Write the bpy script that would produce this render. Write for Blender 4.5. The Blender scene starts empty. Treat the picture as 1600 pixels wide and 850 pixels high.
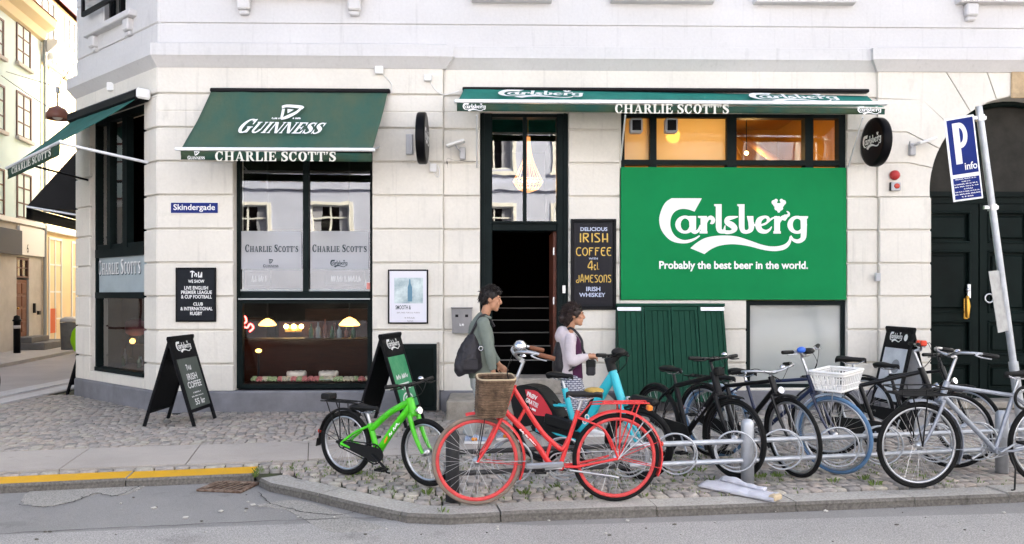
import bpy, math, random
from mathutils import Vector, Matrix, noise
R = math.radians
random.seed(11)
SC = bpy.context.scene
COL = SC.collection

# ---------------------------------------------------------------- camera, sky, sun, exposure
D, EYE, F, YAW = 10.76, 1.55, 1250.0, R(1.2)
cam = bpy.data.objects.new('camera', bpy.data.cameras.new('camera'))
COL.objects.link(cam)
cam.data.sensor_width = 36.0
cam.data.lens = 36.0 * F / 1600
cam.data.shift_y = 35 / 1600
cam.data.clip_start, cam.data.clip_end = 0.05, 2000
cam.location = (0, -D, EYE)
cam.rotation_euler = (R(90), 0, -YAW)
SC.camera = cam

SUN_EL, SUN_AZ = R(30), R(38)          # azimuth counted from +X towards +Y: the sun stands behind the corner building
world = bpy.data.worlds.new('World')
SC.world = world
world.use_nodes = True
wn = world.node_tree
sky = wn.nodes.new('ShaderNodeTexSky')
sky.sky_type = 'NISHITA'
sky.sun_disc = False
sky.sun_elevation = SUN_EL
sky.sun_rotation = R(90) - SUN_AZ
sky.air_density, sky.dust_density, sky.ozone_density = 0.5, 5.0, 1.0
wn.links.new(sky.outputs[0], wn.nodes['Background'].inputs[0])
wn.nodes['Background'].inputs[1].default_value = 0.15
sl = bpy.data.lights.new('sun', 'SUN')
sl.energy, sl.angle, sl.color = 3.5, R(0.5), (1.0, 0.93, 0.82)
sun = bpy.data.objects.new('sun', sl)
COL.objects.link(sun)
sd = Vector((math.cos(SUN_AZ) * math.cos(SUN_EL), math.sin(SUN_AZ) * math.cos(SUN_EL), math.sin(SUN_EL)))
sun.rotation_euler = sd.to_track_quat('Z', 'Y').to_euler()
sun.location = sd * 60
vs = SC.view_settings
vs.view_transform, vs.look, vs.exposure, vs.gamma = 'Standard', 'None', 2.58, 1.0
vs.use_curve_mapping = False
vs.use_white_balance, vs.white_balance_temperature, vs.white_balance_tint = True, 7150, 3.0
SC.cycles.max_bounces = 10
SC.cycles.diffuse_bounces = 4
SC.cycles.transparent_max_bounces = 12
SC.cycles.sample_clamp_indirect = 6
SC.cycles.use_denoising = True

# ---------------------------------------------------------------- pixel <-> place helpers (design aid: 1600x850 photo)
CAMP = Vector((0, -D, EYE))
def ray(px, py):
    a, b = (px - 800) / F, (460 - py) / F
    return Vector((math.sin(YAW) + a * math.cos(YAW), math.cos(YAW) - a * math.sin(YAW), b))
def P(px, py, y=0.0):
    d = ray(px, py); return CAMP + d * ((y + D) / d.y)
def G(px, py, z=0.0):
    d = ray(px, py); return CAMP + d * ((z - EYE) / d.z)
def PD(px, py, dep):
    return CAMP + ray(px, py) * dep

class Frame:
    """a vertical wall plane: origin o, direction e (to the right seen from outside); local x along, y into the wall, z up"""
    def __init__(s, o, e):
        s.o = Vector((o[0], o[1], 0)); s.e = Vector((e[0], e[1], 0)).normalized(); s.n = Vector((-s.e.y, s.e.x, 0))
        s.M = Matrix(((s.e.x, s.n.x, 0, s.o.x), (s.e.y, s.n.y, 0, s.o.y), (0, 0, 1, 0), (0, 0, 0, 1)))
        s.ang = math.atan2(s.e.y, s.e.x)
    def uz(s, px, py, off=0.0):
        d = ray(px, py); o = s.o + s.n * off
        t = (o - CAMP).dot(s.n) / d.dot(s.n)
        p = CAMP + d * t
        return (p - s.o).dot(s.e), p.z

# ---------------------------------------------------------------- materials
def lin(c):
    if isinstance(c, str):
        c = [int(c[i:i + 2], 16) / 255 for i in (0, 2, 4)]
    return [x / 12.92 if x <= .04045 else ((x + .055) / 1.055) ** 2.4 for x in c]
_mats = {}
def M(name, c=(.5, .5, .5), rough=.6, metal=0., var=0., vscale=4., bump=0., bscale=60., spec=.3, coat=0., stretch=None, c2=None, thr=.5):
    """procedural principled material; c is linear RGB or an sRGB hex string"""
    if name in _mats: return _mats[name]
    if isinstance(c, str): c = lin(c)
    m = bpy.data.materials.new(name); m.use_nodes = True
    nt = m.node_tree; b = nt.nodes['Principled BSDF']; N, L = nt.nodes, nt.links
    b.inputs['Base Color'].default_value = (*c, 1)
    b.inputs['Roughness'].default_value = rough
    b.inputs['Metallic'].default_value = metal
    b.inputs['Specular IOR Level'].default_value = spec
    b.inputs['Coat Weight'].default_value = coat
    tc = None
    def coords():
        t = N.new('ShaderNodeTexCoord').outputs['Object']
        if stretch:
            mp = N.new('ShaderNodeMapping'); mp.inputs['Scale'].default_value = stretch
            L.new(t, mp.inputs['Vector']); t = mp.outputs[0]
        return t
    if var or c2 or bump: tc = coords()
    if var or c2:
        nz = N.new('ShaderNodeTexNoise'); nz.inputs['Scale'].default_value = vscale
        nz.inputs['Detail'].default_value = 8; nz.inputs['Roughness'].default_value = .65
        L.new(tc, nz.inputs['Vector'])
        rp = N.new('ShaderNodeValToRGB')
        lo, hi = rp.color_ramp.elements
        if c2:
            if isinstance(c2, str): c2 = lin(c2)
            lo.position, hi.position = thr - .12, thr + .15
            lo.color, hi.color = (*c, 1), (*c2, 1)
        else:
            lo.position, hi.position = .3, .72
            lo.color = (*[x * (1 - var) for x in c], 1); hi.color = (*[min(1, x * (1 + var)) for x in c], 1)
        L.new(nz.outputs[0], rp.inputs[0]); L.new(rp.outputs[0], b.inputs['Base Color'])
    if bump:
        n2 = N.new('ShaderNodeTexNoise'); n2.inputs['Scale'].default_value = bscale
        n2.inputs['Detail'].default_value = 5
        L.new(tc, n2.inputs['Vector'])
        bp = N.new('ShaderNodeBump'); bp.inputs['Strength'].default_value = bump; bp.inputs['Distance'].default_value = .01
        L.new(n2.outputs[0], bp.inputs['Height']); L.new(bp.outputs[0], b.inputs['Normal'])
    _mats[name] = m
    return m
def ground_mat(name, c, big=.12, fine=.35, fs=230, spots=None):
    """road and stone: broad wear, fine aggregate, optional darker oil spots"""
    m = bpy.data.materials.new(name); m.use_nodes = True
    nt = m.node_tree; N, L = nt.nodes, nt.links; b = N['Principled BSDF']
    b.inputs['Roughness'].default_value = .9; b.inputs['Specular IOR Level'].default_value = .2
    tc = N.new('ShaderNodeTexCoord').outputs['Object']
    def nz(scale, det, lo, hi, a, b_):
        n = N.new('ShaderNodeTexNoise'); n.inputs['Scale'].default_value = scale; n.inputs['Detail'].default_value = det; n.inputs['Roughness'].default_value = .6
        L.new(tc, n.inputs['Vector']); r = N.new('ShaderNodeMapRange'); r.inputs[1].default_value, r.inputs[2].default_value, r.inputs[3].default_value, r.inputs[4].default_value = lo, hi, a, b_
        L.new(n.outputs[0], r.inputs[0]); return r.outputs[0], n.outputs[0]
    f1, _ = nz(.9, 6, .3, .7, 1 - big, 1 + big); f2, raw = nz(fs, 3, .3, .7, 1 - fine, 1 + fine); f3, _ = nz(2.7, 8, .60, .72, 1.0, .74 if spots else 1.0)
    k = N.new('ShaderNodeMath'); k.operation = 'MULTIPLY'; L.new(f1, k.inputs[0]); L.new(f2, k.inputs[1])
    k2 = N.new('ShaderNodeMath'); k2.operation = 'MULTIPLY'; L.new(k.outputs[0], k2.inputs[0]); L.new(f3, k2.inputs[1])
    v = N.new('ShaderNodeVectorMath'); v.operation = 'SCALE'; v.inputs[0].default_value = c; L.new(k2.outputs[0], v.inputs['Scale']); L.new(v.outputs[0], b.inputs['Base Color'])
    bp = N.new('ShaderNodeBump'); bp.inputs['Strength'].default_value = .8; bp.inputs['Distance'].default_value = .006; L.new(raw, bp.inputs['Height']); L.new(bp.outputs[0], b.inputs['Normal'])
    _mats[name] = m; return m
def wall_mat(name, c, streak=.16, patch=.05):
    """painted render: broad uneven repainting, fine grain and scattered rain streaks"""
    m = bpy.data.materials.new(name); m.use_nodes = True
    nt = m.node_tree; N, L = nt.nodes, nt.links; b = N['Principled BSDF']
    b.inputs['Roughness'].default_value = .78; b.inputs['Specular IOR Level'].default_value = .2
    tc = N.new('ShaderNodeTexCoord').outputs['Object']
    def nz(sc, det, lo, hi, a, b_):
        mp = N.new('ShaderNodeMapping'); mp.inputs['Scale'].default_value = sc; L.new(tc, mp.inputs['Vector'])
        n = N.new('ShaderNodeTexNoise'); n.inputs['Scale'].default_value = 1; n.inputs['Detail'].default_value = det; L.new(mp.outputs[0], n.inputs['Vector'])
        r = N.new('ShaderNodeMapRange'); r.inputs[1].default_value, r.inputs[2].default_value, r.inputs[3].default_value, r.inputs[4].default_value = lo, hi, a, b_
        L.new(n.outputs[0], r.inputs[0]); return r.outputs[0], n.outputs[0]
    fs = [nz((.7, .7, .9), 3, .35, .65, 1 - patch, 1 + patch)[0], nz((16, 16, .9), 4, .60, .78, 1.0, 1 - streak)[0], nz((5, 5, 2.2), 8, .62, .74, 1.0, 1 - streak * .7)[0]]
    g, raw = nz((28, 28, 28), 6, .3, .7, .97, 1.03); fs.append(g)
    k = fs[0]
    for f in fs[1:]:
        q = N.new('ShaderNodeMath'); q.operation = 'MULTIPLY'; L.new(k, q.inputs[0]); L.new(f, q.inputs[1]); k = q.outputs[0]
    v = N.new('ShaderNodeVectorMath'); v.operation = 'SCALE'; v.inputs[0].default_value = c; L.new(k, v.inputs['Scale']); L.new(v.outputs[0], b.inputs['Base Color'])
    bp = N.new('ShaderNodeBump'); bp.inputs['Strength'].default_value = .22; bp.inputs['Distance'].default_value = .01; L.new(raw, bp.inputs['Height']); L.new(bp.outputs[0], b.inputs['Normal'])
    _mats[name] = m; return m
def emit(name, c=(1, 1, 1), s=1):
    if name in _mats: return _mats[name]
    if isinstance(c, str): c = lin(c)
    m = bpy.data.materials.new(name); m.use_nodes = True
    b = m.node_tree.nodes['Principled BSDF']
    b.inputs['Base Color'].default_value = (*c, 1)
    b.inputs['Emission Color'].default_value = (*c, 1); b.inputs['Emission Strength'].default_value = s
    _mats[name] = m; return m
def glass(name, tint=(.9, .93, .93), refl=.10, rough=0.0, wav=.03):
    """thin window pane: clear, with Fresnel reflection"""
    if name in _mats: return _mats[name]
    m = bpy.data.materials.new(name); m.use_nodes = True
    nt = m.node_tree; N, L = nt.nodes, nt.links
    N.remove(N['Principled BSDF'])
    out = N['Material Output']
    tr = N.new('ShaderNodeBsdfTransparent'); tr.inputs[0].default_value = (*tint, 1)
    gl = N.new('ShaderNodeBsdfGlossy'); gl.inputs['Roughness'].default_value = rough
    lw = N.new('ShaderNodeLayerWeight'); lw.inputs[0].default_value = .35
    mr = N.new('ShaderNodeMapRange'); mr.inputs[3].default_value = refl; mr.inputs[4].default_value = .9
    pw = N.new('ShaderNodeMath'); pw.operation = 'POWER'; pw.inputs[1].default_value = 3
    L.new(lw.outputs['Facing'], pw.inputs[0]); L.new(pw.outputs[0], mr.inputs[0])
    mx = N.new('ShaderNodeMixShader')
    L.new(mr.outputs[0], mx.inputs[0]); L.new(tr.outputs[0], mx.inputs[1]); L.new(gl.outputs[0], mx.inputs[2])
    if wav:
        t = N.new('ShaderNodeTexCoord'); nz = N.new('ShaderNodeTexNoise'); nz.inputs['Scale'].default_value = 1.3
        bp = N.new('ShaderNodeBump'); bp.inputs['Strength'].default_value = wav; bp.inputs['Distance'].default_value = .05
        L.new(t.outputs['Object'], nz.inputs['Vector']); L.new(nz.outputs[0], bp.inputs['Height']); L.new(bp.outputs[0], gl.inputs['Normal'])
    L.new(mx.outputs[0], out.inputs[0])
    _mats[name] = m; return m
def frosted(name, c=(.75, .78, .78), clear=.25, refl=.06, rough=.5):
    """etched glass or film: scatters light through, lets some through straight"""
    if name in _mats: return _mats[name]
    m = bpy.data.materials.new(name); m.use_nodes = True
    nt = m.node_tree; N, L = nt.nodes, nt.links
    N.remove(N['Principled BSDF']); out = N['Material Output']
    tl = N.new('ShaderNodeBsdfTranslucent'); tl.inputs[0].default_value = (*c, 1)
    df = N.new('ShaderNodeBsdfDiffuse'); df.inputs[0].default_value = (*[x * .75 for x in c], 1)
    tr = N.new('ShaderNodeBsdfTransparent'); tr.inputs[0].default_value = (*c, 1)
    gl = N.new('ShaderNodeBsdfGlossy'); gl.inputs['Roughness'].default_value = rough * .2
    a = N.new('ShaderNodeMixShader'); a.inputs[0].default_value = .5
    L.new(tl.outputs[0], a.inputs[1]); L.new(df.outputs[0], a.inputs[2])
    b = N.new('ShaderNodeMixShader'); b.inputs[0].default_value = clear
    L.new(a.outputs[0], b.inputs[1]); L.new(tr.outputs[0], b.inputs[2])
    d = N.new('ShaderNodeMixShader'); d.inputs[0].default_value = refl
    L.new(b.outputs[0], d.inputs[1]); L.new(gl.outputs[0], d.inputs[2])
    L.new(d.outputs[0], out.inputs[0])
    _mats[name] = m; return m

# ---------------------------------------------------------------- mesh builder
def catmull(pts, n=8):
    """smooth a list of tuples through all its points"""
    if len(pts) < 3 or n <= 1: return [tuple(p) for p in pts]
    out = []
    for i in range(len(pts) - 1):
        p0, p1, p2, p3 = pts[max(i - 1, 0)], pts[i], pts[i + 1], pts[min(i + 2, len(pts) - 1)]
        for k in range(n):
            t = k / n
            out.append(tuple(.5 * (2 * b + (c - a) * t + (2 * a - 5 * b + 4 * c - d) * t * t + (3 * b - a - 3 * c + d) * t ** 3)
                             for a, b, c, d in zip(p0, p1, p2, p3)))
    out.append(tuple(pts[-1])); return out

class MB:
    def __init__(s): s.v = []; s.f = []; s.m = []; s.sm = []
    def add(s, vs, fs, mi=0, T=None, smooth=False):
        o = len(s.v)
        for p in vs:
            p = Vector(p)
            s.v.append(T @ p if T is not None else p)
        for f in fs:
            s.f.append([o + i for i in f]); s.m.append(mi); s.sm.append(smooth)
        return s
    def box(s, lo, hi, mi=0, T=None, ch=0.0):
        x0, y0, z0 = lo; x1, y1, z1 = hi
        if ch <= 0:
            vs = [(x0, y0, z0), (x1, y0, z0), (x1, y1, z0), (x0, y1, z0), (x0, y0, z1), (x1, y0, z1), (x1, y1, z1), (x0, y1, z1)]
            return s.add(vs, [(0, 3, 2, 1), (4, 5, 6, 7), (0, 1, 5, 4), (1, 2, 6, 5), (2, 3, 7, 6), (3, 0, 4, 7)], mi, T)
        c = min(ch, (x1 - x0) * .45, (y1 - y0) * .45, (z1 - z0) * .45)
        vs = []; idx = {}
        for ix, X in ((0, x0), (1, x1)):
            for iy, Y in ((0, y0), (1, y1)):
                for iz, Z in ((0, z0), (1, z1)):
                    sx, sy, sz = (1, -1)[ix], (1, -1)[iy], (1, -1)[iz]
                    for ax in range(3):
                        p = [X + sx * c, Y + sy * c, Z + sz * c]
                        p[ax] = (X, Y, Z)[ax]
                        idx[(ix, iy, iz, ax)] = len(vs); vs.append(tuple(p))
        fs = []
        I = lambda a, b, d, ax: idx[(a, b, d, ax)]
        fs.append([I(0, 0, 0, 0), I(0, 0, 1, 0), I(0, 1, 1, 0), I(0, 1, 0, 0)]); fs.append([I(1, 0, 0, 0), I(1, 1, 0, 0), I(1, 1, 1, 0), I(1, 0, 1, 0)])
        fs.append([I(0, 0, 0, 1), I(1, 0, 0, 1), I(1, 0, 1, 1), I(0, 0, 1, 1)]); fs.append([I(0, 1, 0, 1), I(0, 1, 1, 1), I(1, 1, 1, 1), I(1, 1, 0, 1)])
        fs.append([I(0, 0, 0, 2), I(0, 1, 0, 2), I(1, 1, 0, 2), I(1, 0, 0, 2)]); fs.append([I(0, 0, 1, 2), I(1, 0, 1, 2), I(1, 1, 1, 2), I(0, 1, 1, 2)])
        for b in (0, 1):
            for d in (0, 1):
                fs.append([I(0, b, d, 1), I(1, b, d, 1), I(1, b, d, 2), I(0, b, d, 2)])
                fs.append([I(b, 0, d, 0), I(b, 1, d, 0), I(b, 1, d, 2), I(b, 0, d, 2)])
                fs.append([I(b, d, 0, 0), I(b, d, 1, 0), I(b, d, 1, 1), I(b, d, 0, 1)])
        for a in (0, 1):
            for b in (0, 1):
                for d in (0, 1): fs.append([I(a, b, d, 0), I(a, b, d, 1), I(a, b, d, 2)])
        return s.add(vs, fs, mi, T)
    def tube(s, pts, r, n=8, mi=0, T=None, cap=True, closed=False, flat=None, sub=1):
        """round bar along pts; r a number or one per point; flat=(axis vector, factor) squashes the section"""
        if sub > 1:
            if isinstance(r, (int, float)): pts = catmull(pts, sub)
            else:
                q = catmull([(*p, a) for p, a in zip(pts, r)], sub); pts = [p[:3] for p in q]; r = [p[3] for p in q]
        pts = [Vector(p) for p in pts]; k = len(pts)
        rr = [r] * k if isinstance(r, (int, float)) else r
        vs = []; up = None
        for i, p in enumerate(pts):
            a = pts[(i - 1) % k] if (closed or i) else p
            b = pts[(i + 1) % k] if (closed or i < k - 1) else p
            t = (b - a).normalized()
            if up is None:
                up = Vector((0, 0, 1)) if abs(t.z) < .9 else Vector((0, 1, 0))
            up = (up - t * up.dot(t)).normalized()
            sd_ = t.cross(up)
            for j in range(n):
                an = 2 * math.pi * j / n
                o = (sd_ * math.cos(an) + up * math.sin(an)) * rr[i]
                if flat: o = o - flat[0] * o.dot(flat[0]) * (1 - flat[1])
                vs.append(p + o)
        fs = []
        for i in range(k if closed else k - 1):
            for j in range(n):
                a, b = i * n, ((i + 1) % k) * n
                fs.append((a + j, a + (j + 1) % n, b + (j + 1) % n, b + j))
        s.add(vs, fs, mi, T, n > 4)
        if cap and not closed:
            s.add(vs[:n], [list(range(n))[::-1]], mi, T); s.add(vs[-n:], [list(range(n))], mi, T)
        return s
    def ring(s, c, R_, r, axis='y', n=48, k=8, mi=0, T=None, a0=0, a1=360):
        full = abs(a1 - a0) >= 360
        m = n if full else n + 1
        pts = []
        for i in range(m):
            a = R(a0 + (a1 - a0) * i / n)
            x, z = R_ * math.cos(a), R_ * math.sin(a)
            pts.append({'y': (c[0] + x, c[1], c[2] + z), 'x': (c[0], c[1] + x, c[2] + z), 'z': (c[0] + x, c[1] + z, c[2])}[axis])
        return s.tube(pts, r, k, mi, T, closed=full)
    def lathe(s, prof, n=24, mi=0, T=None, smooth=True):
        """profile [(radius, z)] turned about z"""
        vs = [(r * math.cos(2 * math.pi * j / n), r * math.sin(2 * math.pi * j / n), z) for r, z in prof for j in range(n)]
        fs = [(i * n + j, i * n + (j + 1) % n, (i + 1) * n + (j + 1) % n, (i + 1) * n + j) for i in range(len(prof) - 1) for j in range(n)]
        return s.add(vs, fs, mi, T, smooth)
    def ball(s, c, r, mi=0, T=None, n=14, k=9):
        rx, ry, rz = (r, r, r) if isinstance(r, (int, float)) else r
        vs = []
        for i in range(k + 1):
            a = -math.pi / 2 + math.pi * i / k
            for j in range(n):
                b = 2 * math.pi * j / n
                vs.append((c[0] + rx * math.cos(a) * math.cos(b), c[1] + ry * math.cos(a) * math.sin(b), c[2] + rz * math.sin(a)))
        fs = [(i * n + j, i * n + (j + 1) % n, (i + 1) * n + (j + 1) % n, (i + 1) * n + j) for i in range(k) for j in range(n)]
        return s.add(vs, fs, mi, T, True)
    def prism(s, poly, y0, y1, mi=0, T=None, mi_side=None):
        """polygon [(x,z)] extruded along y"""
        n = len(poly); vs = [(x, y0, z) for x, z in poly] + [(x, y1, z) for x, z in poly]
        s.add(vs, [list(range(n)), list(range(2 * n - 1, n - 1, -1))], mi, T)
        s.add(vs, [(i, i + n, (i + 1) % n + n, (i + 1) % n) for i in range(n)], mi if mi_side is None else mi_side, T)
        return s
    def slab(s, poly, z0, z1, mi=0, T=None):
        """polygon [(x,y)] extruded along z"""
        n = len(poly); vs = [(x, y, z0) for x, y in poly] + [(x, y, z1) for x, y in poly]
        return s.add(vs, [list(range(n))[::-1], list(range(n, 2 * n))] + [(i, (i + 1) % n, (i + 1) % n + n, i + n) for i in range(n)], mi, T)
    def sweep(s, path, prof, mi=0, T=None, close=True):
        """profile [(out, z)] run along a plan path [(x,y)], mitred; out is to the right of the walking direction"""
        k = len(prof); vs = []
        P2 = [Vector(p) for p in path]
        for i, p in enumerate(P2):
            d0 = (p - P2[i - 1]).normalized() if i else (P2[1] - p).normalized()
            d1 = (P2[i + 1] - p).normalized() if i < len(P2) - 1 else d0
            n0, n1 = Vector((d0.y, -d0.x)), Vector((d1.y, -d1.x))
            mt = (n0 + n1) / max(1 + n0.dot(n1), .15)
            for o, z in prof: vs.append((p.x + mt.x * o, p.y + mt.y * o, z))
        fs = []
        for i in range(len(P2) - 1):
            for j in range(k if close else k - 1):
                a, b = i * k, (i + 1) * k; j2 = (j + 1) % k
                fs.append((a + j, b + j, b + j2, a + j2))
        s.add(vs, fs, mi, T)
        if close:
            s.add(vs[:k], [list(range(k))], mi, T); s.add(vs[-k:], [list(range(k))[::-1]], mi, T)
        return s
    def build(s, name, mats, parent=None, world=False, recalc=True):
        me = bpy.data.meshes.new(name)
        off = Vector((0, 0, 0))
        if world and parent is not None:
            q = parent
            while q is not None: off = off + q.location; q = q.parent
        me.from_pydata([p - off for p in s.v], [], s.f)
        for m in (mats if isinstance(mats, (list, tuple)) else [mats]): me.materials.append(m)
        me.polygons.foreach_set('material_index', s.m)
        me.polygons.foreach_set('use_smooth', s.sm)
        me.update()
        if recalc:
            import bmesh
            bm = bmesh.new(); bm.from_mesh(me); bmesh.ops.recalc_face_normals(bm, faces=bm.faces); bm.to_mesh(me); bm.free()
        o = bpy.data.objects.new(name, me); COL.objects.link(o)
        if parent is not None: o.parent = parent
        return o

def tag(o, label=None, cat=None, group=None, kind=None):
    if label: o['label'] = label
    if cat: o['category'] = cat
    if group: o['group'] = group
    if kind: o['kind'] = kind
    return o
def thing(name, label, cat, loc=(0, 0, 0), rot=0.0, group=None):
    o = bpy.data.objects.new(name, None); o.empty_display_size = .2; COL.objects.link(o)
    o.location = loc
    o.rotation_euler = rot if isinstance(rot, (tuple, list)) else (0, 0, rot)
    return tag(o, label, cat, group)
def copy_tree(o, parent=None):
    c = o.copy(); COL.objects.link(c)
    if parent is not None: c.parent = parent
    for ch in list(o.children): copy_tree(ch, c)
    return c
def Tr(x, y, z): return Matrix.Translation((x, y, z))
def Rot(a, ax): return Matrix.Rotation(R(a), 4, ax)

# ---------------------------------------------------------------- writing: flat strokes on a surface
class Ink:
    """2-D shapes (x right, y up) laid on a plane; each shape a hair above the one before"""
    def __init__(s): s.sh = []
    def poly(s, pts): s.sh.append(([tuple(p) for p in pts], [list(range(len(pts)))])); return s
    def rect(s, x0, y0, x1, y1): return s.poly([(x0, y0), (x1, y0), (x1, y1), (x0, y1)])
    def strip(s, pts, n=6):
        q = catmull(pts, n); vs = []; fs = []
        for i, p in enumerate(q):
            a, b = q[max(i - 1, 0)], q[min(i + 1, len(q) - 1)]
            dx, dy = b[0] - a[0], b[1] - a[1]; l = math.hypot(dx, dy) or 1
            w = p[2] / 2
            vs += [(p[0] - dy / l * w, p[1] + dx / l * w), (p[0] + dy / l * w, p[1] - dx / l * w)]
            if i: fs.append((2 * i - 2, 2 * i - 1, 2 * i + 1, 2 * i))
        s.sh.append((vs, fs)); return s
    def arc(s, cx, cy, rx, ry, a0, a1, th, tv, n=26):
        """elliptic ring sector; th = stroke at the sides, tv = stroke at top and bottom"""
        vs = []; fs = []
        for i in range(n + 1):
            a = R(a0 + (a1 - a0) * i / n); c, d = math.cos(a), math.sin(a)
            vs += [(cx + rx * c, cy + ry * d), (cx + (rx - th) * c, cy + (ry - tv) * d)]
            if i: fs.append((2 * i - 2, 2 * i - 1, 2 * i + 1, 2 * i))
        s.sh.append((vs, fs)); return s
    def disc(s, cx, cy, r, n=16, ry=None):
        return s.poly([(cx + r * math.cos(2 * math.pi * i / n), cy + (ry or r) * math.sin(2 * math.pi * i / n)) for i in range(n)])
    def mesh(s, vs, fs): s.sh.append((vs, fs)); return s
    def bounds(s):
        xs = [p[0] for v, f in s.sh for p in v]; ys = [p[1] for v, f in s.sh for p in v]
        return min(xs), min(ys), max(xs), max(ys)
    def lay(s, mb, T, x0, y0, x1, y1, mi=0, shear=0.0, step=.00012):
        """fit into the box x0..x1, y0..y1 of the plane T (its x right, its y up, its z out of the surface)"""
        a, b, c, d = s.bounds()
        for k, (vs, fs) in enumerate(s.sh):
            q = []
            for p in vs:
                u, v = (p[0] - a) / (c - a), (p[1] - b) / (d - b)
                q.append((x0 + u * (x1 - x0) + shear * v * (y1 - y0), y0 + v * (y1 - y0), k % 12 * step))
            mb.add(q, fs, mi, T)
        return s
_txt = {}
def sans(text, bold=.0):
    """outline mesh of the built-in sans font"""
    if (text, bold) not in _txt:
        cu = bpy.data.curves.new('text', 'FONT'); cu.body = text; cu.offset = bold; cu.fill_mode = 'FRONT'; cu.resolution_u = 3
        ob = bpy.data.objects.new('text', cu); COL.objects.link(ob)
        bpy.context.view_layer.update()
        ev = ob.evaluated_get(bpy.context.evaluated_depsgraph_get()); me = ev.to_mesh()
        _txt[(text, bold)] = ([(v.co.x, v.co.y) for v in me.vertices], [list(p.vertices) for p in me.polygons])
        ev.to_mesh_clear(); bpy.data.objects.remove(ob); bpy.data.curves.remove(cu)
    v, f = _txt[(text, bold)]
    return Ink().mesh(v, f)
def serif(text, sp=.1, small=None):
    """bold slab-serif capitals drawn by strokes; small = height of all but first letters of words"""
    ink = Ink(); x = 0.0; first = True
    T_, t, sf = .23, .09, .075
    for ch in text:
        k0 = len(ink.sh); h = 1 if (first or not small) else small
        def stem(cx, w=T_, lo=0., hi=1., f=(1, 1)):
            ink.rect(cx - w / 2, lo, cx + w / 2, hi)
            if f[0]: ink.rect(cx - w / 2 - .08, lo, cx + w / 2 + .08, lo + sf)
            if f[1]: ink.rect(cx - w / 2 - .08, hi - sf, cx + w / 2 + .08, hi)
        if ch == ' ': x += .42; first = True; continue
        if ch in 'CGO':
            w = .88
            if ch == 'O': ink.arc(.44, .5, .44, .52, 0, 360, .25, .1)
            else:
                ink.arc(.44, .5, .44, .52, 48, 312, .25, .1)
                ink.poly([(.62, .98), (.70, .62), (.78, .62), (.78, 1.0), (.72, 1.0)])
                if ch == 'C': ink.poly([(.62, .04), (.78, .3), (.72, .34), (.56, .1)])
                else: stem(.68, .22, 0.02, .46, (0, 1))
        elif ch == 'H': w = .98; stem(.2); stem(.78); ink.rect(.3, .45, .7, .54)
        elif ch == 'I': w = .4; stem(.2)
        elif ch == 'L': w = .76; stem(.2); ink.rect(.2, 0, .72, .09); ink.poly([(.56, .05), (.76, 0), (.76, .36), (.7, .36)])
        elif ch == 'E': w = .78; stem(.2); ink.rect(.2, 0, .74, .09); ink.rect(.2, .91, .72, 1); ink.rect(.3, .46, .52, .55); ink.rect(.5, .34, .57, .67); ink.poly([(.58, .05), (.78, 0), (.78, .32), (.72, .32)]); ink.poly([(.58, .95), (.74, 1), (.74, .72), (.69, .72)])
        elif ch == 'T': w = .84; stem(.42, f=(1, 0)); ink.rect(.03, .91, .81, 1); ink.poly([(0, 1), (.16, .95), (.07, .66), (0, .66)]); ink.poly([(.84, 1), (.68, .95), (.77, .66), (.84, .66)])
        elif ch == 'R': w = .92; stem(.2); ink.arc(.42, .745, .33, .255, -90, 90, .23, .085); ink.rect(.2, .915, .45, 1); ink.rect(.2, .49, .45, .575); ink.strip([(.48, .5, .2), (.68, .16, .22), (.84, .04, .1), (.92, .06, .08)], 4)
        elif ch == 'A': w = .98; ink.poly([(.42, 1), (.56, 1), (.9, 0), (.64, 0)]); ink.poly([(.42, 1), (.5, .9), (.18, 0), (.1, 0)]); ink.rect(.22, .27, .68, .35); ink.rect(0, 0, .3, sf); ink.rect(.54, 0, .98, sf)
        elif ch == 'N': w = .98; stem(.14, .1); stem(.84, .1, f=(0, 1)); ink.poly([(.06, 1), (.3, 1), (.9, 0), (.68, 0)])
        elif ch == 'U': w = .92; stem(.2, T_, .3, 1, (0, 1)); stem(.76, .1, .3, 1, (0, 1)); ink.arc(.445, .34, .36, .36, 180, 360, .2, .11)
        elif ch == 'S': w = .7; ink.strip([(.6, .74, .08), (.55, .9, .09), (.36, .955, .11), (.16, .86, .2), (.17, .68, .24), (.36, .53, .26), (.54, .38, .26), (.57, .2, .22), (.4, .05, .12), (.2, .06, .09), (.07, .24, .08)], 5); ink.poly([(.56, 1), (.64, 1), (.64, .66), (.58, .66)]); ink.poly([(.03, 0), (.1, 0), (.1, .36), (.03, .36)])
        elif ch == "'": w = .24; ink.poly([(.02, 1), (.22, 1), (.2, .85), (.08, .66), (.04, .66), (.1, .82), (.02, .82)])
        else: w = .5
        for j in range(k0, len(ink.sh)):
            v, f = ink.sh[j]; ink.sh[j] = ([(x + p[0] * (h if h < 1 else 1), p[1] * h) for p in v], f)
        x += w * h + sp; first = False
    return ink

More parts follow.
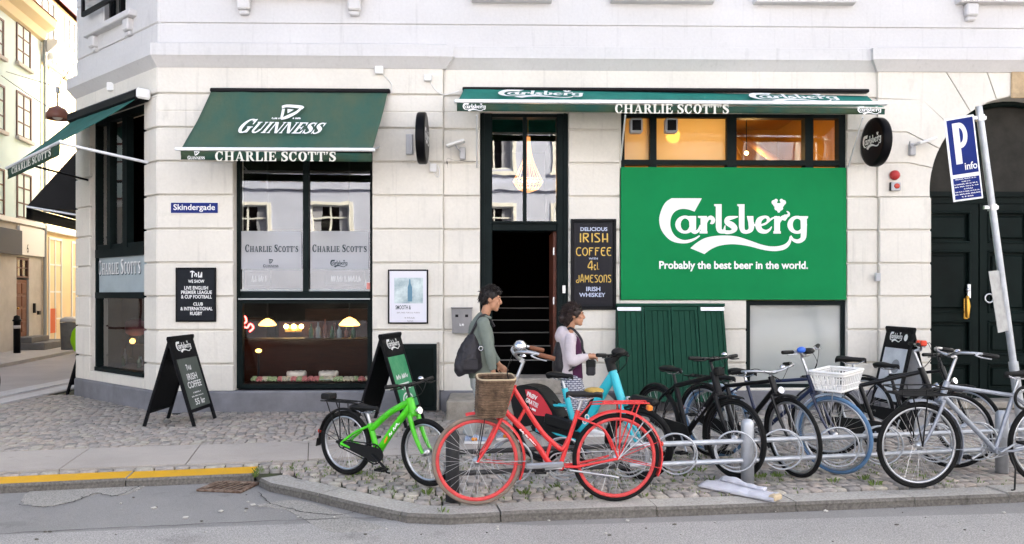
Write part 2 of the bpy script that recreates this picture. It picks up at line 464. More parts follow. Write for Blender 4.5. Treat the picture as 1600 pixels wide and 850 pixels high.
def beer_logo():
    k = Ink()
    Y = lambda pts: [(p[0], -p[1], *p[2:]) for p in pts]
    P_ = lambda pts: k.poly(Y(pts)); S_ = lambda pts, n=6: k.strip(Y(pts), n)
    co = catmull([(180, 92), (130, 125), (95, 175), (68, 250), (62, 310), (75, 380), (110, 440), (160, 490), (220, 517), (290, 525), (350, 518), (410, 490), (455, 455)], 4)
    ci = catmull([(360, 205), (310, 195), (260, 198), (210, 222), (180, 265), (168, 320), (172, 375), (195, 430), (235, 470), (290, 492), (340, 490), (400, 472), (445, 447)], 4)
    vs = []; fs = []
    for i, (a, b) in enumerate(zip(co, ci)):
        vs += [(a[0], -a[1]), (b[0], -b[1])]
        if i: fs.append((2 * i - 2, 2 * i - 1, 2 * i + 1, 2 * i))
    k.mesh(vs, fs)
    P_([(180, 92), (470, 92), (400, 220), (360, 205)])
    k.arc(310, -345, 95, 87, 0, 360, 52, 28)
    S_([(382, 262, 66), (384, 380, 62), (402, 415, 40), (436, 402, 26), (462, 350, 22)])
    P_([(432, 262), (520, 262), (520, 408), (458, 408), (458, 284), (432, 278)]); P_([(448, 406), (524, 406), (524, 430), (448, 430)])
    S_([(510, 330, 20), (528, 292, 28), (556, 278, 40), (578, 298, 40), (572, 322, 36), (556, 318, 40)])
    P_([(588, 148), (660, 148), (660, 370), (604, 370), (604, 172), (588, 164)]); S_([(632, 365, 56), (642, 402, 48), (684, 414, 34), (745, 416, 30)])
    S_([(818, 268, 10), (770, 276, 30), (720, 288, 44), (714, 322, 52), (762, 352, 60), (786, 384, 52), (752, 414, 34), (690, 414, 30), (694, 352, 8)])
    P_([(810, 148), (880, 148), (880, 370), (826, 370), (826, 172), (810, 164)]); S_([(853, 365, 54), (866, 404, 44), (905, 414, 34), (942, 388, 48), (944, 330, 56), (922, 286, 30), (908, 262, 10)])
    P_([(905, 262), (965, 262), (968, 320), (925, 300)]); S_([(960, 340, 24), (1000, 352, 18), (1075, 338, 20), (1135, 292, 18), (1190, 264, 12)])
    S_([(1100, 318, 18), (1108, 284, 30), (1076, 270, 26), (1026, 296, 50), (1012, 345, 58), (1030, 395, 52), (1082, 412, 36), (1122, 392, 22), (1142, 362, 8)])
    P_([(1166, 262), (1222, 262), (1222, 408), (1166, 408)]); P_([(1158, 406), (1230, 406), (1230, 430), (1158, 430)])
    S_([(1212, 330, 18), (1232, 288, 34), (1262, 278, 52), (1284, 292, 40)]); S_([(1262, 262, 30), (1300, 256, 28), (1306, 232, 20), (1286, 214, 10)])
    k.arc(1388, -345, 95, 87, 0, 360, 52, 28)
    S_([(1450, 262, 62), (1450, 440, 56), (1434, 486, 46), (1392, 504, 38), (1348, 488, 26), (1326, 450, 12)]); P_([(1420, 262), (1494, 262), (1490, 284), (1420, 290)])
    up = catmull([(360, 572), (420, 520), (500, 475), (600, 454), (720, 450), (820, 462), (930, 497), (1040, 535), (1130, 553), (1210, 550), (1270, 530), (1305, 495), (1315, 455)], 4)
    lo = catmull([(495, 628), (528, 602), (570, 575), (640, 547), (740, 533), (830, 537), (930, 553), (1040, 582), (1130, 597), (1200, 597), (1270, 580), (1315, 540), (1337, 480)], 4)
    vs = []; fs = []
    for i, (a, b) in enumerate(zip(up, lo)):
        vs += [(a[0], -a[1]), (b[0], -b[1])]
        if i: fs.append((2 * i - 2, 2 * i - 1, 2 * i + 1, 2 * i))
    k.mesh(vs, fs)
    for x, y, r in ((1164, 130, 24), (1184, 112, 17), (1236, 112, 17), (1256, 130, 24), (1180, 150, 24), (1240, 150, 24), (1210, 150, 14), (1192, 184, 24), (1228, 184, 24), (1210, 196, 22), (1210, 214, 14)): k.disc(x, -y, r)
    return k
def harp():
    k = Ink(); S_ = lambda pts, n=5: k.strip([(a, -b, w) for a, b, w in pts], n)
    S_([(640, 130, 40), (690, 112, 34), (800, 116, 36), (880, 125, 38), (910, 140, 30)]); S_([(668, 150, 34), (680, 210, 34), (690, 275, 30)])
    S_([(690, 275, 24), (760, 245, 44), (840, 195, 36), (890, 135, 26)]); k.poly([(718, -150), (800, -158), (740, -205)])
    return k
def stout_word():
    ink = serif('GUINNESS', .06, .8)
    return ink
def scribble(n=9, seed=1, h=.5):
    """a line of small illegible writing"""
    rd = random.Random(seed); k = Ink(); x = 0
    for i in range(n):
        w = rd.uniform(.25, .9)
        k.strip([(x, rd.uniform(0, .2), .16), (x + w * .3, h, .2), (x + w * .6, .1, .18), (x + w, rd.uniform(.2, h), .16)], 3); x += w + rd.choice((.12, .12, .4))
    return k
# ================================================================ the setting: ground
m_road = ground_mat('asphalt', (.235, .228, .222), .10, .3, 170, True)
m_patch = ground_mat('asphalt_patch', (.285, .272, .252), .12, .5, 90)
m_band = ground_mat('asphalt_coarse', (.30, .29, .28), .08, .5, 110, True)
m_joint = M('joint_dirt', (.05, .045, .035), .95, c2=(.055, .075, .02), vscale=5, thr=.56)
m_cob = [M('cobble_' + n, c, .72, var=.3, vscale=16, bump=.7, bscale=120) for n, c in
         (('grey', (.34, .308, .28)), ('pink', (.385, .33, .288)), ('dark', (.25, .232, .215)), ('buff', (.41, .375, .318)))]
m_flag = ground_mat('flagstone', (.40, .36, .325), .12, .12, 150, True)
m_kerb = ground_mat('granite_kerb', (.36, .34, .31), .14, .28, 60, True)
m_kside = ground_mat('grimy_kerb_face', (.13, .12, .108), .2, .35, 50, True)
m_yel = M('yellow_paint', (.62, .33, .012), .65, c2=(.5, .3, .05), vscale=9, thr=.62, bump=.3, bscale=120)
m_weed = M('weed_leaf', (.13, .19, .045), .7, var=.45, vscale=9)
m_black = M('black_metal', (.006, .006, .007), .45, var=.2, spec=.12)
RZ = -.075                                 # road level; pavement level is 0

mb = MB(); mb.add([(-300, -300, RZ), (300, -300, RZ), (300, 300, RZ), (-300, 300, RZ)], [(0, 1, 2, 3)])
tag(mb.build('road', m_road), kind='structure')

kp = [G(x, y) for x, y in ((0, 757), (200, 747.5), (398, 739))]
e0 = (kp[0] - kp[2]).normalized()
left_end = kp[0] + e0 * 14
bulge = [G(x, y) for x, y in ((404, 746), (420, 754), (478, 766), (560, 786), (636, 802), (700, 804.5), (840, 798), (1060, 791), (1300, 782), (1600, 770))]
e1 = (bulge[-1] - bulge[-3]).normalized()
right_end = bulge[-1] + e1 * 20
kerb_line = [left_end] + kp + bulge + [right_end]
# pavement body
mb = MB()
poly = [(p.x, p.y) for p in kerb_line] + [(40, 60), (-60, 60), (-60, left_end.y)]
mb.add([(x, y, -.03) for x, y in poly], [list(range(len(poly)))])
tag(mb.build('pavement_bed', m_joint), kind='structure')

def offs(pts, d):
    out = []
    for i, p in enumerate(pts):
        a, b = pts[max(i - 1, 0)], pts[min(i + 1, len(pts) - 1)]
        t = (b - a).normalized(); out.append(Vector((p.x - t.y * d, p.y + t.x * d, 0)))
    return out
def kerb_stones(pts, wid, seg, mats, name, top2=None):
    """stones laid along a line: pts are the outer top edge, street side to the right of the walk"""
    mb = MB(); L = [0]
    for a, b in zip(pts, pts[1:]): L.append(L[-1] + (b - a).length)
    def at(s):
        for i in range(len(pts) - 1):
            if s <= L[i + 1] or i == len(pts) - 2:
                t = (s - L[i]) / (L[i + 1] - L[i]); return pts[i].lerp(pts[i + 1], t)
    s = 0.0
    rd = random.Random(4)
    while s < L[-1] - .05:
        ln = min(seg * rd.uniform(.75, 1.25), L[-1] - s)
        ks = sorted({s + .006, *[l for l in L if s + .03 < l < s + ln - .03], s + ln - .006})
        o = [at(q) for q in ks]; n_ = []
        for q in ks:
            a, b = at(max(q - .03, 0)), at(min(q + .03, L[-1])); t = (b - a).normalized(); n_.append(Vector((-t.y, t.x, 0)))
        dz = rd.uniform(-.006, .006)
        vs = []; c = .014
        for p, n2 in zip(o, n_):
            for d, z in ((0, RZ - .05), (.004, -c * 1.4 + dz), (.004 + c, dz), (wid - .01, dz - .002), (wid, -.012), (wid, RZ - .05)):
                q = p + n2 * d; vs.append((q.x, q.y, z))
        k = 6; fs = []; mi = []
        for i in range(len(o) - 1):
            for j in range(k - 1):
                fs.append((i * k + j, (i + 1) * k + j, (i + 1) * k + j + 1, i * k + j + 1)); mi.append(1 if (top2 and j == 2) else (2 if j < 2 else 0))
        b0 = len(mb.m)
        mb.add(vs, fs + [list(range(k)), list(range(len(vs) - k, len(vs)))[::-1]])
        for i, q in enumerate(mi): mb.m[b0 + i] = q
        s += ln
    return tag(mb.build(name, mats), kind='structure')
kerb_stones([left_end] + kp, .31, 1.05, [m_kerb, m_yel, m_kside], 'kerb_with_yellow_line', top2=True)
kerb_stones(bulge + [right_end], .26, .95, [m_kerb, m_yel, m_kside], 'kerb')

# flagstone path: edges through photo points
n0, n1 = G(0, 737), G(500, 716)
f0, f1 = G(0, 706), G(500, 687.5)
dn = (n1 - n0).normalized(); nn = Vector((-dn.y, dn.x, 0)); flag_w = (f0 - n0).dot(nn) * .5 + (f1 - n1).dot(nn) * .5
def strip_xy(u, v): p = n0 + dn * u + nn * v; return (p.x, p.y)
mb = MB(); u = -9.0; rd = random.Random(3)
while u < 16:
    w = rd.uniform(.95, 1.15)
    z = rd.uniform(-.004, .003)
    mb.slab([strip_xy(u + .004, 0), strip_xy(u + w - .004, 0), strip_xy(u + w - .004 - .03, flag_w), strip_xy(u + .004 - .03, flag_w)], -.05, z)
    u += w
tag(mb.build('flagstone_path', m_flag), kind='structure')

def cobbles(name, inside, org, d, u0, u1, v0, v1, su, sv, jit=.009, dirt=None, zz=0.0):
    """rows of setts with rounded heads; inside(x,y) says where"""
    d = Vector(d).normalized(); n = Vector((-d.y, d.x)); mb = MB(); rd = random.Random(name)
    v = v0; row = 0
    while v < v1:
        h = sv * rd.uniform(.92, 1.08); u = u0 + (row % 2) * su * .5 + rd.uniform(-.03, .03)
        while u < u1:
            w = su * rd.uniform(.82, 1.18)
            c = Vector(org) + d * (u + w / 2) + n * (v + h / 2)
            if inside(c.x, c.y):
                g = .0055; z = zz + rd.uniform(-.006, .002); tx, ty = rd.uniform(-.035, .035), rd.uniform(-.035, .035)
                a, b = w / 2 - g, h / 2 - g; vs = []
                wob = .05 * sin_wob(c.x, c.y)
                for k, (s_, zz_) in enumerate(((1, -.035), (.97, -.007), (.84, 0))):
                    for sx, sy in ((-1, -1), (1, -1), (1, 1), (-1, 1)):
                        x, y = sx * a * s_ + rd.uniform(-jit, jit) * .5, sy * b * s_ + rd.uniform(-jit, jit) * .5
                        p = c + d * (x - wob * y) + n * (y + wob * x)
                        vs.append((p.x, p.y, z + zz_ + x * tx + y * ty))
                mi = rd.choice((0, 0, 0, 1, 1, 2, 3))
                fs = [(8, 9, 10, 11)] + [(k * 4 + i, k * 4 + (i + 1) % 4, k * 4 + 4 + (i + 1) % 4, k * 4 + 4 + i) for k in (0, 1) for i in range(4)]
                mb.add(vs, fs, mi, None, True)
            u += w
        v += h; row += 1
    return tag(mb.build(name, m_cob, recalc=False), kind='structure')
def sin_wob(x, y): return math.sin(x * 1.7 + .6) * math.cos(y * 2.1)

# the corner building's plan
Apt = P(249, 300, -.06); Bpt = G(122, 617)
CHF = Frame((Apt.x, Apt.y), (Apt.x - Bpt.x, Apt.y - Bpt.y))          # the slanting corner face; u runs from -CW to 0
CW = math.hypot(Apt.x - Bpt.x, Apt.y - Bpt.y)
side_dir = Vector((-.165, .986)); Send = Vector((Bpt.x, Bpt.y)) + side_dir * 14
FRF = Frame((0, 0), (1, 0))
def px(x, y=300, off=0.): return P(x, y, off).x
def pz(x, y, off=0.): return P(x, y, off).z
SEDGE = -6.95                                                        # kerb of the side street
def in_front(x, y):
    v = (Vector((x, y, 0)) - n0).dot(nn)
    if v < flag_w + .05 or y > 1.75: return False
    if x < SEDGE: return False
    if (Vector((x, y, 0)) - CHF.o).dot(CHF.n) > -.02 and x < Apt.x + .3: return False
    return y < -.06 or x < Apt.x
cobbles('cobbled_pavement', in_front, (-8, -3.6), (1, .12), -.5, 17, -.6, 5.2, .105, .112)
def kdist(x, y, line):
    p = Vector((x, y, 0)); best = 9.
    for a, b in zip(line, line[1:]):
        a, b = Vector((a.x, a.y, 0)), Vector((b.x, b.y, 0)); t = max(0, min(1, (p - a).dot(b - a) / (b - a).length_squared)); best = min(best, (p - a.lerp(b, t)).length)
    return best
def in_platform(x, y):
    n_ = False; pl = poly
    for i in range(len(pl)):
        (x0, y0), (x1, y1) = pl[i - 1], pl[i]
        if (y0 > y) != (y1 > y) and x < (x1 - x0) * (y - y0) / (y1 - y0) + x0: n_ = not n_
    return n_
kin = offs(bulge + [right_end], .2)
def in_bay(x, y):
    v = (Vector((x, y, 0)) - n0).dot(nn)
    if v > -.06: return False
    return x > kp[2].x - .02 and in_platform(x, y) and kdist(x, y, bulge + [right_end]) > .285 and kdist(x, y, [left_end] + kp) > .1
cobbles('cobbled_parking_bay', in_bay, (-3, -5.6), (1, .14), -.5, 13, -1.2, 2.6, .108, .118)
def in_left(x, y):
    q = Vector((x, y, 0)); v = (q - n0).dot(nn)
    if v > -.06: return False
    w = (q - kp[0]).dot(Vector((e0.y, -e0.x, 0)))
    w = abs((q - kp[2]).dot(Vector((-e0.y, e0.x, 0))))
    return in_platform(x, y) and kdist(x, y, [left_end] + kp) > .345 and x < bulge[0].x - .05 and (q - kp[2]).dot(Vector((e0.y, -e0.x, 0))) * 1 > -9
cobbles('cobbled_edge_row', in_left, (-8, -5.2), (1, .19), -2, 8, -.6, 2.2, .15, .10)
# side street
m_side = ground_mat('side_street_asphalt', (.40, .37, .36), .1, .2, 150)
m_pale = M('pale_granite', (.5, .49, .5), .7, var=.15, vscale=12, bump=.3, bscale=120)
HO = PD(30, 550, 21.5); HF = Frame((HO.x, HO.y), (-.158, .987))      # facades across the side street
q = lambda a, b: (HF.o + HF.e * a - HF.n * b)
far_k = [q(-24, 1.55), q(30, 1.55)]
mb = MB(); mb.add([(SEDGE, -4.2, -.008), (SEDGE, 40, -.008), (far_k[1].x, far_k[1].y, -.008), (far_k[0].x, far_k[0].y, -.008)], [(0, 1, 2, 3)])
tag(mb.build('side_street', m_side), kind='structure')
mb = MB()
for x0, x1 in ((-7.32, -7.0), (-7.85, -7.5)):
    y = -1.2; rd = random.Random(int(x0 * 100))
    while y < 14:
        l = rd.uniform(.8, 1.2); mb.box((x0, y + .005, -.1), (x1, y + l - .005, .004 + rd.uniform(-.003, .003)), ch=.006); y += l
tag(mb.build('pale_stone_bands', m_pale), kind='structure')
mb = MB(); a, b, c_, d_ = q(-24, 1.55), q(30, 1.55), q(30, -.5), q(-24, -.5)
mb.slab([(p.x, p.y) for p in (a, b, c_, d_)], -.05, .07)
tag(mb.build('far_pavement', M('far_paving', (.42, .40, .38), .8, var=.12, vscale=5)), kind='structure')
# patches and seams in the road
def flat_patch(name, pts, z, m):
    mb = MB(); c = [G(x, y, RZ) for x, y in pts]
    cs = catmull([(p.x, p.y) for p in c] + [(c[0].x, c[0].y)], 5)[:-1]; rd = random.Random(5)
    cs = [(x + rd.uniform(-.012, .012), y + rd.uniform(-.012, .012)) for x, y in cs]
    n = len(cs); cx = sum(p[0] for p in cs) / n; cy = sum(p[1] for p in cs) / n
    mb.add([(x, y, RZ + z) for x, y in cs] + [(x * 1.0, y, RZ) for x, y in cs], [list(range(n))] + [(i, (i + 1) % n, n + (i + 1) % n, n + i) for i in range(n)])
    return tag(mb.build(name, m), kind='structure')
flat_patch('asphalt_patch', [(40, 772), (70, 758), (170, 750), (215, 752), (227, 759), (205, 770), (178, 775), (150, 772), (110, 785), (70, 792), (35, 786)], .006, m_patch)
flat_patch('asphalt_patch', [(400, 790), (470, 783), (560, 812), (600, 826), (520, 832), (455, 800), (420, 793)], .005, m_patch)
mb = MB()
g0, g1 = G(-200, 843, RZ), G(640, 813, RZ); g2 = G(1700, 800, RZ)
far = [(-60, g0.y - 2.0), (g0.x, g0.y), (g1.x, g1.y), (G(840, 822, RZ).x, G(840, 822, RZ).y), (g2.x, g2.y), (40, g2.y + 4), (40, -13.5), (-60, -13.5)]
mb.add([(x, y, RZ + .004) for x, y in far], [list(range(len(far)))])
tag(mb.build('carriageway_surface', m_band), kind='structure')
# crack lines sunk as thin dark tar seams
mb = MB(); rd = random.Random(8)
def seam(pts, w=.006):
    c = [G(x, y, RZ) for x, y in pts]; k = catmull([(p.x, p.y) for p in c], 8)
    k = [(x + rd.uniform(-.012, .012), y + rd.uniform(-.012, .012), RZ + .0075) for x, y in k]
    mb.tube(k, [w * rd.uniform(.4, 1.3) for _ in k], 5, flat=(Vector((0, 0, 1)), .25))
rd2 = random.Random(31)
gm = MB()
for _ in range(260):
    gx, gy = rd2.uniform(-9, 6), rd2.uniform(-5.9, -3.6); gs = rd2.uniform(.004, .011)
    if not in_platform(gx, gy): gm.ball((gx, gy, RZ + .008), (gs * rd2.uniform(.8, 1.8), gs, gs * .6), rd2.randrange(2), None, 6, 4)
for gx_, gy_ in ((345, 800), (290, 810), (395, 790), (720, 812), (240, 795), (980, 815), (1290, 800)):
    g_ = G(gx_, gy_, RZ); gm.box((-.018, -.012, .006), (.018, .012, .012), 1, Tr(*g_) @ Rot(rd2.uniform(0, 90), 'Z') @ Rot(12, 'X'))
tag(gm.build('road_grit', [m_kside, M('pale_litter', (.42, .40, .37), .8)], recalc=False), 'small stones and paper scraps on the road', kind='stuff')
seam([(30, 790), (75, 793), (115, 785), (150, 772), (180, 776), (215, 762), (228, 759)], .005)
seam([(-40, 838), (120, 829), (300, 821), (500, 812), (640, 810)], .003)
seam([(405, 770), (425, 788), (470, 800), (520, 806), (560, 800)], .004)
tag(mb.build('road_cracks', M('crack_tar', (.02, .02, .02), .9)), kind='structure')

# weeds between the setts
mb = MB(); rd = random.Random(21)
def tuft(x, y, n, h):
    for _ in range(n):
        a = rd.uniform(0, 6.28); l = h * rd.uniform(.4, 1.3); w = rd.uniform(.0018, .0045); r0 = rd.uniform(0, .05)
        bx, by = x + math.cos(a) * r0, y + math.sin(a) * r0; lean = rd.uniform(.3, 1.2) * l
        tx, ty = bx + math.cos(a) * lean, by + math.sin(a) * lean; s_, c_ = math.sin(a) * w, math.cos(a) * w
        mb.add([(bx - s_, by + c_, -.015), (bx + s_, by - c_, -.015), ((bx + tx) / 2 + s_ * 1.2, (by + ty) / 2 - c_ * 1.2, l * .7), (tx, ty, l * .75), ((bx + tx) / 2 - s_ * 1.2, (by + ty) / 2 + c_ * 1.2, l * .7)], [(0, 1, 2, 3, 4)])
for pxx, pyy, n, h in ((667, 770, 26, .05), (655, 752, 12, .035), (1190, 745, 34, .05), (1212, 744, 26, .045), (1175, 748, 18, .04), (1240, 742, 20, .05), (1365, 757, 22, .05), (1300, 752, 14, .04), (1090, 735, 16, .05),
                       (1070, 742, 18, .05), (560, 740, 12, .04), (820, 770, 22, .05), (870, 760, 16, .04), (405, 735, 18, .04), (397, 742, 18, .05), (720, 640, 30, .06), (740, 640, 20, .05), (1350, 748, 18, .05), (1110, 750, 14, .05), (690, 800, 10, .05), (1010, 775, 10, .03)):
    p = G(pxx, pyy)
    tuft(p.x, p.y, n, h * .72)
for _ in range(1000):                        # tiny moss tufts along the joints of the parking bay
    x, y = rd.uniform(-2.2, 4.6), rd.uniform(-5.2, -3.0)
    if in_bay(x, y) and noise.noise(Vector((x * 1.3, y * 1.3, 0))) > -.05 - .25 * (x < 1): tuft(x, y, rd.randint(3, 6), .013)
tag(mb.build('weeds', m_weed, recalc=False), 'low green weeds growing between the cobbles', kind='stuff')

# ================================================================ the corner building
m_wall = wall_mat('cream_render', (.665, .628, .56))
m_upper = wall_mat('white_render', (.575, .56, .55), .13, .04)
m_plinth = M('grey_plinth', (.18, .18, .195), .8, var=.22, vscale=3.5, bump=.25, bscale=45)
m_dg = M('black_green_paint', (.006, .011, .011), .5, var=.3, vscale=3, spec=.08)
m_stone = M('step_stone', (.3, .27, .23), .85, var=.28, vscale=7, bump=.6, bscale=60)
bld = thing('corner_building', 'cream rusticated corner building with slanting corner, arched doorway and dark pub windows', 'building', (Apt.x, Apt.y, 0))
ROW = .448; ZJ = pz(640, 148) - .448 * 9 - .02
ZB = .27; ZT = pz(640, 108)
def wall_region(mb, T, x0, x1, z0, z1, yo, back=.36):
    mb.box((x0, yo, z0), (x1, yo + back, z1), 0, T)
    k = 0
    while ZJ + k * ROW < z1:
        a, b = max(z0, ZJ + k * ROW + .012), min(z1, ZJ + (k + 1) * ROW - .012)
        if b - a > .03: mb.box((x0 + .0015, yo - .036, a), (x1 - .0015, yo + .003, b), 0, T, ch=.009)
        k += 1
PO = -.05                                    # pilaster sections stand proud
wA, w1l, w1r, wp, dl, dr, s0, s1, wq, al = [px(v) for v in (249, 367.5, 583, 693, 750, 888, 968, 1322, 1370, 1450)]
ZW = pz(480, 176); ZD = pz(820, 176); ZS = pz(1140, 177)
mb = MB(); I = None
wall_region(mb, I, wA, w1l, ZB, ZW, PO, .40); wall_region(mb, I, wA, wp, ZW, ZT, PO, .40); wall_region(mb, I, w1r, wp, ZB, ZW, PO, .40)
wall_region(mb, I, wp, dl, .0, ZD, 0); wall_region(mb, I, wp, wq, ZD, ZT, 0)
wall_region(mb, I, dr, s0, .0, ZD, 0)
zg0 = pz(1140, 469); zw_b = pz(1240, 606)
wf0, wf1 = px(1165), px(1322)
wall_region(mb, I, s0, wf0, 0, zg0, 0); wall_region(mb, I, wf0, wf1, 0, zw_b, 0)
mb.box((s0, .10, zg0), (s1, .34, pz(1140, 262)))                           # boarded-up middle of the opening, behind the green sign
wall_region(mb, I, s1, wq, .0, ZD, 0)
wall_region(mb, I, wq, al, .0, pz(1410, 308), PO, .42)
# the arched gateway's voussoirs
acx, acz = P(1600, 299, PO).x, P(1600, 299, PO).z
arad = acx - P(1452, 299, PO).x
def arc_pt(pxx, pyy):
    p = P(pxx, pyy, PO); v = Vector((p.x - acx, p.z - acz)).normalized() * arad
    return (acx + v.x, acz + v.y)
def arc_between(a, b, n=5):
    t0, t1 = math.atan2(a[1] - acz, a[0] - acx), math.atan2(b[1] - acz, b[0] - acx)
    return [(acx + arad * math.cos(t0 + (t1 - t0) * i / n), acz + arad * math.sin(t0 + (t1 - t0) * i / n)) for i in range(n + 1)]
W = lambda x, y: (P(x, y, PO).x, P(x, y, PO).z)
a308 = (acx - arad, W(1452, 308)[1]); a263, a232, a202, a177, a158 = arc_pt(1456, 263), arc_pt(1465, 232), arc_pt(1488, 202), arc_pt(1516, 177), arc_pt(1556, 158)
ztx = lambda x: (W(x, 108)[0], ZT)
pol = [[W(1370, 255), W(1370, 308), a308] + arc_between((acx - arad, acz), a263) + [W(1418, 255)],
       [W(1370, 207), W(1370, 255), W(1418, 255)] + arc_between(a263, a232) + [W(1416, 207)],
       [W(1370, 155), W(1370, 207), W(1416, 207)] + arc_between(a232, a202) + [W(1440, 155)],
       [ztx(1370), W(1370, 155), W(1440, 155)] + arc_between(a202, a177) + [ztx(1476)],
       [ztx(1476)] + arc_between(a177, a158) + [ztx(1540)],
       [ztx(1540)] + arc_between(a158, (2 * acx - a158[0], a158[1])) + [(2 * acx - ztx(1540)[0], ZT)]]
pol += [[(2 * acx - x, z) for x, z in p][::-1] for p in pol[:5]]
for p in pol:
    cx_, cz_ = sum(a for a, b in p) / len(p), sum(b for a, b in p) / len(p)
    mb.prism(p, PO, .37)
    q_ = []
    for i, (x, z) in enumerate(p):                                        # inset outline -> proud block with open joints
        a, b = Vector(p[i - 1]), Vector(p[(i + 1) % len(p)]); c0 = Vector((x, z))
        u, v = (c0 - a), (b - c0)
        if u.length < 1e-5 or v.length < 1e-5: q_.append((x, z)); continue
        u.normalize(); v.normalize(); nrm = Vector((-u.y - v.y, u.x + v.x))
        if nrm.dot(Vector((cx_ - x, cz_ - z))) < 0: nrm = -nrm
        nrm = nrm.normalized() if nrm.length > 1e-4 else Vector((0, 0)); q_.append((x + nrm.x * .010, z + nrm.y * .010))
    mb.prism(q_, PO - .024, PO + .003)
xr = 2 * acx - al
wall_region(mb, I, xr, 2 * acx - wq, 0, W(1410, 308)[1], PO, .42); wall_region(mb, I, 2 * acx - wq, 22, 0, ZT, PO, .42)
mb.box((s0, -.012, pz(1140, 261.5) - .02), (s0 + .018, .10, ZS)); 
# the slanting corner face
cu0, _ = CHF.uz(144, 400); cu1, _ = CHF.uz(229, 400)
cz_b = CHF.uz(190, 586)[1]; cz_t = CHF.uz(190, 172)[1]
wall_region(mb, CHF.M, -CW, cu0, ZB, cz_t, 0); wall_region(mb, CHF.M, cu1, 0, ZB, cz_t, 0); wall_region(mb, CHF.M, -CW, 0, cz_t, ZT, 0); wall_region(mb, CHF.M, cu0, cu1, ZB, cz_b, 0)
SDF = Frame((Send.x, Send.y), (Bpt.x - Send.x, Bpt.y - Send.y))
wall_region(mb, SDF.M, 0, 14, ZB, ZT, 0)
mb.build('wall', m_wall, bld, True)
# upper storeys
mb = MB()
path_u = [(Send.x, Send.y), (Bpt.x, Bpt.y), (Apt.x, Apt.y + .02), (22, Apt.y + .02)]
zs = [ZT + .26, pz(640, 41), pz(640, 41) + .8, pz(640, 41) + 1.6, 8.5, 10.5, 12.5, 15]
wu0, wu1 = CHF.uz(164, 20)[0], CHF.uz(198, 20)[0]; wz = CHF.uz(180, 42)[1]
for a, b in zip(zs, zs[1:]):
    for pth in ([path_u[0], path_u[1]], [path_u[2], path_u[3]]):
        mb.sweep(pth, [(.0, a + .008), (.02, a + .016), (.02, b - .016), (.0, b - .008), (-.36, b - .008), (-.36, a + .008)])
    T = CHF.M
    if a > wz - .5 and a < wz + 1.2:
        lo = max(a, wz) if b > wz else None
        for x0, x1 in ((-CW, wu0), (wu1, 0)): mb.box((x0, -.02, a + .01), (x1, .36, b - .01), 0, T, ch=.012)
        if a < wz < b: mb.box((wu0, -.019, a + .01), (wu1, .36, wz), 0, T)
    else: mb.box((-CW, -.02, a + .01), (0, .36, b - .01), 0, T, ch=.012)
mb.sweep([path_u[2], path_u[3]], [(0, ZT + .2), (0, 15), (-.3, 15), (-.3, ZT + .2)]); mb.sweep(path_u[:2], [(0, ZT + .2), (0, 15), (-.3, 15), (-.3, ZT + .2)])
mb.box((wu1, 0, ZT + .2), (0, .3, 15), 0, CHF.M); mb.box((-CW, 0, ZT + .2), (wu0, .3, 15), 0, CHF.M); mb.box((wu0, .001, wz + 1.9), (wu1, .3, 15), 0, CHF.M); mb.box((wu0, 0.001, ZT + .2), (wu1, .3, wz - .02), 0, CHF.M)
mb.build('upper_wall', m_upper, bld, True)
mb = MB(); mb.slab([(Send.x, Send.y), (Bpt.x, Bpt.y), (Apt.x, Apt.y), (22, Apt.y), (22, 14)], 15.0, 15.4)
mb.slab([(Send.x + .3, Send.y), (Bpt.x + .3, Bpt.y), (Apt.x + .2, Apt.y + .3), (21.9, .35), (21.9, 13.8)], 4.62, 4.78)
mb.slab([(Send.x, Send.y), (22, 14), (22, 14.2), (Send.x, Send.y + .2)], 0, 15)
mb.build('roof', M('roof_slate', (.06, .06, .065), .7), bld, True)
# cornice, with its small breaks at the pilasters
mb = MB()
pthc = [(Send.x, Send.y), (Bpt.x, Bpt.y), (Apt.x, Apt.y), (wp, PO - .01), (wp + .001, 0), (wq - .001, 0), (wq, PO - .01), (22, PO - .01)]
zc0, zc1, zc2, zc3 = ZT - .02, pz(640, 95), pz(640, 77), pz(640, 71)
mb.sweep(pthc, [(-.05, zc0), (.035, zc0), (.06, zc0 + .03), (.13, zc1 - .02), (.15, zc1), (.15, zc2), (.10, zc2 + .012), (.02, zc3), (-.05, zc3)])
mb.build('cornice', m_upper, bld, True)
# plinth
mb = MB(); pp = [(.0, 0), (.045, 0), (.045, ZB - .02), (.025, ZB), (.0, ZB)]
pp2 = [(-.02, -.02), (.05, -.02), (.05, ZB - .025), (.03, ZB + .002), (-.02, ZB + .002)]
mb.sweep([(Send.x, Send.y), (Bpt.x, Bpt.y), (Apt.x, Apt.y), (w1r + .9, PO)], pp2)
mb.box((wA + .05, PO + .05, 0), (w1r, .3, ZB - .01)); mb.box((-CW, .03, 0), (-.05, .33, ZB - .01), 0, CHF.M)
mb.sweep([(w1r + .905, 0), (dl, 0)], pp2)
mb.sweep([(dr, 0), (s0, 0), (wq, 0)], [(-.02, -.02), (.05, -.02), (.05, .24), (.03, .26), (-.02, .26)]); mb.sweep([(wq + .002, PO), (al - .02, PO)], [(-.02, -.02), (.05, -.02), (.05, .24), (.03, .26), (-.02, .26)])
mb.build('plinth', m_plinth, bld, True)
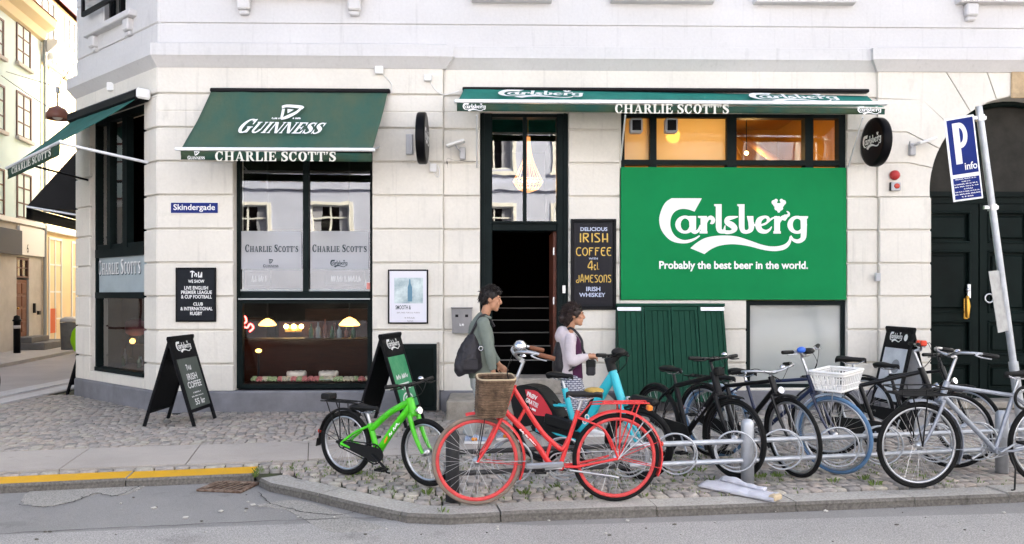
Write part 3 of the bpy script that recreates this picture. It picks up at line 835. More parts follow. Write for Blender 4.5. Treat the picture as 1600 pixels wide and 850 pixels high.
# window sills with brackets along the top of the picture
def sill(T, x0, x1, z, br, prj=.13):
    mb = MB(); mb.box((x0, -prj, z), (x1, .05, z + .09), 0, T, ch=.012)
    for b in br: mb.box((b - .085, -prj * .8, z - .17), (b + .085, 0.0, z - .001), 0, T, ch=.02); mb.box((b - .065, -prj * .55, z - .23), (b + .065, 0.0, z - .171), 0, T, ch=.015)
    mb.build('window_sill', m_upper, bld, True)
TF = Tr(0, Apt.y, 0)
def sl_(a, b, y, br=()): sill(TF, px(a), px(b), pz((a + b) / 2, y), [px(v) for v in br])
sl_(362, 575, 1, (385, 556)); sl_(737, 862, 8); sl_(952, 1112, 9); sl_(1174, 1330, 11); sl_(1488, 1700, 11, (1510,))
sill(CHF.M, CHF.uz(143, 50)[0], CHF.uz(216, 40)[0], CHF.uz(180, 44)[1], [CHF.uz(152, 60)[0], CHF.uz(206, 40)[0]])
# upper corner window with one sash swung out
mb = MB(); T = CHF.M
zt_u = wz + 1.85
for a in ((wu0, wu0 + .06), (wu1 - .06, wu1), ((wu0 + wu1) / 2 - .03, (wu0 + wu1) / 2 + .03)): mb.box((a[0], .06, wz), (a[1], .13, zt_u), 0, T)
for z in (wz, wz + .55, zt_u - .06): mb.box((wu0, .061, z), (wu1, .129, z + .06), 0, T)
fr = mb.build('upper_window', m_black, bld, True)
mb = MB(); mb.add([(wu0, .1, wz), (wu1, .1, wz), (wu1, .1, zt_u), (wu0, .1, zt_u)], [(0, 1, 2, 3)], 0, T)
m_glass = glass('window_glass', refl=.17); mb.build('glass', m_glass, fr, True)
mb = MB(); zc = wz + .30; sa, sb = CHF.uz(142, 10)[0], CHF.uz(206, 6)[0]
for z0, z1 in ((zc, zc + .06), (zc + .95, zc + 1.0)): mb.box((sa, -.14, z0), (sb, -.10, z1), 0, T)
for x in (sa, sb - .05): mb.box((x, -.139, zc), (x + .05, -.101, zc + 1.0), 0, T)
fr2 = mb.build('open_sash', m_black, bld, True)
mb = MB(); mb.add([(sa, -.12, zc), (sb, -.12, zc), (sb, -.12, zc + 1), (sa, -.12, zc + 1)], [(0, 1, 2, 3)], 0, T); mb.build('glass', m_glass, fr2, True)
mb = MB()
mb.box((wu0 - .2, .8, wz - .3), (wu1 + .2, .85, 8), 0, T); mb.build('room_wall', M('dim_room', (.05, .045, .04), .8), bld, True)
# keystone plaque
mb = MB(); mb.box((P(1580, 140, -.09).x, -.10, pz(1600, 156)), (P(1625, 140, -.09).x, PO - .02, pz(1600, 114)), ch=.012)
mb.build('keystone_plaque', M('sandstone', (.45, .33, .2), .85, var=.25, vscale=8, bump=.4), bld, True)

# ---- rooms behind the glass
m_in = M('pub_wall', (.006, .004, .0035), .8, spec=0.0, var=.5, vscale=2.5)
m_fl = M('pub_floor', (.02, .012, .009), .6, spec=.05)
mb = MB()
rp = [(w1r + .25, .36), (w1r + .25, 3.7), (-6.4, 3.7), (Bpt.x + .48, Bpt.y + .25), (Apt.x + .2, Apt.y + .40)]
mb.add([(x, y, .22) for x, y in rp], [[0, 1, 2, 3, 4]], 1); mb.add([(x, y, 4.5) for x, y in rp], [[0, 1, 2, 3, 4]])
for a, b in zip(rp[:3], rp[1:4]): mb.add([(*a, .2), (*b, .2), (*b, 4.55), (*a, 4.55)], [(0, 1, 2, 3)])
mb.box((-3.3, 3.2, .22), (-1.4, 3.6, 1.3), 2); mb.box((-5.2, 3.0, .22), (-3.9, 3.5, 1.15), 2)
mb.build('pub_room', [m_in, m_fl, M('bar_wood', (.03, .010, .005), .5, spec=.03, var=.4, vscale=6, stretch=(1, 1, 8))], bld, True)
# stair hall behind the open door
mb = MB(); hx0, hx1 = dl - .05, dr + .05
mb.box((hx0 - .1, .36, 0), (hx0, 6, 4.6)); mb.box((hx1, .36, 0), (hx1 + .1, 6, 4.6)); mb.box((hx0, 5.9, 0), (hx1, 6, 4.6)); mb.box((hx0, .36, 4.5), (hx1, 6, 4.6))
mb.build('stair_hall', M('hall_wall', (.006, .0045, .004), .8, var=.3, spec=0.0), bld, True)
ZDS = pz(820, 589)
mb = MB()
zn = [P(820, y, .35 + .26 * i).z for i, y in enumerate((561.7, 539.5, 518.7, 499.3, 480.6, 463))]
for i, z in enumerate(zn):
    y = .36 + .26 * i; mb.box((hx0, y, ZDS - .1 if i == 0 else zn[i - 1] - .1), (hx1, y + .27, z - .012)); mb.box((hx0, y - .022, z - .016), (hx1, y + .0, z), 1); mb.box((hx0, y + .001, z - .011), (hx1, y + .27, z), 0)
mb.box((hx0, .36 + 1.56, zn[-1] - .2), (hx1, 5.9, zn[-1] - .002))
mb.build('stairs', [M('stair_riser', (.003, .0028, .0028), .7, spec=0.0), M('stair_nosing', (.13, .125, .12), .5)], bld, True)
# amber-lit room over the green sign
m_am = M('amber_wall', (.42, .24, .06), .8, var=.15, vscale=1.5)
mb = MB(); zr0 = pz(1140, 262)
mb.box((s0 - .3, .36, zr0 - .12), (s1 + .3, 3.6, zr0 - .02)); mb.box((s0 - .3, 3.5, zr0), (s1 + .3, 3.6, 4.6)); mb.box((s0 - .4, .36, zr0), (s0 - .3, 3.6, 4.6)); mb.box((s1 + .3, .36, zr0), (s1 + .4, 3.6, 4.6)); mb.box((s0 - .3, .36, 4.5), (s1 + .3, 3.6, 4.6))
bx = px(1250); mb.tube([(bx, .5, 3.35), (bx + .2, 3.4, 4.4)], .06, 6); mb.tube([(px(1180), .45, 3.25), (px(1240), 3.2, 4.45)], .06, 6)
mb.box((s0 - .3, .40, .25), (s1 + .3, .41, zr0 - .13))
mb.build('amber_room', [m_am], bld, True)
def lamp_point(loc, w, c, r=.08):
    l = bpy.data.lights.new('lamp_light', 'POINT'); l.energy = w; l.color = c; l.shadow_soft_size = r
    o = bpy.data.objects.new('lamp_light', l); COL.objects.link(o); o.location = loc
m_warm = emit('warm_bulb', (1.0, .62, .24), 9)
def globe_lamp(x, y, z, r, label, w=0, group=None, m=m_warm, drop=.5):
    t = thing('pendant_lamp', label, 'lamp', (x, y, z), 0, group)
    MB().ball((0, 0, 0), r).build('lamp_shade', m, t)
    MB().tube([(0, 0, r), (0, 0, r + drop)], .008, 5).build('cord', m_black, t)
    if w: lamp_point((x, y - r - .12, z - r - .1), w, (1, .6, .25))
globe_lamp(px(1085), 1.3, 3.95, .11, 'round amber ceiling lamp glowing behind the frosted pane over the green beer sign', 4.5, drop=.4)
globe_lamp(px(1235), 1.9, 3.8, .03, 'small bare bulb behind the clear pane over the green beer sign', 5, drop=.6)

# ---- big shop window left of the door
def pb(mb, x0, y0, x1, y1, a, b, mi=0, ch=0.):
    """box whose front, at depth a, covers the given pixels"""
    mx, my = (x0 + x1) / 2, (y0 + y1) / 2
    mb.box((P(x0, my, a).x, a, P(mx, y1, a).z), (P(x1, my, a).x, b, P(mx, y0, a).z), mi, None, ch)
def pq(mb, x0, y0, x1, y1, a, mi=0):
    mx, my = (x0 + x1) / 2, (y0 + y1) / 2
    X0, X1, Z0, Z1 = P(x0, my, a).x, P(x1, my, a).x, P(mx, y1, a).z, P(mx, y0, a).z
    mb.add([(X0, a, Z0), (X1, a, Z0), (X1, a, Z1), (X0, a, Z1)], [(0, 1, 2, 3)], mi)
def plane_T(pxx, pyy, y):
    """plane on the front facade at depth y, origin at the pixel; x right, y up, z towards the street"""
    p = P(pxx, pyy, y); return Matrix(((1, 0, 0, p.x), (0, 0, -1, y), (0, 1, 0, p.z), (0, 0, 0, 1)))
def ink_px(ink, mb, x0, y0, x1, y1, depth, mi=0, shear=0):
    a, b = P(x0, (y0 + y1) / 2, depth), P(x1, (y0 + y1) / 2, depth); z0, z1 = P((x0 + x1) / 2, y1, depth).z, P((x0 + x1) / 2, y0, depth).z
    T = Matrix(((1, 0, 0, 0), (0, 0, -1, depth), (0, 1, 0, 0), (0, 0, 0, 1)))
    ink.lay(mb, T, a.x, z0, b.x, z1, mi, shear)
yw = .06
mb = MB()
pb(mb, 367.5, 174, 375, 607, yw, yw + .1, ch=.006); pb(mb, 578, 174, 584, 607, yw, yw + .1, ch=.006)
pb(mb, 473, 174, 482, 456, yw - .008, yw + .09, ch=.006); pb(mb, 375, 455, 578, 470, yw - .02, yw + .1, ch=.01); pb(mb, 375, 600, 578, 607.5, yw - .03, yw + .1, ch=.008); pb(mb, 375, 174, 578, 181, yw - .002, yw + .1)
pb(mb, 375, 470, 379, 600, yw + .01, yw + .09); pb(mb, 574, 470, 578, 600, yw + .01, yw + .09); pb(mb, 379, 470, 574, 474, yw + .011, yw + .09)
win1 = mb.build('shop_window', m_dg, bld, True)
mb = MB(); pq(mb, 374, 180, 474, 457, yw + .05); pq(mb, 481, 180, 579, 457, yw + .05); mb.build('glass', glass('shop_glass', refl=.2), win1, True)
mb = MB(); pq(mb, 377, 470, 577, 602, yw + .06); mb.build('display_glass', glass('display_glass', refl=.022), win1, True)
mb = MB(); pb(mb, 375, 452, 473, 455, yw + .02, yw + .05); pb(mb, 482, 452, 578, 455, yw + .02, yw + .05); pb(mb, 372, 466, 578, 468.2, yw - .03, yw - .015); mb.build('pale_edge_strip', M('grey_strip', (.4, .42, .42), .5), win1, True)
mb = MB(); pq(mb, 377, 361, 471, 421, yw + .035); pq(mb, 485, 361, 576, 421, yw + .035); mb.build('frosted_band', frosted('window_film', (.66, .70, .78), .25, .10), win1, True)
m_ltr = M('dark_lettering', (.03, .05, .06), .6)
mb = MB()
ink_px(serif("CHARLIE SCOTT'S", .1, .8), mb, 383, 382, 466, 394, yw + .03); ink_px(serif("CHARLIE SCOTT'S", .1, .8), mb, 488, 382, 573, 394, yw + .03)
ink_px(beer_logo(), mb, 516, 406, 543, 418, yw + .03); ink_px(harp(), mb, 420, 405, 427, 412, yw + .03); ink_px(stout_word(), mb, 411, 413, 435, 418, yw + .03)
mb.build('lettering', m_ltr, win1, True)
mb = MB(); mb.box((P(573, 445, yw + .03).x, yw + .028, pz(573, 453, yw)), (P(579, 445, yw + .03).x, yw + .033, pz(573, 442, yw))); mb.build('sticker', M('pink_sticker', (.7, .25, .22), .5), win1, True)

# ---- corner window
mb = MB(); T = CHF.M
def cb(mb, x0, y0, x1, y1, a, b, mi=0):
    my, mx = (y0 + y1) / 2, (x0 + x1) / 2
    u0, u1 = CHF.uz(x0, my, a)[0], CHF.uz(x1, my, a)[0]; z0, z1 = CHF.uz(mx, y1, a)[1], CHF.uz(mx, y0, a)[1]
    mb.box((u0, a, z0), (u1, b, z1), mi, T)
zz = [CHF.uz(190, v)[1] for v in (586, 462, 390, 172)]
U = lambda v: CHF.uz(v, 400, .06)[0]
def cz(mb, x0, x1, z0, z1, a, b, mi=0): mb.box((U(x0), a, z0), (U(x1), b, z1), mi, T)
mb.box((cu0 + .001, .045, zz[0]), (cu0 + .03, .42, zz[3]), 0, T); mb.box((cu1 - .05, .045, zz[0]), (cu1 - .001, .42, zz[3]), 0, T)
cz(mb, 148, 226, zz[2] - .09, zz[2] + .03, .04, .16); cz(mb, 148, 226, zz[1] - .04, zz[1] + .05, .04, .16); cz(mb, 148, 226, zz[0], zz[0] + .06, .03, .16); cz(mb, 148, 226, zz[3] - .08, zz[3], .05, .16)
cz(mb, 168, 173, zz[2], zz[3], .05, .15); cz(mb, 192, 199, zz[2], zz[3], .05, .15); cz(mb, 148, 152, zz[2] + .03, zz[3], .06, .14); cz(mb, 148.5, 226, zz[2] + .03, zz[2] + .10, .065, .14)
win2 = mb.build('corner_window', m_dg, bld, True)
mb = MB()
def cq(mb, x0, x1, z0, z1, a): mb.add([(U(x0), a, z0), (U(x1), a, z0), (U(x1), a, z1), (U(x0), a, z1)], [(0, 1, 2, 3)], 0, T)
cq(mb, 147, 195, zz[2], zz[3], .1); cq(mb, 147, 227, zz[0], zz[1], .1)
mb.build('glass', glass('corner_glass', refl=.22), win2, True)
mb = MB(); mb.box((U(148.3), .09, zz[1] + .05), (U(225.7), .11, zz[2] - .09), 0, T); mb.build('sign_panel', M('pale_blue_panel', (.34, .40, .42), .45, var=.1, vscale=3), win2, True)
TP = CHF.M @ Matrix(((1, 0, 0, 0), (0, 0, -1, .088), (0, 1, 0, 0), (0, 0, 0, 1)))
mb = MB(); u0, z1 = CHF.uz(154, 407, .09); u1, z0 = CHF.uz(220, 434, .09)
serif("CHARLIE SCOTT'S", .1, .8).lay(mb, TP @ Tr(.016, -.016, 0), u0, z0 + .06, u1, z1, 1); serif("CHARLIE SCOTT'S", .1, .8).lay(mb, TP @ Tr(0, 0, .002), u0, z0 + .06, u1, z1)
mb.build('lettering', [M('white_paint', (.78, .78, .76), .55), m_ltr], win2, True)

# ---- entrance
mb = MB(); yd = .05
pb(mb, 750, 176, 769, 590, yd, yd + .3, ch=.008); pb(mb, 870, 176, 888.5, 590, yd, yd + .3, ch=.008)
pb(mb, 753, 176, 757, 590, yd - .025, yd + .01); pb(mb, 881, 176, 885, 590, yd - .025, yd + .01)
pb(mb, 769, 347, 870, 360.5, yd + .01, yd + .28, ch=.008); pb(mb, 765, 345.5, 873, 348.5, yd - .03, yd + .05); pb(mb, 769, 176, 870, 183, yd + .02, yd + .2)
pb(mb, 817, 183, 823, 348, yd + .03, yd + .12)
door = mb.build('entrance', m_dg, bld, True)
mb = MB(); pq(mb, 768, 180, 871, 349, yd + .09); mb.build('transom_glass', glass('transom_glass', refl=.22), door, True)
mb = MB(); x_ = P(866, 470, .12).x
mb.box((x_ - .012, .14, ZDS), (x_ + .035, .96, pz(866, 362, .2))); mb.build('open_door_leaf', M('red_brown_door', (.12, .035, .02), .5, var=.3, vscale=5), door, True)
mb = MB()
for zz_ in (pz(866, 392), pz(866, 470), pz(866, 565)): mb.box((x_ - .018, .10, zz_ - .05), (x_ + .0, .138, zz_ + .05))
pb(mb, 879, 446, 883.5, 458, yd - .035, yd - .022); mb.build('hinge', M('steel', (.55, .55, .56), .35, 1.0, var=.15), door, True)
mb = MB(); xa, xb = P(698, 640, -.8).x, P(962, 640, -.8).x
mb.box((xa, -.86, -.02), (xb, -.052, .235), ch=.018); mb.box((P(788, 600).x - .2, -.20, .236), (P(880, 600).x + .05, .36, ZDS), ch=.014); mb.box((dl + .001, .012, .0), (dr - .001, .355, ZDS - .004)); mb.build('doorstep', m_stone, bld, True)

# ---- window band over the green sign
mb = MB(); ys = .02
for a, b in ((968, 976), (1016, 1026), (1136, 1151), (1258, 1271), (1311, 1322.5)): pb(mb, a, 176, b, 262, ys, ys + .14)
for a, b in ((176, 184), (250, 258)): pb(mb, 976, a, 1311, b, ys + .003, ys + .137)
win3 = mb.build('transom_window', m_dg, bld, True)
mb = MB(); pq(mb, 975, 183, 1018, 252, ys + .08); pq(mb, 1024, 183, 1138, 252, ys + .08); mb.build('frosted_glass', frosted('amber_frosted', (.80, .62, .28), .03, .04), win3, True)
mb = MB(); pq(mb, 1150, 183, 1260, 252, ys + .08); pq(mb, 1269, 183, 1313, 252, ys + .08); mb.build('glass', glass('clear_glass', refl=.1), win3, True)
# frosted window right of the green hatch
mb = MB(); yf = .03; m_gl2 = frosted('etched_glass', (.80, .83, .81), .12, .07)
for a in ((1165, 470, 1172, 606), (1315, 470, 1322.5, 606), (1172, 470, 1315, 477), (1172, 600, 1315, 606)): pb(mb, *a, yf, yf + .1)
win4 = mb.build('frosted_window', m_dg, bld, True)
mb = MB(); pb(mb, 1171, 476, 1316, 601, yf + .045, yf + .055); mb.build('frosted_glass', m_gl2, win4, True)
mb = MB()
mb.box((wf0 - .1, .75, .2), (wf1 + .1, .8, 1.6), 0); mb.box((wf0 - .1, .36, .2), (wf1 + .1, .8, .25), 0)
for i in range(6):
    x = wf0 + .3 + i * .19; mb.lathe([(.0, .45), (.09, .45), (.1, .75), (.05, .95), (.03, 1.08), (0, 1.1)], 10, 1, Tr(x, .35, .1 + .03 * (i % 3)))
mb.build('window_display', [M('pale_back_panel', (.75, .77, .73), .8), M('pale_bottles', (.5, .6, .42), .5)], bld, True)

# ---- gateway doors under the arch
mb = MB(); yg = .30
dz = pz(1500, 322, yg); zt0, zt1 = pz(1500, 318, yg), pz(1500, 302, yg)
gx0, gx1 = acx - arad - .05, acx + arad + .05
mb.box((gx0, yg, zt0), (gx1, yg + .1, zt1)); mb.box((gx0, yg - .04, zt1 - .05), (gx1, yg + .05, zt1 + .02)); mb.box((gx0, yg + .04, .0), (gx1, yg + .1, zt0))
leafs = [(gx0, acx - .42), (acx - .40, acx + .40), (acx + .42, gx1)]
def panel_door(x0, x1, z0, z1, rows):
    w = .11
    mb.box((x0, yg - .012, z0), (x0 + w, yg + .039, z1)); mb.box((x1 - w, yg - .012, z0), (x1, yg + .039, z1))
    zc_ = [z0] + [z0 + (z1 - z0) * r for r in rows] + [z1]
    for i, z in enumerate(zc_):
        a, b = (z, z + .1) if i == 0 else ((z - .1, z) if i == len(zc_) - 1 else (z - .05, z + .05))
        mb.box((x0 + w, yg - .0125, a), (x1 - w, yg + .0385, b))
        if i < len(zc_) - 1:
            c0, c1 = b, zc_[i + 1] - (.1 if i == len(zc_) - 2 else .05)
            q0 = [(x0 + w, c0), (x1 - w, c0), (x1 - w, c1), (x0 + w, c1)]
            for k, (ins, yy) in enumerate(((0, yg - .03), (.025, yg - .03), (.05, yg + .01))): pass
            for e_ in (0, 1):
                mb.box((x0 + w + .004, yg - .03, (c0 if e_ == 0 else c1 - .03)), (x1 - w - .004, yg + .02, (c0 + .03 if e_ == 0 else c1)), 0, None, .008)
                mb.box(((x0 + w if e_ == 0 else x1 - w - .03), yg - .029, c0 + .031), ((x0 + w + .03 if e_ == 0 else x1 - w), yg + .02, c1 - .031), 0, None, .008)
            mb.box((x0 + w + .07, yg + .0, c0 + .07), (x1 - w - .07, yg + .038, c1 - .07), 0, None, .015)
for x0, x1 in leafs: panel_door(x0, x1, .1, zt0 - .01, (.2, .42, .78))
m_gate = M('gate_dark_green', (.003, .0075, .0065), .5, var=.5, vscale=2, spec=.08)
gate = mb.build('gateway_door', m_gate, bld, True)
mb = MB(); n = 24
arcp = [(acx + (arad + .04) * math.cos(math.pi * i / n), acz + (arad + .04) * math.sin(math.pi * i / n)) for i in range(n + 1)]
mb.prism([(gx1, zt1 + .02)] + arcp + [(gx0, zt1 + .02)], yg + .06, yg + .09); mb.build('fanlight_panel', M('dusty_dark_panel', (.028, .026, .022), .6, spec=.1, var=.4, vscale=3), gate, True)
mb = MB(); mb.ring((acx, 0, acz), arad - .02, .05, n=40, a0=0, a1=180, T=Tr(0, yg + .02, 0)); mb.box((acx - .45, yg + .0, zt1), (acx - .37, yg + .07, acz + arad * .93)); mb.build('fanlight_frame', m_gate, gate, True)
mb = MB(); k = P(1509, 480, yg - .02)
mb.box((k.x - .03, yg - .035, k.z - .17), (k.x + .03, yg - .013, k.z + .13), ch=.01); mb.tube([(k.x, yg - .06, k.z + .12), (k.x, yg - .075, k.z + .02), (k.x, yg - .07, k.z - .15)], [.022, .034, .018], 10); mb.ball((k.x, yg - .06, k.z + .14), .026)
mb.build('brass_handle', M('brass', (.55, .30, .06), .35, 1.0, var=.25), gate, True)
mb = MB(); k = P(1513, 455, yg - .02); mb.box((k.x - .02, yg - .04, k.z - .1), (k.x + .03, yg - .013, k.z + .1), ch=.008); mb.ball((k.x - .03, yg - .06, k.z + .02), .025); k = P(1545, 466, yg - .02); mb.ring((k.x, yg - .03, k.z), .06, .012, n=20); mb.build('lock', M('steel', ()), gate, True)
mb = MB(); mb.box((al - .05, -.06, .0), (2 * acx - al + .05, .4, .1), ch=.015); mb.build('gateway_threshold', m_stone, bld, True)
mb = MB(); mb.box((gx0 - .3, yg + .1, 0), (gx1 + .3, yg + .15, 4.6)); mb.build('gateway_back', m_black, bld, True)

# ================================================================ houses across the side street
def hu(x, y=300, off=0.): return HF.uz(x, y, off)[0]
def hz(x, y, off=0.): return HF.uz(x, y, off)[1]
m_win = M('window_white', (.75, .75, .73), .5); m_brn = M('window_brown', (.12, .055, .04), .5, var=.2)
m_hglass = glass('house_glass', refl=.35, wav=.1); m_dark = M('dark_room', (.02, .02, .022), .8)
def house_window(par, u0, u1, z0, z1, m, cols=2, rows=3, T=HF.M, sillm=None, fw=.05):
    mb = MB(); mb.box((u0, -.03, z0), (u0 + fw, .06, z1), 0, T); mb.box((u1 - fw, -.03, z0), (u1, .06, z1), 0, T); mb.box((u0 + fw, -.029, z0), (u1 - fw, .06, z0 + fw), 0, T); mb.box((u0 + fw, -.029, z1 - fw), (u1 - fw, .06, z1), 0, T)
    for i in range(1, cols): u = u0 + (u1 - u0) * i / cols; mb.box((u - fw * .5, -.02, z0 + fw), (u + fw * .5, .05, z1 - fw), 0, T)
    for i in range(1, rows): z = z0 + (z1 - z0) * i / rows; mb.box((u0 + fw, -.015, z - fw * .35), (u1 - fw, .05, z + fw * .35), 0, T)
    f = mb.build('window', m, par, True)
    MB().add([(u0, .01, z0), (u1, .01, z0), (u1, .01, z1), (u0, .01, z1)], [(0, 1, 2, 3)], 0, T).build('pane', m_hglass, f, True)
    mb = MB(); mb.box((u0 + .02, .03, z0 + .02), (u1 - .02, .055, z1 - .02), 0, T); mb.build('room', m_dark, f, True)
    if sillm: MB().box((u0 - .05, -.1, z0 - .09), (u1 + .05, -.001, z0 - .002), 0, T).build('window_ledge', sillm, par, True)
uB = hu(65)
m_mint = M('pale_mint_render', (.58, .71, .69), .8, var=.05, vscale=1.2, bump=.1, bscale=12)
m_gst = M('grey_stone', (.5, .47, .43), .85, var=.13, vscale=2.2, bump=.2, bscale=30)
gh = thing('mint_house', 'pale mint green house with brown windows and red brown door across the side street', 'house', (HF.o.x, HF.o.y, 0))
ze = hz(30, 18); z_shop = hz(30, 350)
mb = MB(); mb.box((-14, 0, z_shop), (uB, 7, ze + .2), 0, HF.M); mb.build('wall', m_mint, gh, True)
du0, du1 = hu(24, 450), hu(43.5, 450); dz0, dz1, dz2 = hz(33, 526), hz(33, 437), hz(33, 402)
mb = MB(); mb.box((-14, -.03, 0), (du0, 6.9, z_shop), 0, HF.M); mb.box((du1, -.03, 0), (uB, 6.9, z_shop), 0, HF.M); mb.box((du0, -.03, dz2), (du1, 6.9, z_shop), 0, HF.M); mb.box((du0, .3, 0), (du1, .5, dz2), 0, HF.M)
mb.build('ground_floor_wall', m_gst, gh, True)
mb = MB(); mb.box((-14, -.12, z_shop), (uB, -.002, z_shop + .12), 0, HF.M); mb.build('string_course', m_win, gh, True)
mb = MB(); mb.sweep([tuple((HF.o + HF.e * -14).xy), tuple((HF.o + HF.e * uB).xy)], [(.0, ze - .35), (.1, ze - .3), (.18, ze - .1), (.38, ze + .05), (.42, ze + .25), (0, ze + .25)][::1])
mb.build('eaves_cornice', M('cream_cornice', (.72, .6, .38), .7), gh, True)
mb = MB(); mb.prism([(0, 0), (0, 1)], 0, 1) if False else None
mb.add([(-14, -.45, ze + .26), (uB, -.45, ze + .26), (uB, 4, ze + 4.4), (-14, 4, ze + 4.4), (-14, 4, ze + .26), (uB, 4, ze + .26)], [(0, 1, 2, 3), (1, 5, 2), (0, 3, 4), (3, 2, 5, 4)], 0, HF.M)
mb.build('roof', M('orange_tile', (.42, .13, .05), .8, var=.3, vscale=14, bump=.5, bscale=25), gh, True)
for xa, xb, ya, yb in ((25, 47, 40, 103), (25, 48, 147, 217), (25.5, 48, 271, 342), (-13, 5, 25, 85), (-13, 6.5, 130, 202), (-13, 6, 262, 336)):
    xm, ym = (xa + xb) / 2, (ya + yb) / 2
    house_window(gh, hu(xa, ym), hu(xb, ym), hz(xm, yb), hz(xm, ya), m_brn, 2, 3, sillm=m_gst)
for u in (-3.2, -5.6, -8.0, -10.4, -12.8):
    for ya, yb in ((40, 103), (147, 217), (271, 342)): house_window(gh, u - .45, u + .45, hz(36, yb), hz(36, ya), m_brn, 2, 3, sillm=m_gst)
for u in (-4.4, -8.2, -11.6): house_window(gh, u - 1.1, u + 1.1, .8, 2.6, m_brn, 3, 2, HF.M @ Tr(0, -.03, 0))
mb = MB(); mb.box((du0 + .03, .02, dz0), (du1 - .03, .08, dz1), 0, HF.M)
for k in range(4):
    z0 = dz0 + .12 + k * (dz1 - dz0 - .15) / 4
    for a, b in ((.12, .47), (.53, .88)): mb.box((du0 + (du1 - du0) * a, .0, z0), (du0 + (du1 - du0) * b, .03, z0 + (dz1 - dz0) / 4 - .1), 0, HF.M, .015)
dd = mb.build('front_door', M('red_brown_wood', (.16, .05, .022), .45, var=.3, vscale=5), gh, True)
mb = MB(); k = (du0 + .12, -.02, (dz0 + dz1) / 2); mb.ball(k, .03, 0, HF.M); mb.build('handle', M('brass', ()), dd, True)
house_window(gh, du0 + .02, du1 - .02, dz1 + .05, dz2 - .02, m_brn, 2, 2)
mb = MB(); mb.box((du0 - .1, -.75, .07), (du1 + 1.1, -.032, .26), 0, HF.M, .015); mb.box((du0 - .05, -.42, .261), (du1 + .35, -.033, dz0), 0, HF.M, .015); mb.build('entrance_steps', M('dark_step', (.16, .155, .15), .8, var=.2), gh, True)
mb = MB(); mb.box((-8, -.16, hz(10, 397)), (hu(24.5, 370) , -.035, hz(10, 358)), 0, HF.M); mb.build('shop_fascia', M('navy_fascia', (.02, .028, .05), .5), gh, True)
mb = MB(); mb.box((hu(24.8, 370), -.10, hz(40, 400) + .02), (uB - .05, -.035, hz(40, 355)), 0, HF.M); mb.build('white_fascia', m_win, gh, True)
mb = MB(); TPh = HF.M @ Matrix(((1, 0, 0, 0), (0, 0, -1, -.104), (0, 1, 0, 0), (0, 0, 0, 1))); c6 = (hu(37, 388), hz(37, 388))
sans('6').lay(mb, TPh, c6[0] - .06, c6[1] - .12, c6[0] + .06, c6[1] + .12); mb.build('house_number', m_black, gh, True)
mb = MB()
for a, b in (((49.5, 51.5), (474, 489)), ((56, 59), (486, 492))): mb.box((hu(a[0]), -.08, hz(50, b[1])), (hu(a[1]), -.031, hz(50, b[0])), 0, HF.M)
mb.build('doorbell', m_black, gh, True)
# yellow house
m_yell = M('yellow_render', (.76, .60, .36), .8, var=.06, vscale=1.3, bump=.1, bscale=12)
yh = thing('yellow_house', 'warm yellow house with white windows and dentil cornice beyond the mint house', 'house', (HF.o.x, HF.o.y, 0))
yu1 = hu(65) + 14; zyc = hz(68, 92); zyt = zyc + .55
uc = [hu(66 + .5), hu(74, 400), hu(94, 400), hu(111, 400), hu(130, 400)]
mb = MB(); mb.box((uB + .01, .02, 0), (yu1, 7, zyc), 0, HF.M); mb.build('wall', m_yell, yh, True)
mb = MB(); mb.sweep([tuple((HF.o + HF.e * (uB + .01)).xy), tuple((HF.o + HF.e * yu1).xy)], [(0, zyc - .12), (.12, zyc - .1), (.14, zyc + .15), (.3, zyc + .3), (.4, zyc + .42), (.42, zyt), (0, zyt)])
k = uB + .1
while k < uB + 9: mb.box((k, -.27, zyc + .0), (k + .14, -.13, zyc + .19), 0, HF.M); k += .3
mb.build('dentil_cornice', m_win, yh, True)
mb = MB(); mb.box((uB + .02, .5, zyt), (yu1, 6, zyt + 1.9), 0, HF.M); mb.build('attic_wall', M('peach_render', (.74, .54, .32), .8), yh, True)
mb = MB(); mb.add([(uB + .0, .3, zyt + 1.9), (yu1, .3, zyt + 1.9), (yu1, 3.6, zyt + 4.6), (uB, 3.6, zyt + 4.6), (uB, 6.2, zyt + 1.9), (yu1, 6.2, zyt + 1.9)], [(0, 1, 2, 3), (3, 2, 5, 4), (0, 3, 4), (1, 5, 2)], 0, HF.M); mb.build('roof', M('orange_tile', ()), yh, True)
TA = HF.M @ Tr(0, .46, 0)
for i in range(3): house_window(yh, uB + .9 + i * 2.3, uB + 2.3 + i * 2.3, zyt + .15, zyt + 1.75, m_win, 3, 2, TA)
for xa, xb, ya, yb, r in ((77, 96, 112, 182, 3), (76.5, 97, 241, 285, 2), (112, 124, 130, 200, 3), (112, 125, 255, 295, 2)):
    ym = (ya + yb) / 2; xm = (xa + xb) / 2
    house_window(yh, hu(xa, ym), hu(xb, ym) if xa < 100 else hu(xa, ym) + .95, hz(xm, yb), hz(xm, ya), m_win, 2, r, HF.M @ Tr(0, .02, 0))
for xa, xb in ((76.5, 97), (112, 127)):
    house_window(yh, hu(xa, 430), hu(xb, 430), hz(87, 540) , hz(87, 372), m_win, 2, 4, HF.M @ Tr(0, .02, 0), fw=.07)
mb = MB(); mb.box((hu(77.5, 480), -.0, hz(85, 520)), (hu(88, 480), .025, hz(85, 482)), 0, HF.M); mb.build('orange_poster', M('orange_paper', (.6, .12, .03), .6), yh, True)
mb = MB(); mb.box((uB + .02, -.1, hz(80, 363)), (yu1, .018, hz(80, 356)), 0, HF.M); mb.build('string_course', m_win, yh, True)
mb = MB(); mb.tube([tuple(HF.M @ Vector((uB, -.09, 0.1))), tuple(HF.M @ Vector((uB, -.09, ze)))], .05, 8); mb.build('drainpipe', M('grey_zinc', (.35, .37, .36), .5, .5), gh, True)

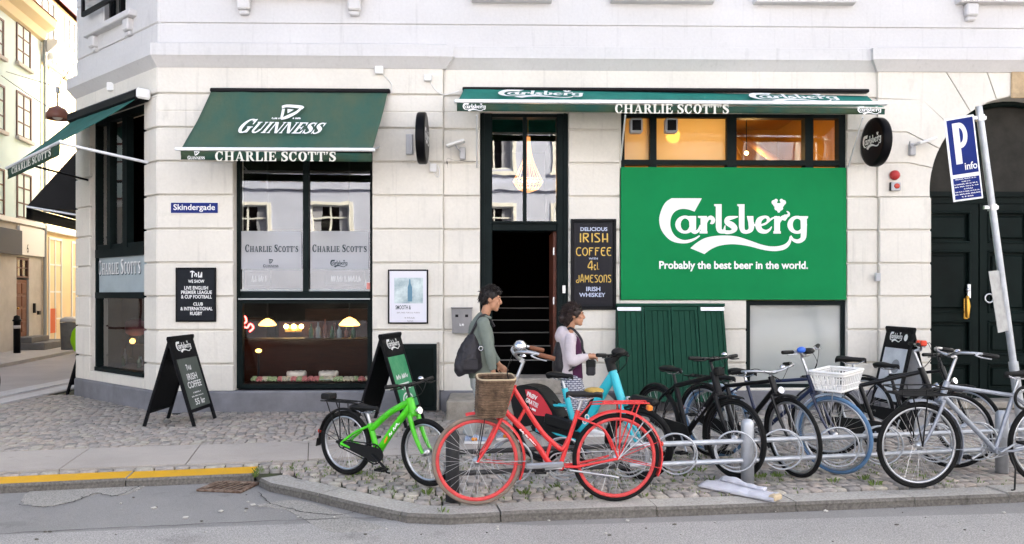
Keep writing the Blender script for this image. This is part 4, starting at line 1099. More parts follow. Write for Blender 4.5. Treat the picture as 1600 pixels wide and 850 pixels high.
# ================================================================ the house on the near side of the street, seen in the reflections
OF = Frame((0, -18.0), (-1, 0))
oh = thing('opposite_house', 'long pale plastered house with dark windows, behind the viewer, reflected in the pub windows', 'house', (0, -18, 0))
m_opp = M('pale_lilac_render', (.50, .54, .70), .8, var=.05, vscale=1)
zo = [0, 3.5, 4.75, 6.1, 7.9, 9.2, 10.8, 13.5]
xo = [-20.6 + 2.95 * i for i in range(15)]
mb = MB(); T = OF.M; x_prev = 24
mb.box((-24, .0, .6), (24, .4, 1.5), 1, T); mb.box((-24, .0, 1.501), (24, .4, 3.299), 0, T)
for z0, z1 in ((-.13, .6), (4.75, 6.1), (7.9, 9.2), (10.8, 13.5)): mb.box((-24, 0, z0), (24, .4, z1), 0, T)
mb.box((-24, 0, 3.3), (24, .38, 3.5), 0, T)
for z0, z1 in ((3.5, 4.75), (6.1, 7.9), (9.2, 10.8)):
    e = [-24] + [v for x in xo for v in (x - .68, x + .68)] + [24]
    for a, b in zip(e[::2], e[1::2]): mb.box((a, 0, z0 + .001), (b, .4, z1 - .001), 0, T)
mb.box((-24, -.12, 5.35), (24, -.001, 5.6), 0, T); mb.box((-24, -.25, 13.3), (24, -.001, 13.7), 0, T); mb.box((-24, .5, 0), (24, .6, 13.5), 2, T)
mb.build('wall', [m_opp, M('dark_shopfronts', (.06, .06, .065), .4, c2=(.2, .19, .18), vscale=.6), m_dark], oh, True)
for z0, z1 in ((3.5, 4.75), (6.1, 7.9)):
    for x in xo[2:12]:
        mb = MB()
        for a in (x - .68, x - .03, x + .62): mb.box((a, .1, z0), (a + .06, .16, z1), 0, T)
        for z in (z0, z0 + (z1 - z0) * .62, z1 - .06): mb.box((x - .62, .1005, z), (x + .62, .1595, z + .06), 0, T)
        mb.build('window_frame', m_win, oh, True)
        mb = MB()
        for a, b in ((x - .84, x - .70), (x + .70, x + .84)): mb.box((a, -.05, z0 - .12), (b, -.001, z1 + .12), 0, T)
        mb.box((x - .70, -.05, z1 + .004), (x + .70, -.001, z1 + .15), 0, T); mb.box((x - .9, -.12, z0 - .2), (x + .9, -.0505, z0 - .08), 0, T); mb.build('window_surround', m_win, oh, True)
        mb = MB(); mb.box((x - .62, .2, z0), (x - .30, .22, z1), 0, T); mb.box((x + .34, .2, z0), (x + .62, .22, z1), 0, T); mb.build('curtain', M('net_curtain', (.35, .36, .42), .9), oh, True)
nb = thing('added_shading_house', 'unseen cream house added beyond the corner to shade the houses across the side street', 'house', (Send.x, Send.y, 0))  # out of view; added and sized to keep sun off the lower walls opposite
NF = Frame((Send.x + side_dir.x * 18, Send.y + side_dir.y * 18), (-side_dir.x, -side_dir.y))
mb = MB(); mb.box((0, .02, 0), (17.9, 8, 6.6), 0, NF.M); mb.build('wall', m_wall, nb, True)
for i in range(5):
    for z in (1.2, 4.2): house_window(nb, 1.2 + i * 3.3, 2.4 + i * 3.3, z, z + 1.7, m_win, 2, 3, NF.M @ Tr(0, .02, 0))
mb = MB(); mb.slab([(-30, -18), (30, -18), (30, -14.2), (-30, -14.2)], RZ - .02, 0.0); tag(mb.build('near_pavement', m_flag), kind='structure')
# ================================================================ awnings
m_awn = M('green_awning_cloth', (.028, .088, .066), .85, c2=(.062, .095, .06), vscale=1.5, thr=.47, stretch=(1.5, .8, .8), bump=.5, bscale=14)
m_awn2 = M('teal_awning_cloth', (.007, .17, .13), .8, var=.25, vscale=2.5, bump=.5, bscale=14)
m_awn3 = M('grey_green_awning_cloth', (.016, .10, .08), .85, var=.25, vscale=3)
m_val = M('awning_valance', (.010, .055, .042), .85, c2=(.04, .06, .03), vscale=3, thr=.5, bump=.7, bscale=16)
m_alu = M('white_aluminium', (.72, .73, .74), .4, .3)
m_white = M('white_paint', ())
m_cream_l = M('cream_lettering', (.68, .66, .58), .6, var=.12, vscale=14)
m_steel = M('steel', ())
m_grey_pl = M('grey_plastic', (.42, .42, .43), .5)
m_whitebox = M('white_plastic', (.72, .71, .69), .5)
def cloth(mb, a, b, c, d, nu, nv, sag, amp, seed, mi=0, th=.004):
    """sheet a-b (top edge) to d-c (bottom edge), both faces, slightly slack"""
    a, b, c, d = map(Vector, (a, b, c, d)); nrm = (b - a).cross(d - a).normalized(); nrm = nrm if nrm.z > 0 else -nrm; vs = []
    for side in (0, 1):
        for j in range(nv + 1):
            for i in range(nu + 1):
                u, v = i / nu, j / nv; p = a.lerp(b, u).lerp(d.lerp(c, u), v)
                w = math.sin(math.pi * v) * sag + amp * noise.noise(Vector((u * 9 + seed, v * 2.2, seed))) * (1 if 0 < v else 0)
                vs.append(p - nrm * (w + side * th))
    n = (nu + 1) * (nv + 1); fs = []
    for j in range(nv):
        for i in range(nu):
            k = j * (nu + 1) + i; q_ = (k, k + 1, k + nu + 2, k + nu + 1); fs.append(q_); fs.append(tuple(n + x for x in q_[::-1]))
    rim = [i for i in range(nu + 1)] + [(j + 1) * (nu + 1) - 1 for j in range(1, nv + 1)] + [nv * (nu + 1) + i for i in range(nu - 1, -1, -1)] + [j * (nu + 1) for j in range(nv - 1, 0, -1)]
    for i in range(len(rim)): x, y = rim[i], rim[(i + 1) % len(rim)]; fs.append((x, y, n + y, n + x))
    mb.add(vs, fs, mi, None, True); return mb
def plane_pts(o, right, up):
    r, u = Vector(right).normalized(), Vector(up).normalized(); n = r.cross(u)
    return Matrix(((r.x, u.x, n.x, o[0]), (r.y, u.y, n.y, o[1]), (r.z, u.z, n.z, o[2]), (0, 0, 0, 1)))
LIFT = .03
# stout awning over the big window
ya = -.80
tl, tr = P(331, 140, -.12), P(606, 143, -.12); fl, frr = P(283, 232, ya), P(581, 236, ya); vl, vr = P(283, 249.5, ya), P(581, 253, ya)
t = thing('window_awning', 'weathered sloping green awning with white harp emblem over the big shop window', 'awning', ((tl.x + tr.x) / 2, -.1, tl.z))
cloth(MB(), tl, tr, frr, fl, 40, 14, .03, .02, 3).build('canopy', m_awn, t, True)
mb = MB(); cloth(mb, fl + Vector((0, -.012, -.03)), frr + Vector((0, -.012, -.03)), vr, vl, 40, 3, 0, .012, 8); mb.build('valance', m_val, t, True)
mb = MB(); mb.box((fl.x - .07, ya - .035, fl.z - .03), (frr.x + .04, ya + .03, fl.z + .012), ch=.01); mb.build('front_bar', m_alu, t, True)
mb = MB(); mb.box((tl.x - .02, -.15, tl.z - .035), (tr.x + .03, -.075, tl.z + .02), ch=.012); mb.build('cassette', m_black, t, True)
for x in (tl.x + .12, tr.x - .12): MB().tube([(x, -.1, tl.z - .75), (x, ya + .02, fl.z)], .013, 6).build('arm', m_alu, t, True)
Tc = plane_pts(fl, frr - fl, (tl + tr) / 2 - (fl + frr) / 2); sl_len = ((tl + tr) / 2 - (fl + frr) / 2).length; wd = (frr - fl).length
def on_slope(ink, mb, x0, y0, x1, y1, lift, fl_, Tc_, shear=0):     # fractions of the slope
    ink.lay(mb, Tc_ @ Tr(0, 0, lift), x0, y0, x1, y1, 0, shear)
mb = MB(); 
# word placed through photo points on the slope plane
def slope_uv(T_, x, y):
    Ti = T_.inverted(); o = Ti @ CAMP; p = Ti @ (CAMP + ray(x, y)); d = p - o; k = -o.z / d.z; q_ = o + d * k; return q_.x, q_.y
def ink_slope(ink, mb, T_, x0, y0, x1, y1, lift=.0, shear=0, mi=0):
    a, b = slope_uv(T_, x0, y1), slope_uv(T_, x1, y0); a2, b2 = slope_uv(T_, x0, (y0 + y1) / 2), slope_uv(T_, x1, (y0 + y1) / 2)
    ink.lay(mb, T_ @ Tr(0, 0, lift), a2[0], a[1], b2[0] - shear * (b[1] - a[1]), b[1], mi, shear)
ink_slope(stout_word(), mb, Tc, 372, 190, 512, 210.5, LIFT, .28); ink_slope(harp(), mb, Tc, 437, 166.5, 473, 190, LIFT)
ink_slope(scribble(4, 2), mb, Tc, 425, 186, 438, 189, LIFT); ink_slope(scribble(4, 3), mb, Tc, 458, 186, 471, 189, LIFT)
mb.build('stout_emblem', m_white, t, True)
def ink_front(ink, mb, x0, y0, x1, y1, y): ink_px(ink, mb, x0, y0, x1, y1, y)
mb = MB(); ink_front(serif("CHARLIE SCOTT'S", .09), mb, 336, 236.5, 525, 252, ya - .032); mb.build('valance_lettering', m_cream_l, t, True)
mb = MB(); ink_front(stout_word(), mb, 293, 243.5, 320, 249, ya - .03); ink_front(harp(), mb, 303, 236, 312, 243, ya - .03); mb.build('small_emblem', m_white, t, True)
# beer awning over door and window band
tl, tr = P(725, 138, -.10), P(1355, 150, -.10); yb = -.82; fl, frr = P(714, 158, yb), P(1382, 167, yb); vl, vr = P(714, 173.5, yb), P(1382, 179, yb)
t = thing('long_awning', 'long teal green awning with two white beer logos over the entrance and green sign', 'awning', ((tl.x + tr.x) / 2, -.1, tl.z))
cloth(MB(), tl, tr, frr, fl, 80, 10, .02, .012, 5).build('canopy', m_awn2, t, True)
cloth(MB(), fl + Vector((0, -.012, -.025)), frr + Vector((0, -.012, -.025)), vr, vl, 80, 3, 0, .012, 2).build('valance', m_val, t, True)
mb = MB(); mb.box((fl.x - .03, yb - .035, fl.z - .026), (frr.x + .03, yb + .03, fl.z + .02), ch=.01, T=Tr(0, 0, 0)); mb.build('front_bar', m_alu, t, True)
mb = MB(); mb.box((tl.x - .02, -.13, tl.z - .03), (tr.x + .02, -.03, tl.z + .015), ch=.01); mb.build('cassette', m_black, t, True)
for a, b in (((745, 262, -.05), (745, 180, yb)), ((970, 250, -.03), (977, 180, yb)), ((1325, 262, -.03), (1348, 183, yb))):
    MB().tube([P(*a), P(*b)], .011, 6).build('arm', m_alu, t, True)
Tc = plane_pts(fl, frr - fl, (tl + tr) / 2 - (fl + frr) / 2)
for x0, x1, y0, y1 in ((781, 912, 134, 152), (1166, 1299, 139, 157)):
    mb = MB(); a, b = slope_uv(Tc, x0, (y0 + y1) / 2), slope_uv(Tc, x1, (y0 + y1) / 2)
    beer_logo().lay(mb, Tc @ Tr(0, 0, .022), a[0], .16, b[0], .71); mb.build('beer_logo', m_white, t, True)
mb = MB(); ink_front(serif("CHARLIE SCOTT'S", .09), mb, 961, 162.5, 1139, 177.5, yb - .032); mb.build('valance_lettering', m_cream_l, t, True)
for x0, x1, y in ((723, 759, 161), (1340, 1377, 166)):
    mb = MB(); ink_front(beer_logo(), mb, x0, y, x1, y + 13, yb - .03); mb.build('small_emblem', m_white, t, True)
# side awning on the slanting corner
Mi = CHF.M
w = lambda u, o, z: Mi @ Vector((u, -o, z))
t = thing('corner_awning', 'teal awning opened out over the slanting corner window, seen from its end', 'awning', w((cu0 + cu1) / 2, .1, 4.2))
ua, ub = -.22, -2.42; zt_ = CHF.uz(228, 152)[1]
A1, B1 = w(ua, .16, zt_ - .04), w(ub, .16, zt_ - .04)
A2 = PD(93, 222, 10.0); B2 = PD(12, 262, 11.35)
cloth(MB(), B1, A1, A2, B2, 20, 8, .02, .01, 4).build('canopy', m_awn3, t, True)
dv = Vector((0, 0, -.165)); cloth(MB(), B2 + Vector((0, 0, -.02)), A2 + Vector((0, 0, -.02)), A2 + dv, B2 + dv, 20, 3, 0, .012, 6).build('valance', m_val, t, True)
MB().tube([A2 + (A2 - B2).normalized() * .05, B2 - (A2 - B2).normalized() * .05], .022, 8).build('front_bar', m_alu, t, True)
mb = MB(); mb.box((ub - .05, -.24, zt_ - .1), (ua + .05, -.03, zt_ + .05), 0, Mi, .03); mb.build('cassette', m_black, t, True)
mb = MB(); mb.box((ua + .051, -.24, zt_ - .09), (ua + .1, -.05, zt_ + .05), 0, Mi, .03); mb.build('end_cap', m_whitebox, t, True)
MB().tube([A2 + Vector((0, 0, -.01)), w(-.26, .03, CHF.uz(224, 257)[1])], .02, 8).build('arm', m_alu, t, True)
MB().tube([B2.lerp(A2, .3) + Vector((0, 0, -.03)), w(-2.2, .03, CHF.uz(132, 284)[1])], .016, 8).build('arm', m_black, t, True)
Tv = plane_pts(B2 + dv, A2 - B2, (0, 0, 1)); wv = (A2 - B2).length
mb = MB(); serif("CHARLIE SCOTT'S", .1).lay(mb, Tv @ Tr(0, 0, .02), wv * .12, .03, wv * .88, .13); mb.build('valance_lettering', m_cream_l, t, True)
# black awning round the corner on the side street
t = thing('side_street_awning', 'black awning in shadow round the corner on the side street face', 'awning', (Bpt.x, Bpt.y + .5, 3))
Sd = lambda s_, o, z: Vector((Bpt.x, Bpt.y, 0)) + Vector((side_dir.x, side_dir.y, 0)) * s_ + Vector((-side_dir.y, side_dir.x, 0)) * o + Vector((0, 0, z))
hi = [Sd(.6, .06, 4.05), Sd(3.2, .06, 4.05)]; lo = [Sd(.6, .95, 2.95), Sd(3.2, .95, 2.95)]
cloth(MB(), hi[0], hi[1], lo[1], lo[0], 10, 6, .01, .01, 3).build('canopy', m_black, t, True)
cloth(MB(), lo[0] + Vector((0, 0, -.01)), lo[1] + Vector((0, 0, -.01)), lo[1] + Vector((0, 0, -.2)), lo[0] + Vector((0, 0, -.2)), 10, 2, 0, .01, 3).build('valance', m_black, t, True)
for k in (0, 1): MB().tube([lo[k], Sd(.6 + 2.6 * k, .03, 2.8)], .018, 8).build('arm', m_alu, t, True)
mb = MB(); mb.add([hi[0], lo[0], Sd(.6, .06, 2.9)], [(0, 1, 2)]); mb.add([p + Vector((side_dir.x, side_dir.y, 0)) * .006 for p in (hi[0], lo[0], Sd(.6, .06, 2.9))], [(2, 1, 0)]); mb.build('side_flap', m_black, t, True)

# ================================================================ signs and boards on the wall
PW = PO - .036
def board(name, label, cat, x0, y0, x1, y1, yf, th, fw, m_fr, m_in_, inset=.008, group=None):
    t = thing(name, label, cat, (P((x0 + x1) / 2, y1, yf).x, yf, P(x0, y1, yf).z), 0, group)
    a, b = P(x0, (y0 + y1) / 2, yf - th).x, P(x1, (y0 + y1) / 2, yf - th).x; z0, z1 = P((x0 + x1) / 2, y1, yf - th).z, P((x0 + x1) / 2, y0, yf - th).z
    if fw:
        mb = MB(); mb.box((a, yf - th, z0), (a + fw, yf - .001, z1), ch=.006); mb.box((b - fw, yf - th, z0), (b, yf - .001, z1), ch=.006); mb.box((a + fw, yf - th + .0005, z0), (b - fw, yf - .001, z0 + fw), ch=.006); mb.box((a + fw, yf - th + .0005, z1 - fw), (b - fw, yf - .001, z1), ch=.006)
        mb.build('frame', m_fr, t, True)
    mb = MB(); mb.box((a + fw, yf - th + inset, z0 + fw), (b - fw, yf - .002, z1 - fw), ch=.002); mb.build('panel', m_in_, t, True)
    return t, yf - th + inset - .0015
m_slate = M('slate_panel', (.012, .014, .018), .5, var=.3, vscale=5, spec=.1)
t, yi = board('menu_board', 'small black framed board listing football and rugby, under the blue street sign', 'sign', 274, 418, 337, 503, PW, .03, .022, m_black, m_slate)
mb = MB()
def lines(mb, rows, yi):
    for txt, x0, y0, x1, y1 in rows: ink_px(sans(txt, .02), mb, x0, y0, x1, y1, yi)
lines(mb, (('WE SHOW', 294, 437, 319, 442), ('LIVE ENGLISH', 288, 447, 325, 452.5), ('PREMIER LEAGUE', 283, 454, 331, 459.5), ('& CUP FOOTBALL', 283, 461, 331, 466.5), ('CLUB', 302, 472.5, 317, 477.5), ('& INTERNATIONAL', 282, 479.5, 332, 485), ('RUGBY', 297, 487, 316, 492.5)), yi)
k = tw_ink = Ink(); k.strip([(0, 1, .2), (.5, 1.1, .22), (1, .9, .16)]); k.strip([(.5, 1, .26), (.45, .4, .26), (.4, 0, .2)]); k.strip([(1, .2, .2), (1.2, .7, .24), (1.5, .5, .2), (1.4, .1, .2)]); k.strip([(1.9, 1, .26), (1.9, 0, .2)]); k.strip([(2.1, .3, .2), (2.3, .1, .24), (2.6, .9, .22), (2.6, 0, .2)])
ink_px(k, mb, 297, 423, 316, 434, yi); mb.build('lettering', m_white, t, True)
t, yi = board('street_sign', 'small dark blue street name sign reading Skindergade on the cream corner pier', 'sign', 266, 316, 341, 333.5, PW, .012, .006, m_white, M('sign_blue', (.010, .024, .16), .4, var=.15, spec=.1), .003)
mb = MB(); ink_px(sans('Skindergade', .015), mb, 271, 319, 336, 331, yi); mb.build('lettering', m_white, t, True)
t, yi = board('framed_poster', 'black framed white poster with a bottle picture and the words SMOOTH &', 'poster', 606, 421, 669, 506, PW, .03, .02, m_black, M('poster_paper', (.66, .65, .70), .35))
mb = MB(); pq(mb, 616, 434, 661, 474, yi - .001); mb.build('picture', M('poster_picture', (.25, .33, .36), .4, c2=(.62, .7, .68), vscale=5, thr=.5), t, True)
mb = MB(); a = P(640, 472, yi).x; z0 = P(640, 471, yi).z
sc_ = P(641, 450, yi).x - P(640, 450, yi).x
mb.prism([(a - 3 * sc_, z0), (a + 4 * sc_, z0), (a + 4 * sc_, z0 + 22 * sc_), (a + 1.6 * sc_, z0 + 29 * sc_), (a + 1.2 * sc_, z0 + 35 * sc_), (a - .6 * sc_, z0 + 35 * sc_), (a - .9 * sc_, z0 + 29 * sc_), (a - 3 * sc_, z0 + 22 * sc_)], yi - .003, yi - .0015); mb.build('bottle_print', M('bottle_blue', (.10, .22, .30), .35), t, True)
mb = MB(); ink_px(sans('SMOOTH &', .02), mb, 618, 477, 642, 483.5, yi); mb.build('lettering', m_ltr, t, True)
mb = MB(); ink_px(scribble(14, 4), mb, 620, 487, 656, 490, yi); ink_px(scribble(6, 5), mb, 632, 495, 648, 498, yi); ink_px(scribble(4, 6), mb, 636, 500, 646, 503, yi); mb.build('small_print', M('grey_print', (.4, .38, .4), .6), t, True)
# Irish coffee board
t, yi = board('coffee_board', 'tall black board with yellow hand lettered IRISH COFFEE beside the entrance', 'sign', 892, 342, 963, 484, -.024, .05, .04, m_black, M('gloss_black', (.005, .005, .010), .25, spec=.15), .025)
mb = MB(); z0, z1 = 348, 478
pb(mb, 897, 347.5, 958.5, 349, yi - .004, yi); pb(mb, 897, 476.5, 958.5, 478, yi - .004, yi); mb.build('inner_bead', m_slate, t, True)
def stroke_caps(txt):
    """thin hand-painted art nouveau capitals"""
    g = {'I': [[(.15, 1), (.15, 0)]], 'R': [[(.1, 1), (.1, 0)], [(.1, .97), (.5, .95), (.55, .75), (.45, .58), (.12, .5)], [(.25, .5), (.6, 0)]], 'S': [[(.55, .95), (.2, .97), (.08, .8), (.5, .35), (.45, .08), (.05, .05)]],
         'H': [[(.1, 1), (.1, 0)], [(.55, 1), (.55, 0)], [(.1, .35), (.55, .35)]], 'C': [[(.62, .95), (.3, 1), (.06, .75), (.06, .25), (.3, 0), (.62, .08)]], 'O': [[(.35, 1), (.06, .75), (.06, .25), (.35, 0), (.62, .25), (.62, .75), (.35, 1)]],
         'F': [[(.1, 0), (.1, .95)], [(.08, .96), (.6, .96)], [(.1, .62), (.45, .62)]], 'E': [[(.58, .97), (.2, .97), (.08, .7), (.08, .3), (.25, .02), (.58, .03)], [(.1, .6), (.45, .6)]], 'J': [[(.45, 1), (.45, .2), (.3, 0), (.02, .02), (.02, .25), (.3, .35)]],
         'A': [[(.05, 0), (.25, 1), (.4, 1), (.6, 0)], [(.12, .3), (.52, .3)]], 'M': [[(.05, 0), (.1, 1), (.38, .4), (.66, 1), (.7, 0)]], 'N': [[(.1, 0), (.1, .95)], [(.1, .95), (.4, 1), (.55, .8), (.55, 0)]], '4': [[(.5, 0), (.5, 1), (.05, .32), (.7, .32)]],
         'c': [[(.4, .45), (.1, .5), (.05, .2), (.15, 0), (.42, .05)]], 'l': [[(.12, .8), (.12, 0)]], '.': [[(.08, .06), (.12, .0)]]}
    ink = Ink(); x = 0
    for ch in txt:
        if ch == ' ': x += .4; continue
        for s_ in g[ch]: ink.strip([(x + a, b, .13) for a, b in s_], 5 if len(s_) > 2 else 1)
        x += max(a for s_ in g[ch] for a, b in s_) + .2
    return ink
m_gold = M('gold_paint', (.62, .40, .08), .45, var=.2, vscale=30); m_pblue = M('pale_blue_paint', (.50, .55, .70), .55)
mb = MB()
for txt, b in (('IRISH', (906, 364, 950, 379)), ('COFFEE', (900, 386, 955, 400)), ('4', (918, 407, 927, 422)), ('cl.', (928, 410, 936, 422)), ('JAMESONS', (900, 428, 955, 442))): ink_px(stroke_caps(txt), mb, *b, yi)
mb.build('yellow_lettering', m_gold, t, True)
mb = MB()
for txt, b in (('DELICIOUS', (907, 355, 949, 361)), ('WITH', (920, 402.5, 934, 405.5)), ('IRISH', (916, 448, 938, 455)), ('WHISKEY', (905, 457.5, 946, 464))): ink_px(sans(txt, .02), mb, *b, yi)
mb.build('blue_lettering', m_pblue, t, True)
# the big green beer sign
ysg = -.026
t = thing('beer_sign', 'huge flat green beer sign with white logo and slogan covering the window', 'sign', (P(1145, 468, ysg).x, ysg, pz(1145, 468, ysg)))
mb = MB(); mb.box((P(969.5, 365, ysg).x, ysg - .03, pz(1145, 468.5, ysg)), (P(1321, 365, ysg).x, ysg + .001, pz(1145, 262, ysg)), ch=.004); mb.build('panel', M('beer_green', (.003, .20, .06), .55, spec=.08, var=.09, vscale=1.0, bump=.2, bscale=1.5), t, True)
mb = MB()
s_ = lambda zx, zy: (1020 + zx / 1600 * 260, 295 + zy / 831 * 135)
(ax, ay), (bx_, by_) = s_(62, 92), s_(1494, 628)
ink_px(beer_logo(), mb, ax, ay, bx_, by_, ysg - .0315); mb.build('beer_logo', m_white, t, True)
mb = MB(); ink_px(sans('Probably the best beer in the world.', .028), mb, 1030, 408, 1262.5, 424, ysg - .0315); mb.build('slogan', m_white, t, True)

# round lit signs on brackets
def round_sign(label, pxx, pyy, y, rot, ry=.36, rx=.30):
    c = P(pxx, pyy, y); t = thing('round_sign', label, 'sign', c, rot, 'round black beer signs on wall brackets')
    mb = MB(); n = 40; th = .12
    prof = [(.86, -th * .5), (.97, -th * .46), (1.0, -th * .3), (1.0, th * .3), (.97, th * .46), (.86, th * .5)]
    vs = [(q_ * rx * math.cos(2 * math.pi * j / n), y_, q_ * ry * math.sin(2 * math.pi * j / n)) for q_, y_ in prof for j in range(n)]
    fs = [(i * n + j, i * n + (j + 1) % n, (i + 1) * n + (j + 1) % n, (i + 1) * n + j) for i in range(len(prof) - 1) for j in range(n)]
    mb.add(vs, fs, 0, None, True); mb.add([(0.86 * rx * math.cos(2 * math.pi * j / n), -th * .5, .86 * ry * math.sin(2 * math.pi * j / n)) for j in range(n)], [list(range(n))]); mb.add([(0.86 * rx * math.cos(2 * math.pi * j / n), th * .5, .86 * ry * math.sin(2 * math.pi * j / n)) for j in range(n)], [list(range(n))])
    mb.build('lamp_box', M('gloss_sign_black', (.005, .005, .006), .3, spec=.06), t)
    for sgn in (1, -1):
        mb = MB(); T = Matrix(((sgn, 0, 0, 0), (0, 0, -sgn, -sgn * (th * .5 + .0015)), (0, 1, 0, 0), (0, 0, 0, 1)))
        beer_logo().lay(mb, T, -rx * .74, -ry * .28, rx * .76, ry * .34); mb.build('beer_logo', m_white, t)
    return t
t = round_sign('round black beer sign seen edge on, left of the entrance', 660, 216, -.37, R(88), .335, .30)
mb = MB(); mb.box((.30, -.02, -.12), (.355, .02, .10), ch=.006); mb.box((.27, -.015, -.02), (.30, .015, .02)); mb.build('bracket', m_black, t)
t2 = round_sign('round black beer sign with its white logo facing the viewer, by the archway', 1369, 222, -.36, R(-86), .32, .30)
mb = MB(); mb.box((-.345, -.02, -.12), (-.30, .02, .10), ch=.006); mb.build('bracket', m_black, t2)
# floodlights, boxes, alarm
def floodlight(label, pxx, pyy, bend=1):
    c = P(pxx, pyy, -.03); t = thing('floodlight', label, 'floodlight', c, 0, 'small floodlights on the facade')
    mb = MB(); mb.box((-.03, -.10, -.09), (.05, .0, .07), ch=.01); mb.build('base_box', m_grey_pl, t)
    mb = MB(); mb.box((-.15, -.22, .02), (.10, -.05, .055), T=Rot(-18, 'Y') @ Tr(-.02 if bend > 0 else .17, -.05, .08 if bend > 0 else .0), ch=.01); mb.build('lamp_head', m_whitebox, t)
    mb = MB(); mb.tube([(0, -.09, 0), (-.06, -.14, .05), (-.08, -.18, .08)], .008, 6); mb.build('arm', m_grey_pl, t)
    return t
floodlight('small white floodlight on grey box just left of the entrance', 722, 240)
floodlight('small white floodlight on grey box beside the archway', 1420, 234, -1)
def wall_box(name, label, cat, pxx, pyy, w, h, d, m, group=None, yf=PW, cord=None):
    c = P(pxx, pyy, yf); t = thing(name, label, cat, c, 0, group)
    MB().box((-w / 2, -d, -h / 2), (w / 2, .0, h / 2), ch=.008).build('casing', m, t)
    if cord: MB().tube([(a - c.x, yf - .008 - c.y + .0, b - c.z) for a, b in [(P(u, v, yf - .008).x, P(u, v, yf - .008).z) for u, v in cord]], .006, 5, sub=4).build('cable', m_whitebox, t)
    return t
gb = 'small white boxes on the upper facade'
wall_box('junction_box', 'small white junction box right of the green awning top, cable hanging from it', 'junction box', 593, 111, .11, .10, .07, m_whitebox, gb, cord=((596, 114), (604, 122), (612, 132), (611, 145), (606, 147)))
wall_box('junction_box', 'small white junction box under the cornice near the long awning', 'junction box', 669, 123, .10, .08, .06, m_whitebox, gb, cord=((671, 126), (680, 140), (693, 148), (705, 146), (717, 142)))
wall_box('junction_box', 'small white junction box hanging by a cable under the edge-on round sign', 'junction box', 677, 263, .09, .11, .06, m_whitebox, gb, cord=((664, 250), (672, 255), (677, 268), (684, 277), (687, 268), (684, 258)))
wall_box('junction_box', 'small grey box beside the edge-on round sign', 'junction box', 640, 226, .09, .27, .05, m_grey_pl, gb)
wall_box('junction_box', 'small grey switch box low on the pier by the archway', 'junction box', 1370, 433, .07, .11, .05, m_grey_pl, gb)
c = P(1397, 274, PW); t = thing('fire_bell', 'round red alarm bell on the pier beside the archway', 'alarm bell', c)
MB().lathe([(0, .07), (.035, .066), (.062, .045), (.068, .01), (.06, 0), (0, 0)], 20, T=Rot(90, 'X')).build('dome', M('bell_red', (.42, .03, .03), .35), t)
t = wall_box('alarm_box', 'dark alarm box with red light below the red bell', 'alarm box', 1397, 292, .13, .11, .06, m_grey_pl)
MB().ball((.01, -.06, .005), (.04, .02, .035)).build('red_light', M('red_lens', (.5, .06, .04), .2), t)
MB().box((-.066, -.05, -.056), (-.045, -.005, .056)).build('side_plate', m_black, t)
wall_box('sensor_box', 'small white sensor box above the corner window awning', 'sensor', 178, 137, .1, .12, .06, m_whitebox).location = CHF.M @ Vector((CHF.uz(178, 137)[0], -.03, CHF.uz(178, 137)[1]))
c = P(722, 501, -.024); t = thing('ashtray_box', 'grey metal wall box with two square slots, behind the man', 'ashtray', c)
mb = MB(); mb.prism([(-.125, -.165), (.125, -.165), (.135, .165), (-.135, .165)], -.11, -.001); mb.box((-.145, -.125, .166), (.145, 0, .18), ch=.004)
mb.build('body', M('grey_enamel', (.22, .21, .21), .45, var=.12, vscale=6), t)
for x in (-.065, .065): MB().box((x - .02, -.112, .05), (x + .02, -.1095, .085)).build('slot', m_black, t)
mb = MB(); Ts = Matrix(((1, 0, 0, 0), (0, 0, -1, -.112), (0, 1, 0, 0), (0, 0, 0, 1))); scribble(3, 9).lay(mb, Ts, -.03, -.07, .03, -.03); mb.build('lettering', m_white, t)
# cable along the pier
mb = MB(); mb.tube([P(700, 262, -.03), P(699, 248, -.03), P(712, 251, -.03), P(745, 252, -.03)], .007, 5, sub=5); tag(mb.build('wall_cable', m_black), 'thin black cable running along the pier below the left floodlight', 'cable')

# ================================================================ cellar hatch, cupboard, gas cover
m_hatch = M('hatch_green', (.008, .05, .03), .6, spec=.1, var=.15, vscale=3, bump=.12, bscale=30)
t = thing('cellar_hatch', 'tall dark green boarded cellar hatch leaning under the beer sign', 'hatch', (P(1050, 630).x, -.2, 0))
tl, tr, bl, br = P(964, 475, -.16), P(1130, 475, -.16), P(968, 628, -.45), P(1142, 628, -.45)
def hp(u, v, o=0.0):
    p = bl.lerp(br, u).lerp(tl.lerp(tr, u), v); nrm = (br - bl).cross(tl - bl).normalized(); return p + nrm * (-o if nrm.y > 0 else o)
def hbox(mb, u0, u1, v0, v1, o0, o1, mi=0):
    vs = [hp(u, v, o) for o in (o0, o1) for u, v in ((u0, v0), (u1, v0), (u1, v1), (u0, v1))]
    mb.add(vs, [(0, 3, 2, 1), (4, 5, 6, 7), (0, 1, 5, 4), (1, 2, 6, 5), (2, 3, 7, 6), (3, 0, 4, 7)], mi)
for k in range(4):
    a, b = k / 4 + .004, (k + 1) / 4 - .004; mb = MB()
    for j in range(4): hbox(mb, a + .02 + (b - a - .04) * j / 4 + .004, a + .02 + (b - a - .04) * (j + 1) / 4 - .004, .03, .95, -.01, .004)
    hbox(mb, a, b, .03, .95, -.03, -.011); hbox(mb, a, a + .022, .0, .97, -.02, .022); hbox(mb, b - .022, b, .0, .97, -.02, .022); hbox(mb, a + .022, b - .022, .0, .05, -.02, .0215); hbox(mb, a + .022, b - .022, .93, .97, -.02, .0215)
    mb.build('door_leaf', m_hatch, t, True)
mb = MB()
